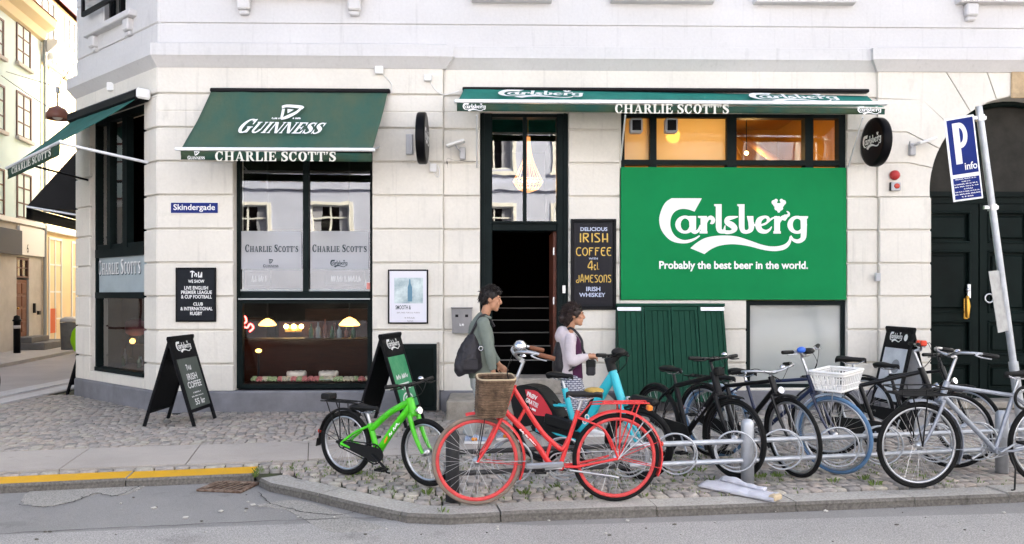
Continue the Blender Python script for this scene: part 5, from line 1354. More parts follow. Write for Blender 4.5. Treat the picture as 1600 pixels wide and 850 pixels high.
for poly_ in ([tl, bl, Vector((bl.x, -.06, 0)), Vector((tl.x, -.06, tl.z))], [tr, br, Vector((br.x, -.06, 0)), Vector((tr.x, -.06, tr.z))]): mb.add([p + Vector((0, .02, 0)) for p in poly_], [(0, 1, 2, 3)])
hbox(mb, -.008, 1.008, .975, 1.0, -.06, .04); mb.build('side_cheek', m_hatch, t, True)
for u0, u1 in ((.0, .22), (.78, 1.0)):
    mb = MB(); hbox(mb, u0, u1, .925, .962, .0225, .03); mb.build('hinge_strap', M('zinc', (.5, .52, .54), .4, .8, var=.2), t, True)
c = P(667, 640, PW); t = thing('meter_cupboard', 'low dark green wall cupboard behind the middle chalkboard', 'cupboard', (c.x, PW, 0))
a, b, z0, z1 = P(626, 590, PW).x, P(683, 590, PW).x, .02, P(660, 537, PW).z
mb = MB(); mb.box((a, PW - .10, z0), (b, PW - .001, z1), ch=.006); mb.build('casing', m_dg, t, True)
mb = MB(); mb.box((a + .04, PW - .115, z0 + .05), (b - .04, PW - .101, z1 - .05), ch=.006); mb.build('door', m_gate, t, True)
mb = MB(); mb.box((b + .002, PW - .10, z0), (b + .03, PW - .001, z1 + .02)); mb.build('stone_edge', m_stone, t, True)

# ================================================================ A-boards
m_ab = M('aboard_black', (.006, .006, .007), .6, var=.3, vscale=6, spec=.1); m_chalk = M('chalk_panel', (.085, .10, .088), .6, var=.25, vscale=3)
def a_board(label, loc, rot, hgt, wid, spread, style):
    """hinge along local y; +x leaf carries the writing; 2-D on the leaf: x from -w/2 (near) to w/2, y up along the leaf"""
    t = thing('chalkboard_stand', label, 'sandwich board', loc, rot, 'black A-frame boards on the pavement')
    sx = spread / 2; L = math.hypot(sx, hgt)
    for sgn in (1, -1):
        T = plane_pts((sgn * sx, 0, 0), (0, sgn, 0), (-sgn * sx, 0, hgt)); w = wid / 2
        mb = MB(); mb.box((-w, .0, -.03), (-w + .05, L, .0), 0, T, .004); mb.box((w - .05, 0, -.03), (w, L, .0), 0, T, .004); mb.box((-w + .05, L - .27, -.029), (w - .05, L - .001, -.001), 0, T, .004); mb.box((-w + .05, .16, -.029), (w - .05, .20, -.001), 0, T, .004)
        leaf = mb.build('leaf', m_ab, t)
        face = m_ab if sgn < 0 and style != 2 else (m_chalk if style == 0 else (M('poster_green', (.02, .26, .11), .5, c2=(.10, .36, .17), vscale=4) if style == 1 else M('poster_grey', (.46, .48, .52), .45, c2=(.66, .67, .70), vscale=3)))
        mb = MB(); mb.box((-w + .05, .201, -.022), (w - .05, L - .271, -.006), 0, T); mb.build('writing_panel', face, leaf)
        front = sgn > 0 if style != 2 else sgn < 0
        if not front: continue
        mb = MB(); Tq = T @ Tr(0, 0, .002); beer_logo().lay(mb, Tq, -w * .62, L - .2, w * (.6 if style != 2 else .3), L - .06)
        if style == 2: Ink().disc(0, 0, 1).lay(mb, Tq, w * .42, L - .17, w * .68, L - .08)
        mb.build('beer_logo', m_white, leaf)
        mb = MB(); Tq = T @ Tr(0, 0, -.0045)
        if style == 0:
            sans('IRISH', .02).lay(mb, Tq, -w * .42, L * .50, w * .42, L * .575); sans('COFFEE', .02).lay(mb, Tq, -w * .55, L * .41, w * .6, L * .485); sans('55 kr', .02).lay(mb, Tq, -w * .35, L * .215, w * .5, L * .285)
            tw_ink.lay(mb, Tq, -w * .3, L * .61, w * .12, L * .68); scribble(7, 3).lay(mb, Tq, -w * .3, L * .345, w * .35, L * .365); scribble(10, 4).lay(mb, Tq, -w * .5, L * .305, w * .5, L * .325)
        elif style == 1:
            Ink().rect(0, 0, 1, 1).lay(mb, Tq, -w * .6, L * .44, w * .5, L * .455)
            scribble(5, 7, .9).lay(mb, Tq, -w * .6, L * .50, w * .6, L * .56); scribble(4, 8, .9).lay(mb, Tq, -w * .4, L * .38, w * .6, L * .42)
            Ink().arc(0, 0, 1, 1, 0, 360, .2, .2).arc(0, 0, .55, .55, 0, 360, .15, .15).lay(mb, Tq, -w * .55, L * .19, w * .5, L * .35)
        else:
            scribble(8, 5).lay(mb, Tq, -w * .4, L * .40, w * .5, L * .43); Ink().disc(0, 0, 1).lay(mb, Tq, -w * .1, L * .48, w * .5, L * .64); scribble(9, 6).lay(mb, Tq, -w * .5, L * .27, w * .5, L * .29)
        mb.build('lettering', m_white if style != 2 else M('faded_print', (.25, .26, .28), .6), leaf)
    mb = MB(); mb.box((-.025, -wid / 2, hgt - .02), (.025, wid / 2, hgt + .012), ch=.008); mb.build('hinge_rail', m_ab, t)
    return t
c1 = G(305, 667); c2 = G(338, 652); c3 = G(222, 667)
a_board('black chalkboard stand reading IRISH COFFEE 55 kr, nearest the slanting corner', ((c1.x + c3.x) / 2, (c1.y + c2.y) / 2, 0), R(-2), 1.04, .68, abs(c1.x - c3.x), 0)
a_board('black stand with green poster beside the green bicycle', (-1.27, -1.05, 0), R(-13), 1.07, .68, .66, 1)
a_board('black stand with pale poster standing left of the archway', (5.24, -.52, 0), R(4), 1.12, .62, .52, 2)
p = PD(119, 620, 12.55)
a_board('black stand half hidden round the corner on the side street', (p.x + .18, p.y, 0), R(-10), .62, .5, .4, 3)

# ================================================================ things in the pub window
def pend(label, pxx, pyy, y, r, w=0):
    c = P(pxx, pyy, y); t = thing('pub_lamp', label, 'lamp', c, 0, 'amber pub lamps')
    MB().lathe([(.02, r * .7), (r * .6, r * .45), (r, 0), (r * .92, -.02), (0, -.03)], 18).build('lamp_shade', emit('amber_shade', (1, .5, .12), 1.3), t)
    MB().tube([(0, 0, r * .7), (0, 0, 4.45 - c.z)], .01, 5).build('cord', m_black, t)
    if w: lamp_point((c.x, c.y - .25, c.z - .25), w, (1, .55, .22))
pend('left amber pub lamp glowing behind the lower window pane', 418, 507 , 2.2, .14, .9); pend('right amber pub lamp glowing behind the lower window pane', 546, 507, 2.2, .17, 1.1)
c = P(459, 512, 2.02); t = thing('wall_sconce', 'three armed amber wall light over the bar', 'wall light', c)
for dx in (-.12, 0, .12): MB().ball((dx, 0, .02), .035).build('bulb', emit('warm_bulb', ()), t)
MB().tube([(-.12, 0, 0), (0, .02, -.06), (.12, 0, 0)], .012, 6).build('arm', M('brass', ()), t)
MB().tube([(0, .02, -.06), (0, .14, -.05)], .012, 6).build('wall_bar', M('brass', ()), t)
for i, (x0, y0, x1, y1, l) in enumerate(((445, 508, 471, 519, 'upper of two small landscape pictures on the dark pub wall'), (445, 529, 471, 549, 'lower of two small landscape pictures on the dark pub wall'))):
    t, yi = board('landscape_picture', l, 'picture', x0, y0, x1, y1, 2.1, .03, .03, M('gilt', (.25, .17, .06), .5), M('picture_paint', (.16, .2, .1), .6, c2=(.4, .4, .25), vscale=4), .008, 'pictures on the pub wall')
mb = MB(); mb.box((P(436, 540, 2.16).x, 2.16, .22), (P(522, 540, 2.16).x, 2.24, P(480, 503, 2.16).z)); tag(mb.build('pub_partition', M('bar_wood', ()), bld, True))
t = thing('neon_sign', 'red neon squiggle glowing at the left of the lower window', 'neon sign', P(382, 505, .5))
mb = MB(); mb.tube([P(x, y, .5) for x, y in ((376, 500), (382, 494), (385, 502), (379, 508), (386, 512), (391, 506), (396, 512), (390, 518))], .012, 6, sub=4); mb.build('tube', emit('neon_red', (1, .05, .05), 4), t, True)
MB().tube([P(382, 494, .5), P(382, 472, .5)], .004, 4).build('cord', m_black, t, True)
zs_ = P(470, 597, .25).z
mb = MB(); mb.box((w1l + .03, .17, zs_ - .06), (w1r - .03, .75, zs_ - .002)); mb.build('display_shelf', M('bar_wood', ()), bld, True)
for pxx in (463.5, 513.5):
    c = P(pxx, 592, .42); c.z = zs_; t = thing('cake', 'round white iced cake on a plate in the lower window, ' + ('nearer the neon sign' if pxx < 480 else 'nearer the entrance'), 'cake', c, 0, 'cakes on the window shelf')
    MB().lathe([(0, 0), (.1, 0), (.19, .03), (.2, .036), (.1, .045), (0, .045)], 24).build('plate', M('green_plate', (.35, .45, .38), .3), t)
    MB().lathe([(0, .046), (.135, .046), (.137, .115), (.125, .13), (0, .132)], 24).build('sponge', M('icing', (.7, .6, .5), .5), t)
    MB().ring((0, 0, .065), .138, .007, 'z', 32, 6).build('jam_line', M('jam', (.4, .05, .06), .4), t)
    mb = MB()
    for j in range(10): mb.ball((.118 * math.cos(j * .628), .118 * math.sin(j * .628), .130), (.016, .016, .007), n=6, k=4)
    mb.build('cream_dots', M('icing', ()), t)
rd = random.Random(6)
m_roses = [M('rose_' + n, c_, .6, var=.3, vscale=20) for n, c_ in (('pink', (.5, .16, .15)), ('green', (.30, .36, .18)), ('cream', (.5, .42, .30)))]
rk = {}
for j, pxx in enumerate(range(397, 575, 8)):
    c = P(pxx + rd.uniform(-2, 2), 596, .24 + rd.uniform(0, .06)); i = rd.randrange(3); c.z = zs_
    lab = ('small pink fabric rose on the window shelf', 'small green rosette on the window shelf', 'small cream fabric rose on the window shelf')[i]
    if i not in rk:
        mb = MB()
        for k_ in range(3):
            for a in range(6): an = a * 1.047 + k_ * .5; rr = .042 - k_ * .012; mb.ball((rr * math.cos(an), rr * math.sin(an), .03 + k_ * .014), (.02, .02, .022), n=6, k=4)
        rk[i] = mb.build('rose', m_roses[i]); o = rk[i]
    else: o = rk[i].copy(); COL.objects.link(o)
    o.location = c; tag(o, lab, 'rose', 'roses along the window shelf')
c = P(565, 597, .28); c.z = zs_; tag(MB().ball((0, 0, .04), .04).build('orange', M('orange_peel', (.6, .25, .02), .5, bump=.3)), 'single orange at the right end of the window shelf', 'fruit').location = c
for x0, x1, l in ((383, 423, 'dark letter board hanging in the left upper pane'), (507, 570, 'wide dark letter board hanging in the right upper pane')):
    t, yi = board('letter_board', l, 'sign', x0, 423, x1, 447, .32, .02, .008, m_black, m_slate, .004, 'dark boards hung inside the window')
    mb = MB(); ink_px(scribble(5 if x1 < 450 else 10, x0, .9), mb, x0 + 10, 430, x1 - 6, 441, yi); mb.build('lettering', M('faded_print', (.25, .26, .28), .6), t, True)
# things behind the corner window
def corner_in(px_, py_, d): u, z = CHF.uz(px_, py_, d); return CHF.M @ Vector((u, d, z))
for px_, py_, l in ((170, 533, 'small amber lamp low in the corner window, left'), (207, 533, 'small amber lamp low in the corner window, right'), (192, 485, 'small amber lamp high in the lower corner pane')):
    c = corner_in(px_, py_, .9); t = thing('candle_lamp', l, 'lamp', c, 0, 'amber lights in the corner window')
    MB().ball((0, 0, 0), .045).build('flame_globe', emit('amber_shade', ()), t); MB().tube([(0, 0, -.04), (0, 0, -.3)], .012, 6).build('stem', m_black, t)
    MB().lathe([(0, -.30), (.06, -.30), (.05, -.27), (0, -.27)], 12).build('foot', m_black, t)
for px_, py_, d_, l in ((404, 548, .9, 'small amber tea light standing low at the left of the lower window'), (372 + 14, 566, 1.4, 'small amber tea light at the far left of the lower window'), (561, 560, 1.5, 'small amber tea light low at the right of the lower window')):
    c = P(px_, py_, d_); t = thing('tea_light', l, 'lamp', c, 0, 'amber tea lights in the lower window')
    MB().ball((0, 0, 0), (.045, .045, .03)).build('flame_globe', emit('amber_shade', ()), t); MB().tube([(0, 0, -.03), (0, 0, .22 - c.z)], .015, 6).build('stem', m_black, t)
rd = random.Random(44)
for j in range(7):
    c = P(486 + j * 11, 553, 1.2); h = rd.uniform(.16, .3); c.z = .9
    o = MB().lathe([(0, 0), (.035, 0), (.035, h * .6), (.013, h * .78), (.013, h), (0, h)], 10).build('bottle', M('bottle_' + str(j % 3), ((.03, .09, .04), (.25, .3, .32), (.16, .05, .03))[j % 3], .15)); o.location = c
    tag(o, ('dark green', 'pale clear', 'dark red')[j % 3] + ' bottle standing on the bar behind the cakes', 'bottle', 'bottles on the bar behind the cakes')
mb = MB(); a_, b_ = P(380, 560, 1.1).x, P(575, 560, 1.1).x; mb.box((a_, 1.05, .22), (b_, 1.35, .88)); mb.box((a_ - .03, 1.0, .881), (b_ + .03, 1.4, .899), ch=.006); mb.build('bar_counter', M('bar_wood', ()), bld, True)
c = corner_in(188, 430, .9); lamp_point((c.x, c.y, 3.2), 5, (1, .6, .28))
u0 = CHF.uz(148, 570, .4)[0]; u1 = CHF.uz(228, 570, .4)[0]
mb = MB(); mb.box((u0 - .1, .36, zz[0] - .12), (u1 + .05, 1.1, zz[0] + .02), 0, CHF.M); mb.box((u0, .9, zz[0] + .02), (u1, 1.1, zz[0] + .32), 0, CHF.M); mb.build('window_bench', M('bar_wood', ()), bld, True)
rd = random.Random(12)
for j in range(9):
    u = u0 + (u1 - u0) * (j + .6) / 9.5; c = CHF.M @ Vector((u, .55 + .2 * (j % 3), zz[0] + .021)); h = rd.uniform(.14, .3)
    o = MB().lathe([(0, 0), (.035, 0), (.035, h * .6), (.013, h * .78), (.013, h), (0, h)], 10).build('bottle', M('bottle_' + str(j % 3), ((.03, .09, .04), (.25, .3, .32), (.16, .05, .03))[j % 3], .15))
    o.location = c; tag(o, ('dark green', 'pale clear', 'dark red')[j % 3] + ' bottle standing behind the corner window', 'bottle', 'bottles behind the corner window')
# parasol-like mauve cushion shapes behind
c = corner_in(212, 512, 1.0); t = thing('mauve_cushion', 'mauve cushion leaning behind the corner window', 'cushion', c)
MB().ball((0, 0, 0), (.22, .08, .14)).build('cover', M('mauve_cloth', (.3, .12, .18), .8, bump=.4, bscale=30), t); MB().ring((0, -.0, 0), .16, .01, n=20).build('piping', M('dark_cloth', (.05, .02, .04), .8), t)
# chandelier behind the transom pane
c = P(825, 285, 1.2); t = thing('chandelier', 'glowing bead chandelier hanging behind the pane over the entrance', 'chandelier', c)
sc_ = .0106
mb = MB()
for j in range(22):
    a = j * 2 * math.pi / 22
    prof = [(.03, .68), (.045, .5), (.09, .3), (.21, .04), (.215, 0), (.15, -.1), (.02, -.15)]
    mb.tube([(r_ * math.cos(a), r_ * math.sin(a), z) for r_, z in prof], .0045, 4, sub=2)
for z, r_ in ((.04, .21), (.0, .215), (-.1, .15), (.3, .09)): mb.ring((0, 0, z), r_, .008, 'z', 24, 5)
mb.build('bead_strings', emit('bead_glow', (1, .5, .2), .16), t)
for j in range(5):
    MB().ball((.1 * math.cos(j * 1.257), .1 * math.sin(j * 1.257), .02), .022, n=8, k=6).build('bulb', emit('soft_bulb', (1, .6, .28), 1.2), t)
MB().tube([(0, 0, .68), (0, 0, 4.5 - c.z)], .012, 5).build('chain', M('brass', ()), t)
lamp_point((c.x, c.y - .35, c.z - .1), 2, (1, .6, .3))
# wall lamps of the amber band
for pxx in (991, 1045):
    c = P(pxx, 200, .13); t = thing('square_speaker', 'small dark square speaker on the ' + ('narrow left' if pxx < 1000 else 'wide left') + ' amber pane', 'speaker', c, 0, 'square speakers on the amber panes')
    MB().box((-.085, -.19, -.1), (.085, -.05, .1), ch=.02).build('casing', m_grey_pl, t); MB().box((-.06, -.195, -.07), (.06, -.188, .07), ch=.005).build('grille', m_black, t); MB().tube([(0, -.06, .09), (0, -.02, .16)], .01, 5).build('bracket', m_black, t)

# ================================================================ side street furniture
c = PD(90, 186, 15.5); t = thing('street_lamp', 'brown red dome lamp hanging on wires over the side street', 'street lamp', c)
MB().lathe([(.02, .26), (.05, .24), (.14, .20), (.2, .1), (.215, 0), (.205, -.005), (.19, .09), (.04, .2)], 28).build('lamp_shade', M('lamp_brown', (.19, .07, .045), .4, coat=.3), t)
MB().ball((0, 0, .04), (.09, .09, .06)).build('bulb', M('lamp_glass', (.75, .72, .65), .3), t)
MB().tube([(0, 0, .25), (0, 0, .62)], .014, 6).build('stem', m_black, t); MB().box((-.03, -.03, .5), (.03, .03, .62), ch=.008).build('clamp', m_grey_pl, t)
wl = Vector((c.x, c.y, c.z + .62))
def wire(a, b, sag, label):
    a, b = Vector(a), Vector(b); pts = [a.lerp(b, i / 16) - Vector((0, 0, sag * math.sin(math.pi * i / 16))) for i in range(17)]
    tag(MB().tube(pts, .007, 4).build('overhead_wire', m_black), label, 'wire', 'wires across the side street')
h1 = HF.M @ Vector((hu(10), 0, hz(10, 112))); wire(h1, wl, .0, 'thin wire from the mint house to the hanging lamp'); wire(wl, Sd(1.8, .0, 6.6), .0, 'thin wire from the hanging lamp to the corner building')
wire(HF.M @ Vector((hu(2), 0, hz(2, 118))), Sd(6.5, .0, 4.9), .35, 'sagging thin wire crossing below the hanging lamp')
c = PD(26.5, 555, 20.2); t = thing('bollard', 'black round bollard at the kerb before the brown door', 'bollard', (c.x, c.y, .07))
MB().lathe([(0, 0), (.08, 0), (.08, .8), (.1, .8), (.1, .84), (.08, .85), (.07, .93), (0, .96)], 14).build('post', m_black, t); MB().lathe([(.082, .62), (.083, .62), (.083, .70), (.082, .70)], 14).build('band', m_grey_pl, t)
c = PD(107, 545, 21.5); t = thing('litter_bin', 'grey litter bin on the far pavement before the yellow house', 'bin', (c.x, c.y, .07))
MB().lathe([(0, 0), (.18, 0), (.2, .7), (.21, .72), (0, .74)], 16).build('bin_body', M('bin_grey', (.16, .16, .16), .6, var=.3), t); MB().lathe([(0, .741), (.21, .741), (.19, .82), (.08, .88), (0, .88)], 16).build('lid', m_grey_pl, t)
c = PD(121, 541, 20.6); t = thing('lime_sack', 'bright lime green sack leaning by the grey litter bin', 'sack', (c.x, c.y, .07), 0)
mb = MB(); mb.ball((0, 0, .32), (.17, .13, .33), n=16, k=10)
for v in mb.v: v.x += .03 * noise.noise(v * 6); v.y += .03 * noise.noise(v * 6 + Vector((3, 1, 2)))
mb.build('bag', M('lime_fabric', (.28, .62, .01), .6, bump=.5, bscale=20), t); MB().tube([(-.05, 0, .62), (0, 0, .70), (.05, 0, .62)], .014, 6, sub=4).build('handle', m_black, t)
# storm drain
c = G(358, 762, RZ); g1, g2 = G(332, 768, RZ), G(377, 770, RZ); d = (g2 - g1).normalized()
t = thing('drain_grate', 'rusty iron drain grate in the gutter at the yellow kerb end', 'drain', (c.x, c.y, RZ), math.atan2(d.y, d.x))
m_rust = M('rusty_iron', (.10, .055, .035), .8, .3, c2=(.26, .2, .16), vscale=25, bump=.5)
mb = MB(); mb.box((-.2, -.17, .0), (.2, -.13, .02), ch=.005); mb.box((-.2, .13, .0), (.2, .17, .02), ch=.005); mb.box((-.2, -.129, .0), (-.16, .129, .019), ch=.005); mb.box((.16, -.129, .0), (.2, .129, .019), ch=.005); mb.build('frame', m_rust, t)
mb = MB()
for j in range(6): mb.box((-.011, -.16, .010), (.011, .16, .016), T=Tr(-.138 + j * .055, 0, 0) @ Rot(-14, 'Z') @ Matrix.Scale(.8, 4, (0, 1, 0)))
mb.build('bars', m_rust, t); MB().box((-.17, -.14, .0005), (.17, .14, .003)).build('pit', M('pit_black', (.003, .003, .003), .9), t)

# ================================================================ parking sign on its leaning post
pt, pbm = PD(1529, 166, 8.35), G(1600, 690); pbm = Vector((pbm.x, pbm.y, 0))
t = thing('parking_sign', 'blue P info parking sign on a leaning grey steel post', 'road sign', pbm)
mb = MB(); mb.tube([pbm, pt], .034, 12); mb.tube([pbm, pbm.lerp(pt, .24)], .046, 12); mb.build('post', M('galvanised', (.42, .44, .47), .45, .6, var=.15, vscale=9), t, True)
ax_up = (pt - pbm).normalized()
tl, tr, bl = PD(1474.5, 186.5, 8.27), PD(1525, 170, 8.14), PD(1489.5, 316, 8.27)
rgt = (tr - tl); rgt -= ax_up * rgt.dot(ax_up) * .0; upv = (tl - bl).normalized(); rgt = (rgt - upv * rgt.dot(upv)).normalized()
hgt = (tl - bl).length; wdt = (PD(1536, 303, 8.15) - bl).length * .98
Tp = plane_pts(bl, rgt, upv)
mb = MB(); mb.box((0, 0, -.022), (wdt, hgt, -.001), 0, Tp, .004); mb.build('backing', m_alu, t, True)
mb = MB(); mb.box((.022, hgt * .32, .0), (wdt - .012, hgt - .022, .003), 0, Tp); mb.box((.022, .02, .0), (wdt - .012, hgt * .275, .003), 0, Tp); mb.build('blue_panel', M('sign_blue', ()), t, True)
mb = MB(); Tq = Tp @ Tr(0, 0, .0045)
kP = Ink().rect(0, 0, .3, 1).arc(.3, .69, .36, .31, -90, 90, .2, .13).rect(.25, .87, .32, 1).rect(.25, .38, .32, .51)
kP.lay(mb, Tq, wdt * .25, hgt * .44, wdt * .72, hgt * .93); sans('info', .02).lay(mb, Tq, wdt * .52, hgt * .36, wdt * .93, hgt * .45)
for j, (a, b, s) in enumerate(((.15, .85, 1), (.35, .65, 2), (.1, .88, 3), (.1, .9, 4), (.4, .7, 5), (.1, .92, 6), (.06, .94, 7), (.3, .7, 8))): scribble(12 if b - a > .5 else 5, s).lay(mb, Tq, wdt * a, hgt * (.252 - j * .03), wdt * b, hgt * (.268 - j * .03))
mb.build('lettering', m_white, t, True)
for f in (.965, .70):
    q_ = pbm.lerp(pt, f); mb = MB(); mb.tube([q_ - ax_up * .03, q_ + ax_up * .03], .046, 12); mb.box((-.09, -.02, -.02), (.06, .02, .02), T=Tr(*q_), ch=.005); mb.build('clamp', m_steel, t, True)
# small pale plate lower down, seen from behind
q1 = [PD(1545, 424, 8.3), PD(1563, 422, 8.38), PD(1578, 516, 8.38), PD(1560, 520, 8.3)]
mb = MB(); nq = (q1[1] - q1[0]).cross(q1[3] - q1[0]).normalized() * .006
mb.add(q1 + [p + nq for p in q1], [(0, 1, 2, 3), (7, 6, 5, 4), (0, 4, 5, 1), (1, 5, 6, 2), (2, 6, 7, 3), (3, 7, 4, 0)]); mb.build('small_plate', M('plate_pale', (.33, .33, .32), .5, var=.3, vscale=6), t, True)
# folded white sheets left on the kerb
a, b = G(1098, 760), G(1215, 784); d = (b - a).normalized(); Lp = (b - a).length
t = thing('plastic_roll', 'folded white plastic sheeting lying on the kerb by the rail post', 'plastic sheeting', (a.x, a.y, .004), math.atan2(d.y, d.x))
m_pl = M('white_sheet', (.5, .5, .545), .35, var=.1, bump=.6, bscale=18)
def fold(x0, x1, ya0, ya1, yb0, yb1, z, th, seed):
    """one folded layer: a creased flat sleeve, wide at one end"""
    mb = MB(); nu, nv = 22, 10; vs = []
    for side in (0, 1):
        for i in range(nu + 1):
            for j in range(nv + 1):
                s_, q_ = i / nu, j / nv; x = x0 + (x1 - x0) * s_; y = (ya0 + (ya1 - ya0) * q_) * (1 - s_) + (yb0 + (yb1 - yb0) * q_) * s_
                h = th * (.35 + .65 * math.sin(math.pi * min(max(q_, .02), .98))) + .034 * abs(noise.noise(Vector((x * 7, y * 20, seed)))) + .008 * noise.noise(Vector((x * 14, y * 30, seed)))
                vs.append((x + .012 * noise.noise(Vector((y * 20, seed, 0))) * (1 if i in (0, nu) else 0), y, z + (max(h, .004) if side == 0 else 0)))
    n_ = (nu + 1) * (nv + 1); fs = []
    for i in range(nu):
        for j in range(nv): k_ = i * (nv + 1) + j; q4 = (k_, k_ + 1, k_ + nv + 2, k_ + nv + 1); fs += [q4, tuple(n_ + v for v in q4[::-1])]
    for i in range(nu):
        for j in (0, nv): a_, b_ = i * (nv + 1) + j, (i + 1) * (nv + 1) + j; fs.append((a_, b_, n_ + b_, n_ + a_))
    for j in range(nv):
        for i in (0, nu): a_, b_ = i * (nv + 1) + j, i * (nv + 1) + j + 1; fs.append((a_, b_, n_ + b_, n_ + a_))
    mb.add(vs, fs, 0, None, True); return mb
fold(0, Lp, -.06, .12, -.055, .055, 0, .04, 1).build('roll', m_pl, t); fold(.06, Lp * .97, .06, .24, -.02, .08, .012, .028, 4).build('fold', m_pl, t); fold(.10, Lp * .8, .10, .17, .03, .08, .045, .02, 7).build('fold', m_pl, t)
MB().box((Lp - .05, -.055, .003), (Lp + .012, .055, .05), ch=.012).build('end_liner', M('cardboard', (.45, .36, .24), .8), t)
# ================================================================ bicycles
m_tyre = M('tyre_rubber', (.009, .009, .009), .85, var=.3, vscale=12, spec=.15); m_chrome = M('chrome', (.6, .6, .62), .25, 1.0, var=.25, vscale=30); m_spoke = M('spoke_steel', (.55, .55, .56), .35, 1.0)
m_bk = M('gloss_black_frame', (.005, .005, .006), .3, spec=.3); m_rub = M('black_plastic', (.008, .008, .008), .55, spec=.2); m_alu2 = M('brushed_alloy', (.42, .43, .45), .35, .9, var=.1, vscale=14)
def mudguard(mb, c, Rr, w, a0, a1, mi=0, T=None, n=26):
    vs = []
    for i in range(n + 1):
        a = R(a0 + (a1 - a0) * i / n)
        for y, d in ((-w, -.012), (-w * .6, .002), (0, .006), (w * .6, .002), (w, -.012)):
            vs.append((c[0] + (Rr + d) * math.cos(a), y, c[2] + (Rr + d) * math.sin(a)))
        for y, d in ((w * .97, -.014), (0, .003), (-w * .97, -.014)):
            vs.append((c[0] + (Rr + d) * math.cos(a), y, c[2] + (Rr + d) * math.sin(a)))
    mb.add(vs, [(i * 8 + j, i * 8 + (j + 1) % 8, i * 8 + 8 + (j + 1) % 8, i * 8 + 8 + j) for i in range(n) for j in range(8)], mi, T, True)
_whl = {}
def wheel(root, mat, r, tw, m_t, m_r, m_h, ns=32, rimw=.012, key=None):
    """a wheel part (hub and spokes) with tyre and rim under it"""
    if key in _whl:
        o = copy_tree(_whl[key], root); o.matrix_basis = mat; return o
    mb = MB(); hub = .03
    mb.tube([(0, -.05, 0), (0, -.034, 0), (0, -.033, 0), (0, .033, 0), (0, .034, 0), (0, .05, 0)], [.012, .012, hub, hub, .012, .012], 10)
    rr = r - tw - rimw
    for i in range(ns):
        a = 2 * math.pi * i / ns; s_ = 1 if i % 2 else -1; b = a + (1 if (i // 2) % 2 else -1) * .9
        mb.tube([(hub * math.cos(b), .03 * s_, hub * math.sin(b)), (rr * math.cos(a), .004 * s_, rr * math.sin(a))], .0014, 3, cap=False)
    o = mb.build('wheel', m_h, root); o.matrix_basis = mat
    MB().ring((0, 0, 0), r - tw / 2, tw / 2, n=64, k=10).build('tyre', m_t, o)
    mb = MB(); mb.tube([((r - tw - rimw * .5) * math.cos(2 * math.pi * i / 64), 0, (r - tw - rimw * .5) * math.sin(2 * math.pi * i / 64)) for i in range(64)], rimw, 8, closed=True, flat=None); mb.build('rim', m_r, o)
    _whl[key] = o
    return o
def saddle_mesh(T, wid=.155, ln=.27, thick=.05):
    mb = MB(); sec = [(-.50, .55, -.02), (-.46, .9, .0), (-.32, 1.0, .006), (-.12, .82, .002), (.08, .45, -.004), (.28, .26, -.006), (.44, .2, -.006), (.5, .1, -.015)]
    vs = []; n = 12
    for x, w, dz in sec:
        for j in range(n):
            a = 2 * math.pi * j / n; s_ = math.sin(a)
            vs.append((x * ln, math.cos(a) * w * wid / 2, dz + (s_ * .018 if s_ > 0 else s_ * thick * (.8 if w > .6 else .55))))
    fs = [(i * n + j, i * n + (j + 1) % n, (i + 1) * n + (j + 1) % n, (i + 1) * n + j) for i in range(len(sec) - 1) for j in range(n)]
    mb.add(vs, fs + [list(range(n))[::-1], list(range((len(sec) - 1) * n, len(sec) * n))], 0, T, True); return mb
def V(x, y=0, z=0): return Vector((x, y, z))
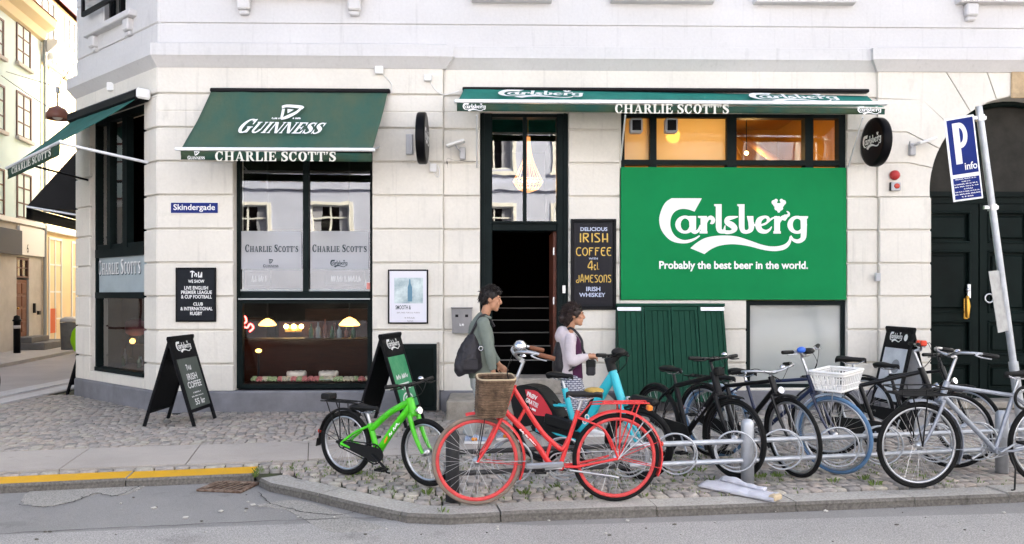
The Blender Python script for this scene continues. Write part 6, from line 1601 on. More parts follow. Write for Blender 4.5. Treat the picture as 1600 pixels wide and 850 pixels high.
def bicycle(label, rear, front, r, fr='diamond', m_f=m_bk, m_fork=None, m_rim=m_alu2, m_t=m_tyre, tw=.036, saddle_z=.9, bar_z=1.0, bar='city', m_bar=m_alu2, m_grip=m_rub, m_sad=m_rub, m_mud=m_bk, mud=(1, 1), lean=2, steer=0,
            rack=True, guard=True, stand=True, light=True, post=m_alu2, cable=True, crank=40, hl=.15, fscale=1.0, group='bicycles parked at the kerb and rack', head=70, bar_back=0.0, rack_m=None, name='bicycle', rimw=.012, st_len=None):
    Rc = G(*rear) if not isinstance(rear, Vector) else rear; Fc = G(*front) if not isinstance(front, Vector) else front
    d = Fc - Rc; L = d.length
    t = thing(name, label, 'bicycle', (Rc.x, Rc.y, .002), (R(lean), 0, math.atan2(d.y, d.x)), group)
    m_fork = m_fork or m_f; s = L / 1.06
    RA, FA = V(0, 0, r), V(L, 0, r); BB = V(.43 * s, 0, r - .055)
    ca, sa = math.cos(R(head)), math.sin(R(head)); a = V(-ca, 0, sa); pf = V(sa, 0, ca)
    HB = FA + a * (r + .075) - pf * .045; HT = HB + a * hl
    S = Tr(*HB) @ Matrix.Rotation(R(steer), 4, a) @ Tr(*-HB)
    sdr = V(-math.cos(R(72)), 0, math.sin(R(72)))
    sad = BB + sdr * ((saddle_z - .05 - BB.z) / sdr.z)
    ST = BB + sdr * ((st_len or .46 * s))
    key = (round(r, 3), m_t.name, m_rim.name, rimw)
    wheel(t, Tr(*RA), r, tw, m_t, m_rim, m_spoke, key=key, rimw=rimw); wheel(t, S @ Tr(*FA), r, tw, m_t, m_rim, m_spoke, key=key, rimw=rimw)
    # frame
    mb = MB(); tr_ = .0165 * fscale
    mb.tube([HB - a * .01, HT + a * .01], .0225 * fscale, 10); mb.tube([BB + V(0, -.04), BB + V(0, .04)], .025, 10); mb.tube([BB, ST], tr_, 10)
    for y in (-1, 1):
        mb.tube([BB + V(-.03, y * .03), BB + V(-.12, y * .042), RA + V(.02, y * .058), RA + V(0, y * .058)], .0105 * fscale, 7); mb.tube([ST + V(-.0, y * .014, -.02), (RA + V(.10 * s, y * .05, .22 * s)) if fr != 'kid' else ST.lerp(RA, .5) + V(0, y * .045, .01), RA + V(0, y * .058, .01)], .008 * fscale, 7, sub=3)
    if fr == 'diamond': mb.tube([HT - a * .03, ST - sdr * .02], tr_ * .95, 10); mb.tube([HB + a * .02, BB], tr_ * 1.15, 10)
    elif fr == 'swan':
        q_ = BB + sdr * .17; mb.tube([HB + a * .01, HB.lerp(BB, .5) + V(-.015, 0, -.02), BB + V(.07, 0, .01), BB], .022, 10, sub=6)
        mb.tube([HT - a * .015, HT.lerp(q_, .42) + V(-.02, 0, -.13), HT.lerp(q_, .74) + V(.0, 0, -.105), q_ + V(.035, 0, -.035), q_ + sdr * .05], .019, 10, sub=6)
        u = HT.lerp(q_, .70) + V(0, 0, -.108); mb.tube([u, BB + V(.10, 0, .075)], .013, 8); mb.tube([HB.lerp(BB, .23) + V(-.005, 0, 0), HT.lerp(q_, .22) + V(-.008, 0, -.055)], .013, 8)
        mb.tube([ST, sad - sdr * .1], .0175, 10)
    elif fr == 'kid':
        mb.tube([HT - a * .02, HT.lerp(ST, .5) + V(0, 0, -.012), ST - sdr * .05], .028, 12, sub=4); mb.tube([HT - a * .055, HT.lerp(BB, .5) + V(.0, 0, -.02), BB], .031, 12, sub=4)
    elif fr == 'mixte':
        mb.tube([HB + a * .02, BB], tr_ * 1.1, 10); mb.tube([HT - a * .03, BB + sdr * .2], tr_, 10)
    fo = mb.build('frame', m_f, t)
    # fork
    mb = MB(); T = S; cr = HB - a * .03
    mb.tube([HB - a * .012, cr], .026 * fscale, 10, 0, T); mb.box((-.02, -.055, -.014), (.02, .055, .014), 0, T @ Tr(*cr), .006)
    for y in (-1, 1): mb.tube([cr + V(0, y * .05), cr + (FA - cr) * .55 - pf * .012 + V(0, y * .052), FA + V(0, y * .052)], [.0135 * fscale, .0125 * fscale, .009 * fscale], 8, 0, T, sub=4)
    mb.build('fork', m_fork, t)
    # seat post, saddle
    mb = MB(); mb.tube([ST - sdr * .02, sad - sdr * .02], .0138, 8); mb.build('seat_post', post, t)
    so = saddle_mesh(Tr(*(sad + V(-.01, 0, .035)))).build('saddle', m_sad, t)
    mb = MB()
    for y in (-.022, .022): mb.tube([sad + V(-.10, y, .012), sad + V(-.05, y, -.012), sad + V(.05, y, -.012), sad + V(.11, y, .016)], .004, 5)
    mb.build('saddle_rail', m_chrome, so)
    # stem and handlebar
    mb = MB(); up = max(.03, (bar_z - HT.z) / a.z); top = HT + a * up + V(bar_back * -.3, 0, 0); fwd = {'flat': .07, 'city': .05, 'tall': .02, 'riser': .05}[bar]
    C0 = top + pf * fwd
    mb.tube([HT, HT + a * (up * .7), top], .0125, 8, 0, T, sub=3); mb.tube([top, C0], .014, 8, 0, T); mb.tube([C0 + V(0, -.03), C0 + V(0, .03)], .018, 8, 0, T)
    shp = {'flat': [(0, 0, 0), (.0, .12, .006), (-.03, .28, .012)], 'riser': [(0, 0, 0), (.0, .06, .0), (-.005, .12, .04), (-.05, .29, .05)], 'city': [(0, 0, 0), (.03, .06, .012), (.02, .17, .035), (-.07, .25, .035), (-.2, .28, .012)], 'tall': [(0, 0, 0), (.04, .06, .03), (.05, .15, .07), (-.04, .24, .08), (-.2, .28, .04)]}[bar]
    allp = [C0 + V(x, -y, z) for x, y, z in shp[::-1]] + [C0 + V(x, y, z) for x, y, z in shp[1:]]
    mb.tube(allp, .0115, 8, 0, T, sub=4); hb = mb.build('handlebar', m_bar, t)
    for y in (-1, 1):
        e, i_ = V(*shp[-1]), V(*shp[-2]); e.y *= y; i_.y *= y; dr_ = (i_ - e).normalized(); p0 = C0 + e - dr_ * .006
        MB().tube([p0, p0 + dr_ * .012, p0 + dr_ * .115, p0 + dr_ * .122], [.016, .0175, .0165, .013], 9, 0, T).build('grip', m_grip, hb)
        q_ = p0 + dr_ * .135; mb = MB(); mb.tube([q_, q_ + V(.035, 0, -.01) + dr_ * .0, q_ + V(.045, 0, -.018) - dr_ * .05, q_ + V(.035, y * .01, -.02) - dr_ * .11], [.010, .009, .006, .005], 6, 0, T, sub=3); mb.build('brake_lever', m_alu2 if m_bar is not m_bk else m_rub, hb)
        if cable: MB().tube([q_ + V(.03, 0, -.01), q_ + V(.09, -y * .08, .02), C0 + V(.1, 0, -.06), HT + pf * .03], .003, 4, 0, T, sub=5).build('brake_cable', m_rub, hb)
    bell = MB(); bp = C0 + V(.0, .10, .03) if d.x > 0 else C0 + V(.0, .09, .035); bell.lathe([(0, .022), (.018, .018), (.026, .004), (.026, 0), (0, 0)], 12, 0, T @ Tr(*bp)); bell.build('bell', m_chrome, hb)
    # crank, pedals
    mb = MB(); y0 = -.05
    mb.ring(BB + V(0, y0), .082, .006, n=36, k=6); mb.ring(BB + V(0, y0), .045, .006, n=24, k=6)
    for i in range(5): an = R(72 * i); mb.tube([BB + V(0, y0), BB + V(.08 * math.cos(an), y0, .08 * math.sin(an))], .006, 5)
    ck = R(crank)
    for y, sg in ((-.07, 1), (.07, -1)): mb.tube([BB + V(0, y * .6), BB + V(0, y), BB + V(.17 * math.cos(ck) * sg, y * 1.05, -.17 * math.sin(ck) * sg)], .0095, 7)
    mb.tube([RA + V(.0, y0, .036), BB + V(.0, y0, .083)], .005, 5); mb.tube([RA + V(.0, y0, -.036), BB + V(.0, y0, -.083)], .005, 5); mb.ring(RA + V(0, y0), .036, .006, n=20, k=5)
    cs = mb.build('crankset', m_alu2 if fr != 'kid' else m_rub, t)
    for y, sg in ((-.13, 1), (.13, -1)):
        p = BB + V(.17 * math.cos(ck) * sg, y, -.17 * math.sin(ck) * sg); mb = MB()
        for dx in (-.035, .035): mb.box((dx - .008, -.045, -.010), (dx + .008, .045, .010), 0, Tr(*p), .004)
        for dy in (-.045, 0, .045): mb.box((-.027, dy - .006, -.006), (.027, dy + .006, .006), 0, Tr(*p))
        mb.build('pedal', m_rub, cs)
    if guard:
        mb = MB(); al = math.atan2(BB.z - RA.z, BB.x)
        pts = [(RA.x - .06, RA.z + .02), (RA.x, RA.z + .055), (BB.x - .02, BB.z + .10), (BB.x + .08, BB.z + .075), (BB.x + .105, BB.z), (BB.x + .08, BB.z - .07), (BB.x, BB.z - .10), (BB.x - .1, BB.z - .05), (RA.x, RA.z - .02)]
        if fr == 'kid': pts = [(x, BB.z + (z - BB.z) * .62) if x > BB.x - .15 else (x, RA.z + (z - RA.z) * .6) for x, z in pts]
        pts = catmull(pts + [pts[0]], 3)[:-1]; mb.prism(pts, -.066, -.056); mb.build('chain_guard', m_rub, t)
    if mud[1]:
        mb = MB(); mudguard(mb, RA, r + .022, .028, 55, 205 if fr != 'kid' else 178)
        for y in (-1, 1): mb.tube([RA + V(0, y * .05), RA + V(-(r + .02) * math.cos(R(20)), y * .026, (r + .02) * math.sin(R(20)))], .0028, 4); mb.tube([RA + V(0, y * .05), RA + V(-(r + .02) * math.cos(R(-14)), y * .026, (r + .02) * math.sin(R(-14)))], .0028, 4) if fr != 'kid' else 0
        if fr == 'kid': mb.box((-.006, -.03, -.075), (.004, .03, .0), 0, Tr(RA.x - r - .022, 0, RA.z + .02) @ Rot(14, 'Y'), .003)
        mb.build('mudguard', m_mud, t)
        mb = MB(); an = R(165); p = RA + V((r + .03) * math.cos(an), 0, (r + .03) * math.sin(an)); mb.ball(p, (.012, .022, .02)); mb.build('rear_reflector', M('red_lens', ()), t)
    if mud[0]:
        mb = MB(); mudguard(mb, FA, r + .022, .028, 76, 205, 0, S)
        for y in (-1, 1): mb.tube([FA + V(0, y * .05), FA + V((r + .02) * math.cos(R(186)), y * .026, (r + .02) * math.sin(R(186)))], .0028, 4, 0, S)
        mb.build('mudguard', m_mud, t)
    if rack:
        mb = MB(); zr = 2 * r + .075
        for y in (-.055, .055):
            mb.tube([V(.20 * s, y * .6, zr), V(.12, y, zr + .005), V(-.20, y, zr + .005), V(-.235, y * .6, zr)], .006, 6, sub=3)
            mb.tube([V(-.02, y, zr), V(-.01, y * 1.05, r)], .0055, 6); mb.tube([V(-.16, y, zr), V(-.01, y * 1.05, r)], .0055, 6)
        for x in (.1, .02, -.06, -.14, -.2): mb.tube([V(x, -.055, zr + .005), V(x, .055, zr + .005)], .0045, 5)
        mb.tube([V(.1, 0, zr + .005), V(-.2, 0, zr + .005)], .006, 5); mb.tube([V(.20 * s, 0, zr), ST + V(-.01, 0, -.02)], .006, 5); mb.build('rack', rack_m or m_rub, t)
    if stand:
        mb = MB(); k_ = BB + V(-.1, .03, -.01); mb.tube([k_, V(k_.x - .0, .10, .16), V(k_.x + .06, .17, .015), V(k_.x + .09, .175, .012)], .008, 6); mb.build('kickstand', m_rub, t)
    if light:
        mb = MB(); p = cr + pf * .07 + a * .02; mb.tube([p - pf * .06, p - pf * .02, p, p + pf * .012], [.008, .026, .032, .03], 10, 0, S); mb.build('headlight', m_chrome, t)
    return dict(t=t, S=S, BB=BB, ST=ST, HB=HB, HT=HT, RA=RA, FA=FA, a=a, pf=pf, C0=C0, L=L, r=r, sad=sad, sdr=sdr, frame=fo)

# ---- green child's bicycle
m_green = M('lime_green_paint', (.06, .50, .012), .35, coat=.4, var=.16, vscale=12)
b = bicycle('small bright green child bicycle on its kickstand, left of the red bicycle', (541, 742), (668, 760), .275, 'kid', m_green, m_rim=m_alu2, tw=.045, saddle_z=.615, bar_z=.80, bar='flat', m_bar=m_bk, m_mud=m_rub, mud=(0, 1), lean=1, steer=-6, hl=.10, crank=35, st_len=.255, head=74, fscale=1.5, light=True)
mb = MB(); p, q_ = b['HT'] - b['a'] * .055, b['BB']; dd_ = (p - q_).normalized(); Td = plane_pts(q_.lerp(p, .42) + V(0, -.033, -.015), dd_, V(0, -1, 0).cross(dd_))
scribble(3, 5, .9).lay(mb, Td, .0, -.014, .16, .016, 0); mb.build('frame_lettering', m_white, b['frame'])
mb = MB(); Td2 = plane_pts(q_.lerp(p, .26) + V(0, -.033, -.012), dd_, V(0, -1, 0).cross(dd_)); Ink().poly([(0, 0), (1, .3), (1.2, 1), (.2, .8)]).lay(mb, Td2, 0, -.012, .07, .014); mb.build('frame_sticker', M('orange_decal', (.7, .25, .02), .4), b['frame'])
mb = MB(); mb.box((-.05, -.05, -.02), (.06, .05, .03), T=Tr(-.19, 0, 2 * .275 + .11), ch=.01); mb.build('rack_clip', m_rub, b['t'])

# ---- red bicycle
m_red = M('coral_red_paint', (.58, .028, .03), .38, coat=.35, var=.16, vscale=11); m_redrim = M('red_rim', (.56, .06, .06), .5, var=.2, vscale=14); m_tan = M('dusty_tyre', (.19, .145, .115), .85, var=.25, vscale=9)
b = bicycle('coral red step-through bicycle with wicker basket standing at the kerb', (962, 783.7), (745, 789.6), .332, 'swan', m_red, m_rim=m_redrim, m_t=m_tyre, tw=.034, saddle_z=.835, bar_z=1.06, bar='tall', m_bar=m_alu2, m_grip=M('brown_grip', (.16, .06, .03), .6), m_sad=M('black_saddle', (.014, .013, .013), .5), m_mud=m_red, lean=-2, steer=0, hl=.20, crank=182, rack_m=m_red, guard=False, stand=False, light=False, head=68, rimw=.015, st_len=.40)
fw = [c_ for c_ in b['t'].children if c_.name.startswith('wheel')][1]
for c_ in fw.children:
    if c_.name.startswith('tyre'): c_.data = c_.data.copy(); c_.data.materials[0] = m_tan
t, S, FA, HT, HB = b['t'], b['S'], b['FA'], b['HT'], b['HB']
m_wick = M('wicker', (.17, .11, .07), .8, c2=(.05, .03, .018), vscale=16, stretch=(1, 1, 1), bump=.9, bscale=50)
mb = MB(); bc = V(FA.x - .115, 0, .675); hB = .258
def ring_pts(w_, d_, z, n=36):
    out = []
    for i in range(n):
        an = 2 * math.pi * i / n; c_, s_ = math.cos(an), math.sin(an); e_ = 2 / 4.5
        out.append(V(bc.x - .16 * (z - bc.z - .13) + math.copysign(abs(c_) ** e_, c_) * w_, math.copysign(abs(s_) ** e_, s_) * d_, z))
    return out
nz_ = 15
for k_ in range(nz_):
    f = k_ / (nz_ - 1); pts = ring_pts(.102 + .030 * f, .135 + .04 * f, bc.z + hB * f)
    pts = [p + V(0, 0, .004 * math.sin(i * 1.05 * 3 + k_ * math.pi)) + (p - V(bc.x, 0, p.z)) * (.015 * math.sin(i * math.pi + k_ * math.pi)) for i, p in enumerate(pts)]
    mb.tube(pts, .0105 if k_ < nz_ - 1 else .015, 6, closed=True)
for i in range(0, 36, 2): mb.tube([ring_pts(.102, .135, bc.z)[i], ring_pts(.132, .175, bc.z + hB)[i]], .007, 5)
mb.add(ring_pts(.098, .13, bc.z + .01), [list(range(36))]); ba = mb.build('basket', m_wick, t)
mb = MB(); mb.tube(ring_pts(.137, .18, bc.z + hB + .012), .007, 6, closed=True); mb.build('basket_rim', M('pale_wicker', (.45, .36, .24), .7), ba)
mb = MB()
for y in (-.09, .09): mb.tube([FA + V(0, y * .6), bc + V(.06, y, .0)], .004, 5); 
mb.tube([HB + V(.03, 0, .03), bc + V(-.11, 0, .03)], .01, 6); mb.build('basket_stay', m_rub, t)
mb = MB(); mb.ball(b['sad'] + V(-.085, 0, .048), (.075, .066, .026)); mb.build('worn_saddle_patch', M('mustard_foam', (.36, .24, .06), .85, var=.35, vscale=22, bump=.5), [c_ for c_ in t.children if c_.name.startswith('saddle')][0])
mb = MB(); mb.lathe([(0, .055), (.025, .05), (.045, .028), (.05, .0), (.03, -.03), (0, -.035)], 16, 0, S @ Tr(*(b['C0'] + V(.02, .10, .10)))); mb.build('dome_bell', m_chrome, [c_ for c_ in t.children if c_.name.startswith('handlebar')][0])
mb = MB(); mb.tube([b['BB'] + V(-.06, .05, -.02), V(.03, .09, .21), V(-.0, .09, .20)], .009, 6); mb.build('kickstand', m_alu2, t)
mb = MB(); mb.box((-.14, -.016, -.022), (.14, .016, .022), T=Tr(b['BB'].x + .13, .10, b['BB'].z + .03) @ Rot(2, 'Y'), ch=.01); mb.build('side_stand_arm', m_alu2, t)
mb = MB(); p, q_ = HB.lerp(b['BB'], .2), HB.lerp(b['BB'], .75); 
mb.tube([FA + V(-.04, .05), FA + V(-.36, .04, -.005)], .004, 5); mb.build('mudguard_stay', m_alu2, t)
mb = MB(); dd_ = (q_ - p).normalized(); Td = plane_pts(p + V(-.02, .0195, -.035), dd_, V(0, 1, 0).cross(dd_)); scribble(7, 12, .9).lay(mb, Td, 0.02, -.008, .2, .008); mb.build('frame_lettering', m_white, b['frame'])
mb = MB(); mb.tube([b['RA'] + V(0, .06), b['RA'] + V(-.26, .05, .22)], .006, 6); mb.tube([b['RA'] + V(0, .06), b['RA'] + V(-.19, .055, .27)], .005, 6); mb.build('rack_stay', m_alu2, t)
mb = MB(); mb.box((-.02, -.03, -.02), (.02, .03, .02), T=Tr(-.25, 0, .70), ch=.008); mb.build('tail_light', M('orange_lens', (.7, .2, .03), .3), t)

# ---- turquoise hire bicycle
m_tq = M('turquoise_paint', (.02, .42, .50), .35, coat=.3, var=.13, vscale=9)
b = bicycle('turquoise hire bicycle with red advert on its black rear guard, behind the red bicycle', (845, 722), (1000, 749), .30, 'none', m_tq, tw=.05, saddle_z=.84, bar_z=1.0, bar='flat', m_bar=m_bk, m_mud=m_rub, lean=1, steer=8, hl=.24, rack=False, guard=True, light=False, fscale=1.5, m_rim=m_bk, head=70, st_len=.34, crank=20)
t = b['t']; HB, HT, BB, ST, RA, FA, a, pf = (b[k_] for k_ in ('HB', 'HT', 'BB', 'ST', 'RA', 'FA', 'a', 'pf'))
mb = MB(); mb.tube([HT, HT.lerp(BB, .3) + V(-.04, 0, -.03), HT.lerp(BB, .62) + V(-.05, 0, -.05), BB + V(-.01, 0, .03)], [.044, .050, .048, .042], 12, sub=5, flat=(V(0, 1, 0), .62))
mb.tube([HB - a * .03, HT + a * .04], .038, 12); mb.tube([BB + V(.02, 0, .02), BB + V(-.2, 0, .05), RA + V(.05, 0, .03)], [.05, .05, .04], 10, flat=(V(0, 1, 0), 1.4)); mb.tube([BB, ST + b['sdr'] * .14], .028, 12)
mb.build('step_through_frame', m_tq, t)
mb = MB(); mb.tube([HT.lerp(BB, .22) + V(-.085, 0, -.03), HT.lerp(BB, .6) + V(-.105, 0, -.055), BB + V(-.06, 0, .09)], [.02, .038, .03], 10, sub=4, flat=(V(0, 1, 0), 1.3)); mb.build('battery', m_rub, t)
mb = MB(); pr = catmull([(-.30, .30), (-.345, .47), (-.31, .58), (-.20, .625), (-.02, .60), (.13, .46), (.22, .33), (.20, .25), (-.05, .27), (-.20, .24), (-.30, .30)], 4)[:-1]
for y in (-1, 1): mb.prism([(x + .06, z + .085) for x, z in pr], y * .07 - .012, y * .07 + .012)
n_ = len(pr); mb.add([(x + .06, y, z + .085) for y in (-.058, .058) for x, z in pr[:24]], [(i, i + 1, i + 25, i + 24) for i in range(23)]); mb.build('rear_guard', m_rub, t)
mb = MB(); ad = catmull([(-.17, .585), (-.02, .575), (.11, .44), (.135, .375), (.0, .36), (-.09, .385), (-.17, .585)], 4)[:-1]; mb.prism([(x + .06, z + .085) for x, z in ad], -.086, -.0825); adp = mb.build('advert_panel', M('advert_red', (.55, .035, .05), .4), t)
mb = MB(); Ta = Matrix(((1, 0, 0, 0), (0, 0, -1, -.0875), (0, 1, 0, 0), (0, 0, 0, 1)))
Tb = Ta @ Tr(-.04, .60, 0) @ Rot(-18, 'Z'); sans('PRØV', .03).lay(mb, Tb, -.05, .0, .07, .045); sans('GRATIS!', .03).lay(mb, Tb, -.05, -.06, .10, -.015); scribble(4, 4).lay(mb, Tb, -.03, -.10, .03, -.085); Ink().rect(0, 0, 1, 1).lay(mb, Tb, .04, -.10, .09, -.08)
mb.build('lettering', m_white, adp)
mb = MB(); mb.box((-.16, -.10, -.05), (.16, -.06, .06), T=Tr(.27, 0, .40) @ Rot(8, 'Y'), ch=.02); mb.build('lock_case', m_rub, t)
mb = MB(); mb.tube([HT + a * .03, HT + a * .12, b['C0'] + V(.03, 0, .02)], [.042, .05, .035], 10, 0, b['S']); mb.ball(b['C0'] + V(.03, 0, .03), (.06, .08, .04), 0, b['S']); mb.build('display_unit', m_rub, t)
mb = MB(); q_ = HB + pf * .06; mb.box((-.012, -.022, -.03), (.02, .022, .03), 0, Tr(*q_), .008); mb.build('headlight', m_chrome, t)
mb = MB(); mb.box((-.03, -.025, -.012), (.03, .025, .012), 0, b['S'] @ Tr(FA.x - .02, -.03, FA.z + .34), .005); mb.build('side_reflector', M('orange_lens', ()), t)
mb = MB(); mb.box((-.13, -.06, -.03), (.1, .06, .03), 0, b['S'] @ Tr(FA.x + .05, 0, FA.z + .36) @ Rot(8, 'Y'), .02); mb.build('front_mud_flap', m_rub, t)
Td = plane_pts(BB.lerp(HT, .35) + V(-.04, -.044, -.05), (HT - BB).normalized(), V(0, -1, 0).cross((HT - BB).normalized())); mb = MB(); sans('GO', .03).lay(mb, Td, -.0, -.02, .1, .03); mb.build('lettering', m_white, t)

# ---- dark bicycles of the rack
m_mag = M('matt_black_frame', (.006, .006, .007), .5, spec=.2)
b = bicycle('matt black sports bicycle with straight bar, second from the red bicycle', (1030, 712), (1149, 748), .337, 'diamond', m_mag, saddle_z=.875, bar_z=.97, bar='flat', m_bar=m_bk, m_mud=m_rub, lean=2, steer=6, rack=False, fscale=1.45, m_rim=m_bk, post=m_bk, hl=.17, crank=60, light=False)
mb = MB(); p, q_ = b['BB'].lerp(b['HB'], .35), b['BB'].lerp(b['HB'], .75); dd_ = (q_ - p).normalized(); scribble(6, 11, .9).lay(mb, plane_pts(p + V(0, -.03, 0), dd_, V(0, -1, 0).cross(dd_)), 0, -.012, .2, .012); mb.build('frame_lettering', M('grey_print', ()), b['frame'])
mb = MB(); p = b['HT'] + b['pf'] * .06; mb.box((-.02, -.04, -.035), (.05, .04, .035), 0, Tr(*p), .012); mb.build('bag_block', m_rub, b['t'])
b = bicycle('black bicycle with low curved silver bar, between the matt black and white basket bicycles', (1105.6, 712), (1243, 746), .34, 'diamond', m_bk, saddle_z=.80, bar_z=.86, bar='city', m_bar=m_alu2, lean=3, steer=-10, rack=True, hl=.12, fscale=1.2, crank=100)
m_navy = M('navy_paint', (.012, .02, .06), .3, coat=.4); m_bluet = M('blue_tyre', (.09, .18, .31), .6, var=.15); m_pale = M('pale_blue_mudguard', (.45, .52, .62), .35)
b = bicycle('navy bicycle with white front basket and pale blue tyres at the rack', (1120, 713), (1305, 741), .338, 'diamond', m_navy, m_t=m_bluet, tw=.034, saddle_z=.85, bar_z=1.0, bar='riser', m_mud=m_pale, lean=1, steer=-8, rack=False, post=m_chrome, hl=.13, crank=10, guard=False)
t, S, FA = b['t'], b['S'], b['FA']
mb = MB(); z0, z1 = .745, .90; cx_ = FA.x + .03
def rect_ring(w_, d_, z, n=10):
    e_ = [(-1, -1), (1, -1), (1, 1), (-1, 1)]; out = []
    for i in range(4):
        for k_ in range(n): f = k_ / n; out.append(V(cx_ + w_ * (e_[i][0] * (1 - f) + e_[(i + 1) % 4][0] * f), d_ * (e_[i][1] * (1 - f) + e_[(i + 1) % 4][1] * f), z))
    return out
A_, B_ = rect_ring(.115, .135, z0), rect_ring(.15, .17, z1)
mb.tube(B_, .013, 6, 0, S, closed=True); mb.tube(A_, .011, 6, 0, S, closed=True); mb.tube(rect_ring(.127, .147, z0 + .05), .006, 5, 0, S, closed=True); mb.tube(rect_ring(.146, .166, z1 - .022), .009, 5, 0, S, closed=True)
for p, q_ in zip(A_, B_): mb.tube([p, q_], .0065, 5, 0, S)
mb.add(A_, [list(range(len(A_)))], 0, S); mb.build('basket', M('white_plastic', ()), t)
mb = MB()
for y in (-1, 1): mb.tube([FA + V(0, y * .06), FA + V(.02, y * .09, .2), V(cx_ + .02, y * .10, z0)], .005, 6, 0, S)
mb.build('basket_stay', m_alu2, t)
hbo = [c_ for c_ in t.children if c_.name.startswith('handlebar')][0]
mb = MB(); mb.ball(b['C0'] + V(.02, .0, .035), (.05, .07, .028), 0, S); mb.build('bar_light', m_rub, hbo); mb = MB(); mb.ball(b['C0'] + V(.03, -.13, .06), (.035, .045, .028), 0, S); mb.build('blue_bell', M('blue_plastic', (.03, .12, .5), .3), hbo)
b = bicycle('black bicycle with red bar lights, saddle behind the white basket', (1293, 713), (1487, 731), .337, 'diamond', m_bk, saddle_z=.96, bar_z=1.03, bar='riser', m_bar=m_alu2, lean=1, steer=10, rack=True, hl=.18, fscale=1.3, crank=70)
hbo = [c_ for c_ in b['t'].children if c_.name.startswith('handlebar')][0]
for y in (-.2, .03): mb = MB(); mb.box((-.025, -.035, -.02), (.03, .035, .03), 0, b['S'] @ Tr(*(b['C0'] + V(0, y, .055))), .01); mb.build('red_light', M('red_lamp_case', (.6, .05, .02), .35), hbo)
b2 = bicycle('plain black bicycle behind, front wheel showing past the silver bicycle', (1354, 688), (1512, 717), .337, 'diamond', m_bk, saddle_z=.84, bar_z=.95, bar='flat', m_bar=m_bk, lean=2, steer=0, rack=False, hl=.14, crank=110)
m_silver = M('silver_paint', (.24, .26, .30), .35, .35, coat=.3, var=.12, vscale=12)
b = bicycle('silver grey bicycle with black front rack, nearest the right edge', (1634, 757), (1434, 763), .345, 'diamond', m_silver, m_fork=m_silver, tw=.04, saddle_z=.93, bar_z=1.045, bar='city', m_bar=m_alu2, m_mud=m_silver, lean=-2, steer=-3, rack=True, hl=.13, fscale=1.1, guard=False, crank=30, rack_m=m_alu2, light=False)
t, S, FA = b['t'], b['S'], b['FA']
mb = MB(); z0 = .76; cx_ = FA.x + .02
for q_ in (rect_ring(.19, .13, z0), rect_ring(.20, .14, z0 + .05)): mb.tube(q_, .006, 5, 0, S, closed=True)
for i in range(7): y = -.13 + .26 * i / 6; mb.tube([V(cx_ - .19, y, z0), V(cx_ + .19, y, z0)], .004, 4, 0, S)
for p, q_ in list(zip(rect_ring(.19, .13, z0), rect_ring(.20, .14, z0 + .05)))[::5]: mb.tube([p, q_], .004, 4, 0, S)
for y in (-1, 1): mb.tube([FA + V(0, y * .06), V(cx_ + .1, y * .12, z0)], .006, 5, 0, S); mb.tube([FA + V(0, y * .06), V(cx_ - .02, y * .12, z0)], .006, 5, 0, S)
mb.build('front_rack', m_rub, t)
mb = MB(); p = b['RA'] + V(.0, .09, .26); mb.ring(b['sad'] + V(-.02, .05, -.16), .09, .012, n=26, k=6, T=None); mb.build('coil_lock', m_rub, t)
p = PD(-34, 631, 11.3)
bicycle('black bicycle at the far left edge, only its front tyre showing', Vector((p.x - 1.05, p.y + .1, 0)), Vector((p.x, p.y, 0)), .337, 'diamond', m_bk, lean=2, rack=False)

# ================================================================ rail with wheel loops
m_galv = M('galvanised', ()); m_dk = M('dark_grey_paint', (.035, .037, .04), .5, var=.3, vscale=8)
ra, rb = Vector((-.45, 6.10 - D, 0)), Vector((4.25, 6.85 - D, 0))
ra = G(707, 783); p1 = G(1168, 759); dR = (p1 - ra).normalized(); step_ = (p1 - ra).length; rb = p1 + dR * step_
t = thing('bicycle_rack', 'low double rail bicycle rack on round posts with wire wheel loops', 'bicycle rack', (p1.x, p1.y, 0), math.atan2(dR.y, dR.x))
for k_ in (-1, 0, 1):
    mb = MB(); mb.lathe([(0, 0), (.052, 0), (.052, .50), (.045, .525), (.025, .54), (0, .545)], 18, 0, Tr(k_ * step_, 0, 0)); mb.build('post', m_dk if k_ < 0 else m_galv, t)
for z in (.207, .365):
    mb = MB(); mb.tube([V(-step_, 0, z), V(-step_ * .42, 0, z)], .019, 10); mb.build('rail', m_dk, t)
    mb = MB(); mb.tube([V(-step_ * .42, 0, z), V(step_ * 1.6, 0, z)], .0215, 10); mb.build('rail', m_galv, t)
loop = None
for i in range(11):
    x = -2.0 + i * .46 + (.0 if i % 2 else .05)
    if loop is None:
        mb = MB(); pts = []
        for k_ in range(64):
            an = 2 * math.pi * k_ / 63 * 2.1 + .8; rr = .17 - .03 * k_ / 63
            pts.append(V((k_ / 63 - .5) * .16 + .02, rr * math.cos(an), .285 + rr * math.sin(an)))
        mb.tube(pts, .0075, 6); loop = mb.build('wheel_loop', m_galv, t); o = loop
    else: o = loop.copy(); COL.objects.link(o)
    o.location = (x, .0, 0); o.rotation_euler = (0, 0, R(68))
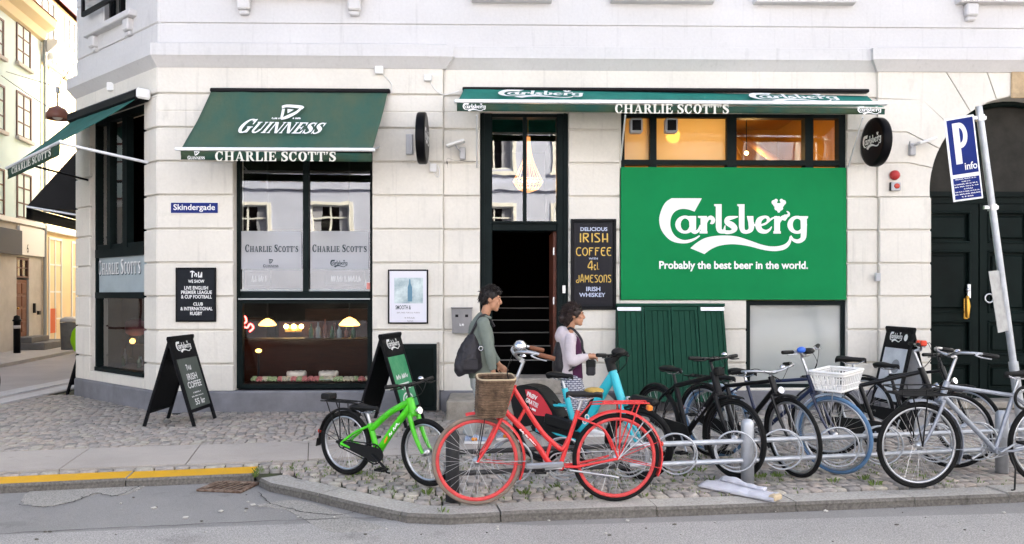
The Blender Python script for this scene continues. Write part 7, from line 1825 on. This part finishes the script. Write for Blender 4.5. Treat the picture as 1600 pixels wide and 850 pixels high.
# ================================================================ people
def remeshed(name, mb, vox, mat, parent=None, smooth_it=6, disp=0.0, dscale=9.0, clip=None):
    """fuse the pieces of a builder into one continuous skin"""
    me = bpy.data.meshes.new('tmp'); me.from_pydata(mb.v, [], mb.f); ob = bpy.data.objects.new('tmp', me); COL.objects.link(ob)
    md = ob.modifiers.new('r', 'REMESH'); md.mode = 'VOXEL'; md.voxel_size = vox
    sm = ob.modifiers.new('s', 'SMOOTH'); sm.iterations = smooth_it; sm.factor = .5
    bpy.context.view_layer.update()
    new = bpy.data.meshes.new_from_object(ob.evaluated_get(bpy.context.evaluated_depsgraph_get()))
    bpy.data.objects.remove(ob); bpy.data.meshes.remove(me)
    if disp:
        for v in new.vertices:
            c = v.co; v.co += v.normal * disp * (noise.noise(Vector((c.x * dscale, c.y * dscale, c.z * dscale * .45))) + .5 * noise.noise(c * dscale * 2.3))
    new.polygons.foreach_set('use_smooth', [True] * len(new.polygons)); new.materials.clear(); new.materials.append(mat); new.name = name
    o = bpy.data.objects.new(name, new); COL.objects.link(o)
    if parent is not None: o.parent = parent
    return o
def limb(mb, pts, n=12, sub=5):
    """loft of elliptical sections: (x, y, z, radius fore-aft, radius sideways)"""
    q = catmull(pts, sub) if len(pts) > 2 else pts; vs = []; k = len(q)
    for i, p in enumerate(q):
        a, b = Vector(q[max(i - 1, 0)][:3]), Vector(q[min(i + 1, k - 1)][:3]); t = (b - a).normalized()
        sy = V(0, 1, 0); sy = (sy - t * sy.dot(t)).normalized(); sx = sy.cross(t).normalized()
        for j in range(n):
            an = 2 * math.pi * j / n; vs.append(Vector(p[:3]) + sx * p[3] * math.cos(an) + sy * p[4] * math.sin(an))
    mb.add(vs, [(i * n + j, i * n + (j + 1) % n, (i + 1) * n + (j + 1) % n, (i + 1) * n + j) for i in range(k - 1) for j in range(n)])
    mb.add([vs[j] for j in range(n)], [list(range(n))[::-1]]); mb.add([vs[(k - 1) * n + j] for j in range(n)], [list(range(n))])
    e0, e1 = q[0], q[-1]
    return mb
def head(mb, c, s, pitch=0, neck_to=None):
    """head looking along +x; c = centre, s = head height"""
    T = Tr(*c) @ Rot(pitch, 'Y') @ Matrix.Scale(s / .23, 4)
    mb.ball((-.012, 0, .028), (.094, .074, .088), 0, T, 20, 14); mb.ball((.028, 0, -.042), (.062, .058, .062), 0, T, 16, 10)
    mb.ball((.066, 0, -.088), (.026, .032, .022), 0, T, 12, 8)                          # chin
    limb(mb, [tuple(T @ V(*p)) + (a * s / .23, b * s / .23) for p, a, b in (((.078, 0, .030), .012, .010), ((.096, 0, .004), .015, .012), ((.108, 0, -.016), .015, .017), ((.092, 0, -.026), .010, .016))], 8, 3)   # nose
    mb.ball((.076, 0, .038), (.022, .055, .012), 0, T, 12, 6)                             # brow
    for y in (-1, 1):
        mb.ball((.058, y * .034, -.016), (.028, .024, .022), 0, T, 10, 6); mb.ball((.080, y * .028, .016), (.010, .016, .009), 0, T, 10, 6)
        mb.ball((-.012, y * .076, -.004), (.019, .010, .032), 0, T, 10, 8)                 # ear
    mb.ball((.085, 0, -.050), (.014, .024, .007), 0, T, 10, 6); mb.ball((.083, 0, -.062), (.014, .022, .008), 0, T, 10, 6)   # lips
    return T
def hand(mb, w, d, palm, s=1.0, curl=30):
    """hand from wrist w along d; palm = palm normal; four bent fingers and a thumb"""
    w, d, palm = Vector(w), Vector(d).normalized(), Vector(palm).normalized(); palm = (palm - d * palm.dot(d)).normalized(); side = d.cross(palm).normalized()
    limb(mb, [tuple(w) + (.022 * s, .018 * s), tuple(w + d * .04 * s) + (.028 * s, .022 * s), tuple(w + d * .085 * s) + (.026 * s, .020 * s)], 10, 3)
    for k_ in (-1, 1): mb.tube([w + d * .02 * s + side * k_ * .012 * s, w + d * .088 * s + side * k_ * .026 * s], .013 * s, 8)
    for i, ln in enumerate((.068, .078, .072, .056)):
        p = w + d * .082 * s + side * (.030 - i * .020) * s; pts = [p - d * .02 * s, p]; dr_ = d.copy()
        for k_ in range(3):
            dr_ = Matrix.Rotation(R(curl * (.6 + .3 * k_)), 3, side) @ dr_ if (Matrix.Rotation(R(10), 3, side) @ d).dot(palm) > 0 else Matrix.Rotation(R(-curl * (.6 + .3 * k_)), 3, side) @ dr_
            p = p + dr_ * ln * s * (.42, .33, .25)[k_]; pts.append(p)
        mb.tube(pts, [.0095 * s, .0098 * s, .009 * s, .0085 * s, .0065 * s], 8)
    p = w + d * .025 * s + side * .026 * s; mb.tube([p, p + (d * .6 + side * .7 + palm * .25).normalized() * .036 * s, p + (d * .6 + side * .7 + palm * .25).normalized() * .036 * s + (d + palm * .4).normalized() * .035 * s], [.012 * s, .0105 * s, .008 * s], 8)
def eyes(T, parent, m_e):
    for y in (-1, 1): mb = MB(); mb.ball((.0865, y * .028, .014), (.005, .010, .0045), 0, T, 10, 6); mb.build('eye', m_e, parent)
    for y in (-1, 1): mb = MB(); mb.tube([T @ V(.088, y * .014, .036), T @ V(.092, y * .03, .042), T @ V(.080, y * .048, .036)], [.003, .0045, .003], 6, sub=3); mb.build('eyebrow', M('black_hair', (.012, .009, .008), .55), parent)
def shoe(mb, heel, ang, ln=.27, s=1.0, yaw=0):
    T = Tr(*heel) @ Rot(yaw, 'Z') @ Rot(ang, 'Y')
    sec = [(-.03, .055, .03, .034), (.0, .085, .036, .04), (.05, .095, .037, .045), (.11, .07, .042, .034), (.17, .055, .046, .026), (.215, .042, .04, .020), (.24, .026, .022, .012)]
    vs = []; n = 12
    for x, top, wd, _ in sec:
        for j in range(n):
            a = 2 * math.pi * j / n; z = top * (.5 + .5 * math.sin(a)) if math.sin(a) > -.6 else 0.004
            vs.append(T @ V(x * ln / .27 + .02, math.cos(a) * wd * s, max(z, .004)))
    mb.add(vs, [(i * n + j, i * n + (j + 1) % n, (i + 1) * n + (j + 1) % n, (i + 1) * n + j) for i in range(len(sec) - 1) for j in range(n)] + [list(range(n))[::-1], list(range((len(sec) - 1) * n, len(sec) * n))], 0, None, True)
    return T
m_skin = M('skin', (.42, .215, .13), .55, var=.10, vscale=14); m_hair = M('black_hair', (.012, .009, .008), .55); m_eye = M('dark_eye', (.012, .008, .006), .2)
def hair_strands(mb, T, rd, n, roots, ln, r_, sweep):
    for _ in range(n):
        az, el = rd.uniform(*roots[0]), rd.uniform(*roots[1]); c_ = math.cos(el)
        d = V(math.cos(az) * c_, math.sin(az) * c_, math.sin(el)); p = V(-.014, 0, .03) + V(d.x * .098, d.y * .079, d.z * .094)
        dr_ = (d * .5 + V(*sweep) + V(rd.uniform(-.4, .4), rd.uniform(-.4, .4), rd.uniform(-.3, .3))).normalized(); l = ln * rd.uniform(.6, 1.3)
        mb.tube([T @ (p - d * .01), T @ (p + dr_ * l * .5 + d * .006), T @ (p + dr_ * l + V(0, 0, -.012))], [r_, r_ * .8, r_ * .25], 5)

# ---- the man in the grey-green jacket, walking to the right
mx = G(752, 690); man = thing('person', 'person in grey green jacket and pale trousers passing the doorway with a black shoulder bag', 'person', (mx.x, mx.y, 0))
s_ = mx.y + D; s_ = 1250 / (s_)
def lm(px_, py_): return (px_ - 752) / s_, EYE - (py_ - 460) / s_
hc = lm(767, 468); sh = lm(757, 507); el_ = lm(769, 551); wr = lm(770, 578); hip = lm(752, 592)
ZK = hip[1]
body = MB()
Th = head(body, (hc[0] + .0, 0, hc[1] - .005), .235, 8)
limb(body, [(sh[0] - .035, 0, sh[1] + .05, .055, .065), (sh[0] + .005, 0, sh[1] + .11, .05, .055), (hc[0] - .03, 0, hc[1] - .06, .05, .052)], 12)
limb(body, [(hip[0], 0, ZK - .03, .105, .145), (hip[0] - .005, 0, ZK + .14, .10, .14), (sh[0] - .02, 0, sh[1] - .2, .11, .155), (sh[0] - .03, 0, sh[1] - .04, .10, .165), (sh[0] - .03, 0, sh[1] + .045, .05, .09)], 16)
# limbs
near_k, far_k_ = (hip[0] + .02, .38), (hip[0] + .17, .40)
near_f, far_f = (hip[0] - .13, .09), (hip[0] + .20, .09)
legs = (((hip[0], -.085, ZK), (near_k[0], -.09, near_k[1]), (near_f[0], -.09, near_f[1])), ((hip[0], .085, ZK), (far_k_[0] - .04, .09, far_k_[1]), (far_f[0], .09, far_f[1])))
for h_, k_, f_ in legs: limb(body, [(*h_, .085, .08), (*k_, .055, .055), (k_[0] * .5 + f_[0] * .5 - .015, k_[1], k_[2] * .5 + f_[2] * .5, .05, .048), (*f_, .035, .034)])
arms = (((sh[0] - .01, -.185, sh[1] + .01), (el_[0] - .02, -.235, el_[1]), (wr[0] + .005, -.225, wr[1])), ((sh[0] - .02, .185, sh[1] + .01), (el_[0] - .02, .23, el_[1] + .01), (wr[0] + .06, .21, wr[1] + .05)))
for a_, b_, c_ in arms:
    limb(body, [(*a_, .052, .05), (*b_, .038, .038), (*c_, .026, .024)])
    hand(body, c_, Vector(c_) - Vector(b_) + V(.04, 0, 0), (.1, 1 if c_[1] < 0 else -1, 0), 1.0, 28)
bo = remeshed('body', body, .0075, m_skin, man, 3)
eyes(Th, man, m_eye)
jk = MB()
limb(jk, [(hip[0] - .0, 0, ZK + .03, .125, .175), (hip[0] - .012, 0, ZK + .13, .13, .172), (sh[0] - .03, 0, sh[1] - .2, .135, .18), (sh[0] - .045, 0, sh[1] - .04, .122, .19), (sh[0] - .025, 0, sh[1] + .06, .075, .105), (sh[0] + .0, 0, sh[1] + .085, .062, .068)], 18)
for a_, b_, c_ in arms: limb(jk, [(a_[0], a_[1] * .86, a_[2] + .012, .072, .07), (*a_, .07, .066), (a_[0] * .5 + b_[0] * .5, a_[1] * .45 + b_[1] * .55, a_[2] * .5 + b_[2] * .5, .06, .058), (*b_, .054, .052), (b_[0] * .4 + c_[0] * .6, c_[1], b_[2] * .4 + c_[2] * .6, .045, .044), (c_[0], c_[1], c_[2] + .02, .038, .037)])
m_jack = M('grey_green_jacket', (.15, .175, .15), .85, var=.14, vscale=7, bump=.35, bscale=70)
remeshed('jacket', jk, .009, m_jack, man, 4, .006, 8)
cl = MB(); cl.ring((0, 0, 0), .064, .014, 'z', 26, 8, 0, Tr(sh[0] + .002, 0, sh[1] + .09) @ Rot(18, 'Y')); cl.build('collar', m_jack, man)
tr_ = MB(); limb(tr_, [(hip[0], 0, ZK - .10, .11, .16), (hip[0], 0, ZK, .118, .165), (hip[0], 0, ZK + .06, .112, .16)], 16)
for h_, k_, f_ in legs: limb(tr_, [(h_[0], h_[1], h_[2] + .02, .105, .088), (h_[0] * .6 + k_[0] * .4, h_[1], h_[2] * .6 + k_[2] * .4, .095, .085), (*k_, .078, .074), (k_[0] * .5 + f_[0] * .5 - .015, k_[1], k_[2] * .5 + f_[2] * .5, .07, .068), (f_[0] - .005, f_[1], f_[2] + .0, .062, .06)])
remeshed('trousers', tr_, .009, M('pale_grey_trousers', (.31, .325, .315), .85, var=.1, vscale=8, bump=.3, bscale=60), man, 4, .008, 7)
m_sneak = M('blue_sneaker', (.5, .53, .58), .6, c2=(.08, .16, .34), vscale=12, thr=.52); m_sole = M('white_sole', (.75, .74, .72), .6)
for f_, an in ((near_f, 0), (far_f, 0)):
    y = -.09 if f_ is near_f else .09; mb = MB(); Ts = shoe(mb, (f_[0] - .03, y, .012), an, .27); so = mb.build('shoe', m_sneak, man)
    mb = MB(); mb.slab([(x * 1.0, yy) for x, yy in ((-.015, -.034), (.06, -.040), (.16, -.05), (.235, -.03), (.262, 0), (.235, .03), (.16, .05), (.06, .040), (-.015, .034))], -.011, .012, 0, Ts); mb.build('sole', m_sole, so)
    mb = MB(); mb.box((.06, -.052, .02), (.12, -.034, .055), 0, Ts, .008); mb.build('orange_patch', M('orange_decal', ()), so)
rd = random.Random(4); hm = MB()
hm.ball((-.022, 0, .050), (.098, .084, .082), 0, Th, 20, 12); hm.ball((-.062, 0, .0), (.056, .076, .070), 0, Th, 16, 10); hm.ball((.052, 0, .094), (.040, .06, .026), 0, Th, 12, 8)
for y in (-1, 1): hm.ball((.0, y * .068, .045), (.034, .014, .045), 0, Th, 10, 6)
for v in hm.v: v += V(1, .6, 1) * .006 * noise.noise(v * 45)
hair_strands(hm, Th, rd, 330, ((-3.14, 3.14), (.3, 1.5)), .05, .0045, (.25, 0, .35)); hair_strands(hm, Th, rd, 90, ((1.6, 4.68), (-.5, .5)), .035, .006, (-.2, 0, -.6))
hm.build('hair', m_hair, man)
# shoulder bag
bg = lm(735, 551); bag = thing('shoulder_bag', 'black drawstring shoulder bag hanging at the back of the man in the grey green jacket', 'bag', (mx.x + bg[0], mx.y - .13, bg[1]))
mb = MB(); limb(mb, [(.0, 0, -.20, .125, .09), (-.01, 0, -.15, .155, .115), (.0, 0, -.04, .14, .105), (.025, 0, .1, .105, .08), (.05, 0, .20, .05, .045), (.06, 0, .24, .035, .03)], 14)
m_bag = M('black_nylon', (.022, .020, .024), .5, var=.3, vscale=9, bump=.4, bscale=40); remeshed('bag_body', mb, .01, m_bag, bag, 3, .016, 11)
st0, st1 = lm(737, 523), lm(752, 494); dx, dz_ = mx.x - bag.location.x, -bag.location.z; f = lambda p, y: (p[0] + dx, y, p[1] + dz_)
mb = MB(); mb.tube([f(lm(733, 528), .0), f(lm(741, 512), -.05), f(lm(747, 500), -.03), f(lm(753, 492.5), .03), f(lm(762, 494), .10), f(lm(772, 510), .16)], [.014] * 6, 8, sub=5, flat=(V(0, 1, 0), .5)); mb.build('strap', m_bag, bag)
mb = MB(); mb.ring((.115, -.09, .06), .022, .005, n=16); mb.build('buckle', m_chrome, bag); mb = MB(); mb.box((-.07, -.135, -.16), (.09, -.118, -.05), ch=.008); mb.build('pocket', m_bag, bag)

# ---- the woman in the pale hooded top, following to the right
wx = G(893, 684); wom = thing('person', 'person with dark tied hair in pale hooded jacket, purple top and checked trousers, walking right', 'person', (wx.x, wx.y, 0))
s_w = 1250 / (wx.y + D)
def lw(px_, py_): return (px_ - 893) / s_w, EYE - (py_ - 460) / s_w
hc = lw(898, 493); sh = lw(891, 528); el_ = lw(893, 562); wr = lw(916, 556); hip = lw(893, 592); ZK = hip[1]
body = MB(); Tw = head(body, (hc[0], 0, hc[1] - .004), .222, 2)
limb(body, [(sh[0] - .02, 0, sh[1] + .03, .05, .06), (sh[0] + .0, 0, sh[1] + .09, .042, .046), (hc[0] - .028, 0, hc[1] - .06, .042, .044)], 12)
limb(body, [(hip[0], 0, ZK - .03, .10, .15), (hip[0], 0, ZK + .13, .09, .125), (sh[0] - .01, 0, sh[1] - .17, .105, .14), (sh[0] - .015, 0, sh[1] - .03, .09, .145), (sh[0] - .015, 0, sh[1] + .035, .045, .08)], 16)
legs = (((hip[0], -.08, ZK), (hip[0] - .01, -.085, .36), (hip[0] - .12, -.085, .08)), ((hip[0], .08, ZK), (hip[0] + .09, .085, .38), (hip[0] + .17, .085, .08)))
for h_, k_, f_ in legs: limb(body, [(*h_, .085, .08), (*k_, .052, .052), (k_[0] * .5 + f_[0] * .5 - .012, k_[1], k_[2] * .5 + f_[2] * .5, .048, .046), (*f_, .032, .032)])
arms = (((sh[0] - .005, -.16, sh[1]), (el_[0] - .02, -.205, el_[1]), (wr[0] + .0, -.15, wr[1] + .005)), ((sh[0] - .005, .16, sh[1]), (el_[0] + .01, .20, el_[1]), (wr[0] + .03, .12, wr[1] - .02)))
for a_, b_, c_ in arms:
    limb(body, [(*a_, .048, .046), (*b_, .036, .036), (*c_, .024, .023)]); hand(body, c_, Vector(c_) - Vector(b_) + V(0, 0, -.03), (.0, .6 if c_[1] < 0 else -.6, -.8), .92, 35)
remeshed('body', body, .0075, m_skin, wom, 3); eyes(Tw, wom, m_eye)
tp = MB(); limb(tp, [(hip[0] + .012, 0, ZK + .0, .112, .15), (hip[0] + .012, 0, ZK + .13, .104, .138), (sh[0] + .012, 0, sh[1] - .16, .118, .145), (sh[0] + .008, 0, sh[1] - .03, .098, .13), (sh[0] + .0, 0, sh[1] + .04, .05, .07)], 16)
remeshed('top', tp, .009, M('purple_top', (.06, .010, .045), .8, var=.15, vscale=8), wom, 4, .004, 9)
hd = MB(); limb(hd, [(hip[0] - .045, 0, ZK + .03, .088, .165), (hip[0] - .045, 0, ZK + .14, .082, .155), (sh[0] - .03, 0, sh[1] - .17, .094, .162), (sh[0] - .03, 0, sh[1] - .03, .095, .165), (sh[0] - .025, 0, sh[1] + .045, .065, .10), (sh[0] - .015, 0, sh[1] + .065, .055, .07)], 16)
for a_, b_, c_ in arms: limb(hd, [(a_[0], a_[1] * .85, a_[2] + .01, .066, .064), (*a_, .064, .06), (a_[0] * .5 + b_[0] * .5 - .01, a_[1] * .45 + b_[1] * .55, a_[2] * .5 + b_[2] * .5, .058, .055), (*b_, .056, .053), (b_[0] * .5 + c_[0] * .5, b_[1] * .5 + c_[1] * .5, b_[2] * .5 + c_[2] * .5, .047, .046), (c_[0] - .005, c_[1], c_[2], .036, .036)])
hp_ = lw(879, 521); hd.ball((hp_[0], 0, hp_[1]), (.075, .105, .085)); hd.ball((hp_[0] - .035, 0, hp_[1] - .03), (.05, .085, .075))
m_hood = M('pale_pink_hoodie', (.52, .46, .48), .85, var=.07, vscale=7, bump=.3, bscale=60); remeshed('hooded_jacket', hd, .009, m_hood, wom, 4, .007, 8)
ch_ = bpy.data.materials.new('checked_cloth'); ch_.use_nodes = True; nt = ch_.node_tree; bs = nt.nodes['Principled BSDF']; bs.inputs['Roughness'].default_value = .85
tc = nt.nodes.new('ShaderNodeTexCoord'); bk = nt.nodes.new('ShaderNodeTexBrick'); mp = nt.nodes.new('ShaderNodeMapping'); mp.inputs['Rotation'].default_value = (R(90), 0, 0)
bk.inputs['Scale'].default_value = 11; bk.inputs['Color1'].default_value = (.55, .55, .58, 1); bk.inputs['Color2'].default_value = (.45, .45, .5, 1); bk.inputs['Mortar'].default_value = (.07, .08, .13, 1); bk.inputs['Mortar Size'].default_value = .055
nt.links.new(tc.outputs['Object'], mp.inputs[0]); nt.links.new(mp.outputs[0], bk.inputs[0]); nt.links.new(bk.outputs[0], bs.inputs['Base Color'])
tr_ = MB(); limb(tr_, [(hip[0], 0, ZK - .12, .112, .165), (hip[0], 0, ZK, .118, .168), (hip[0], 0, ZK + .05, .105, .155)], 16)
for h_, k_, f_ in legs: limb(tr_, [(h_[0], h_[1], h_[2] + .02, .11, .09), (h_[0] * .55 + k_[0] * .45, h_[1], h_[2] * .55 + k_[2] * .45, .105, .095), (*k_, .092, .09), (k_[0] * .4 + f_[0] * .6, k_[1], k_[2] * .4 + f_[2] * .6, .08, .08)])
remeshed('trousers', tr_, .009, ch_, wom, 4, .008, 7)
for i, (h_, k_, f_) in enumerate(legs):
    mb = MB(); Ts = shoe(mb, (f_[0] - .03, f_[1], .010), 0, .24, .9); so = mb.build('shoe', M('white_sneaker', (.6, .6, .62), .6), wom)
    mb = MB(); mb.slab([(x * .9, yy * .9) for x, yy in ((-.015, -.034), (.06, -.040), (.16, -.05), (.235, -.03), (.262, 0), (.235, .03), (.16, .05), (.06, .040), (-.015, .034))], -.009, .012, 0, Ts); mb.build('sole', m_sole, so)
m_hair2 = M('dark_brown_hair', (.022, .012, .010), .5, var=.3, vscale=14)
hm = MB(); hm.ball((-.022, 0, .046), (.102, .088, .088), 0, Tw, 20, 12); hm.ball((-.062, 0, -.005), (.062, .082, .078), 0, Tw, 16, 10); hm.ball((-.125, .0, -.035), (.058, .055, .062), 0, Tw, 14, 10); hm.ball((-.085, 0, -.07), (.05, .06, .05), 0, Tw, 12, 8)
for y in (-1, 1): hm.ball((.005, y * .074, .03), (.04, .016, .055), 0, Tw, 10, 6)
for v in hm.v: v += V(1, .6, 1) * .008 * noise.noise(v * 38)
hair_strands(hm, Tw, random.Random(5), 260, ((-3.14, 3.14), (.2, 1.5)), .065, .0045, (-.7, 0, .05)); hair_strands(hm, Tw, random.Random(6), 110, ((1.7, 4.6), (-.6, .5)), .07, .006, (-.5, 0, -.5))
hm.build('hair', m_hair2, wom)
# her small bag and its strap
hb_ = lw(921, 573); hbag = thing('crossbody_bag', 'small black bag hanging in front of the woman in the pale hoodie', 'bag', (wx.x + hb_[0], wx.y - .13, hb_[1]))
MB().box((-.05, -.025, -.085), (.05, .025, .08), ch=.018).build('bag_body', m_bag, hbag); MB().box((-.051, -.029, .0), (.051, .026, .085), ch=.012).build('flap', m_rub, hbag)
dx, dz_ = wx.x - hbag.location.x, -hbag.location.z; f = lambda p, y: (p[0] + dx, y, p[1] + dz_)
mb = MB(); mb.tube([(-.03, .0, .08), f(lw(908, 545), -.045), f(lw(906, 530), -.045), f(lw(897, 517), -.05), f(lw(889, 512.5), .07), f(lw(879, 525), .17)], .014, 8, sub=5, flat=(V(0, 1, 0), .6)); mb.build('strap', m_bag, hbag)
bp_ = lw(876, 555); bk_ = thing('backpack', 'black rucksack on the back of the woman in the pale hoodie', 'bag', (wx.x + bp_[0], wx.y + .02, bp_[1]))
mb = MB(); limb(mb, [(0.0, 0, -.2, .06, .12), (-.01, 0, -.12, .085, .14), (0, 0, .05, .075, .13), (.01, 0, .19, .04, .1)], 14); remeshed('bag_body', mb, .01, m_bag, bk_, 3, .01, 9)
mb = MB(); mb.tube([(.05, -.12, -.17), (.10, -.20, -.14), (.15, -.15, -.10)], .012, 6, sub=4); mb.build('strap', m_bag, bk_)
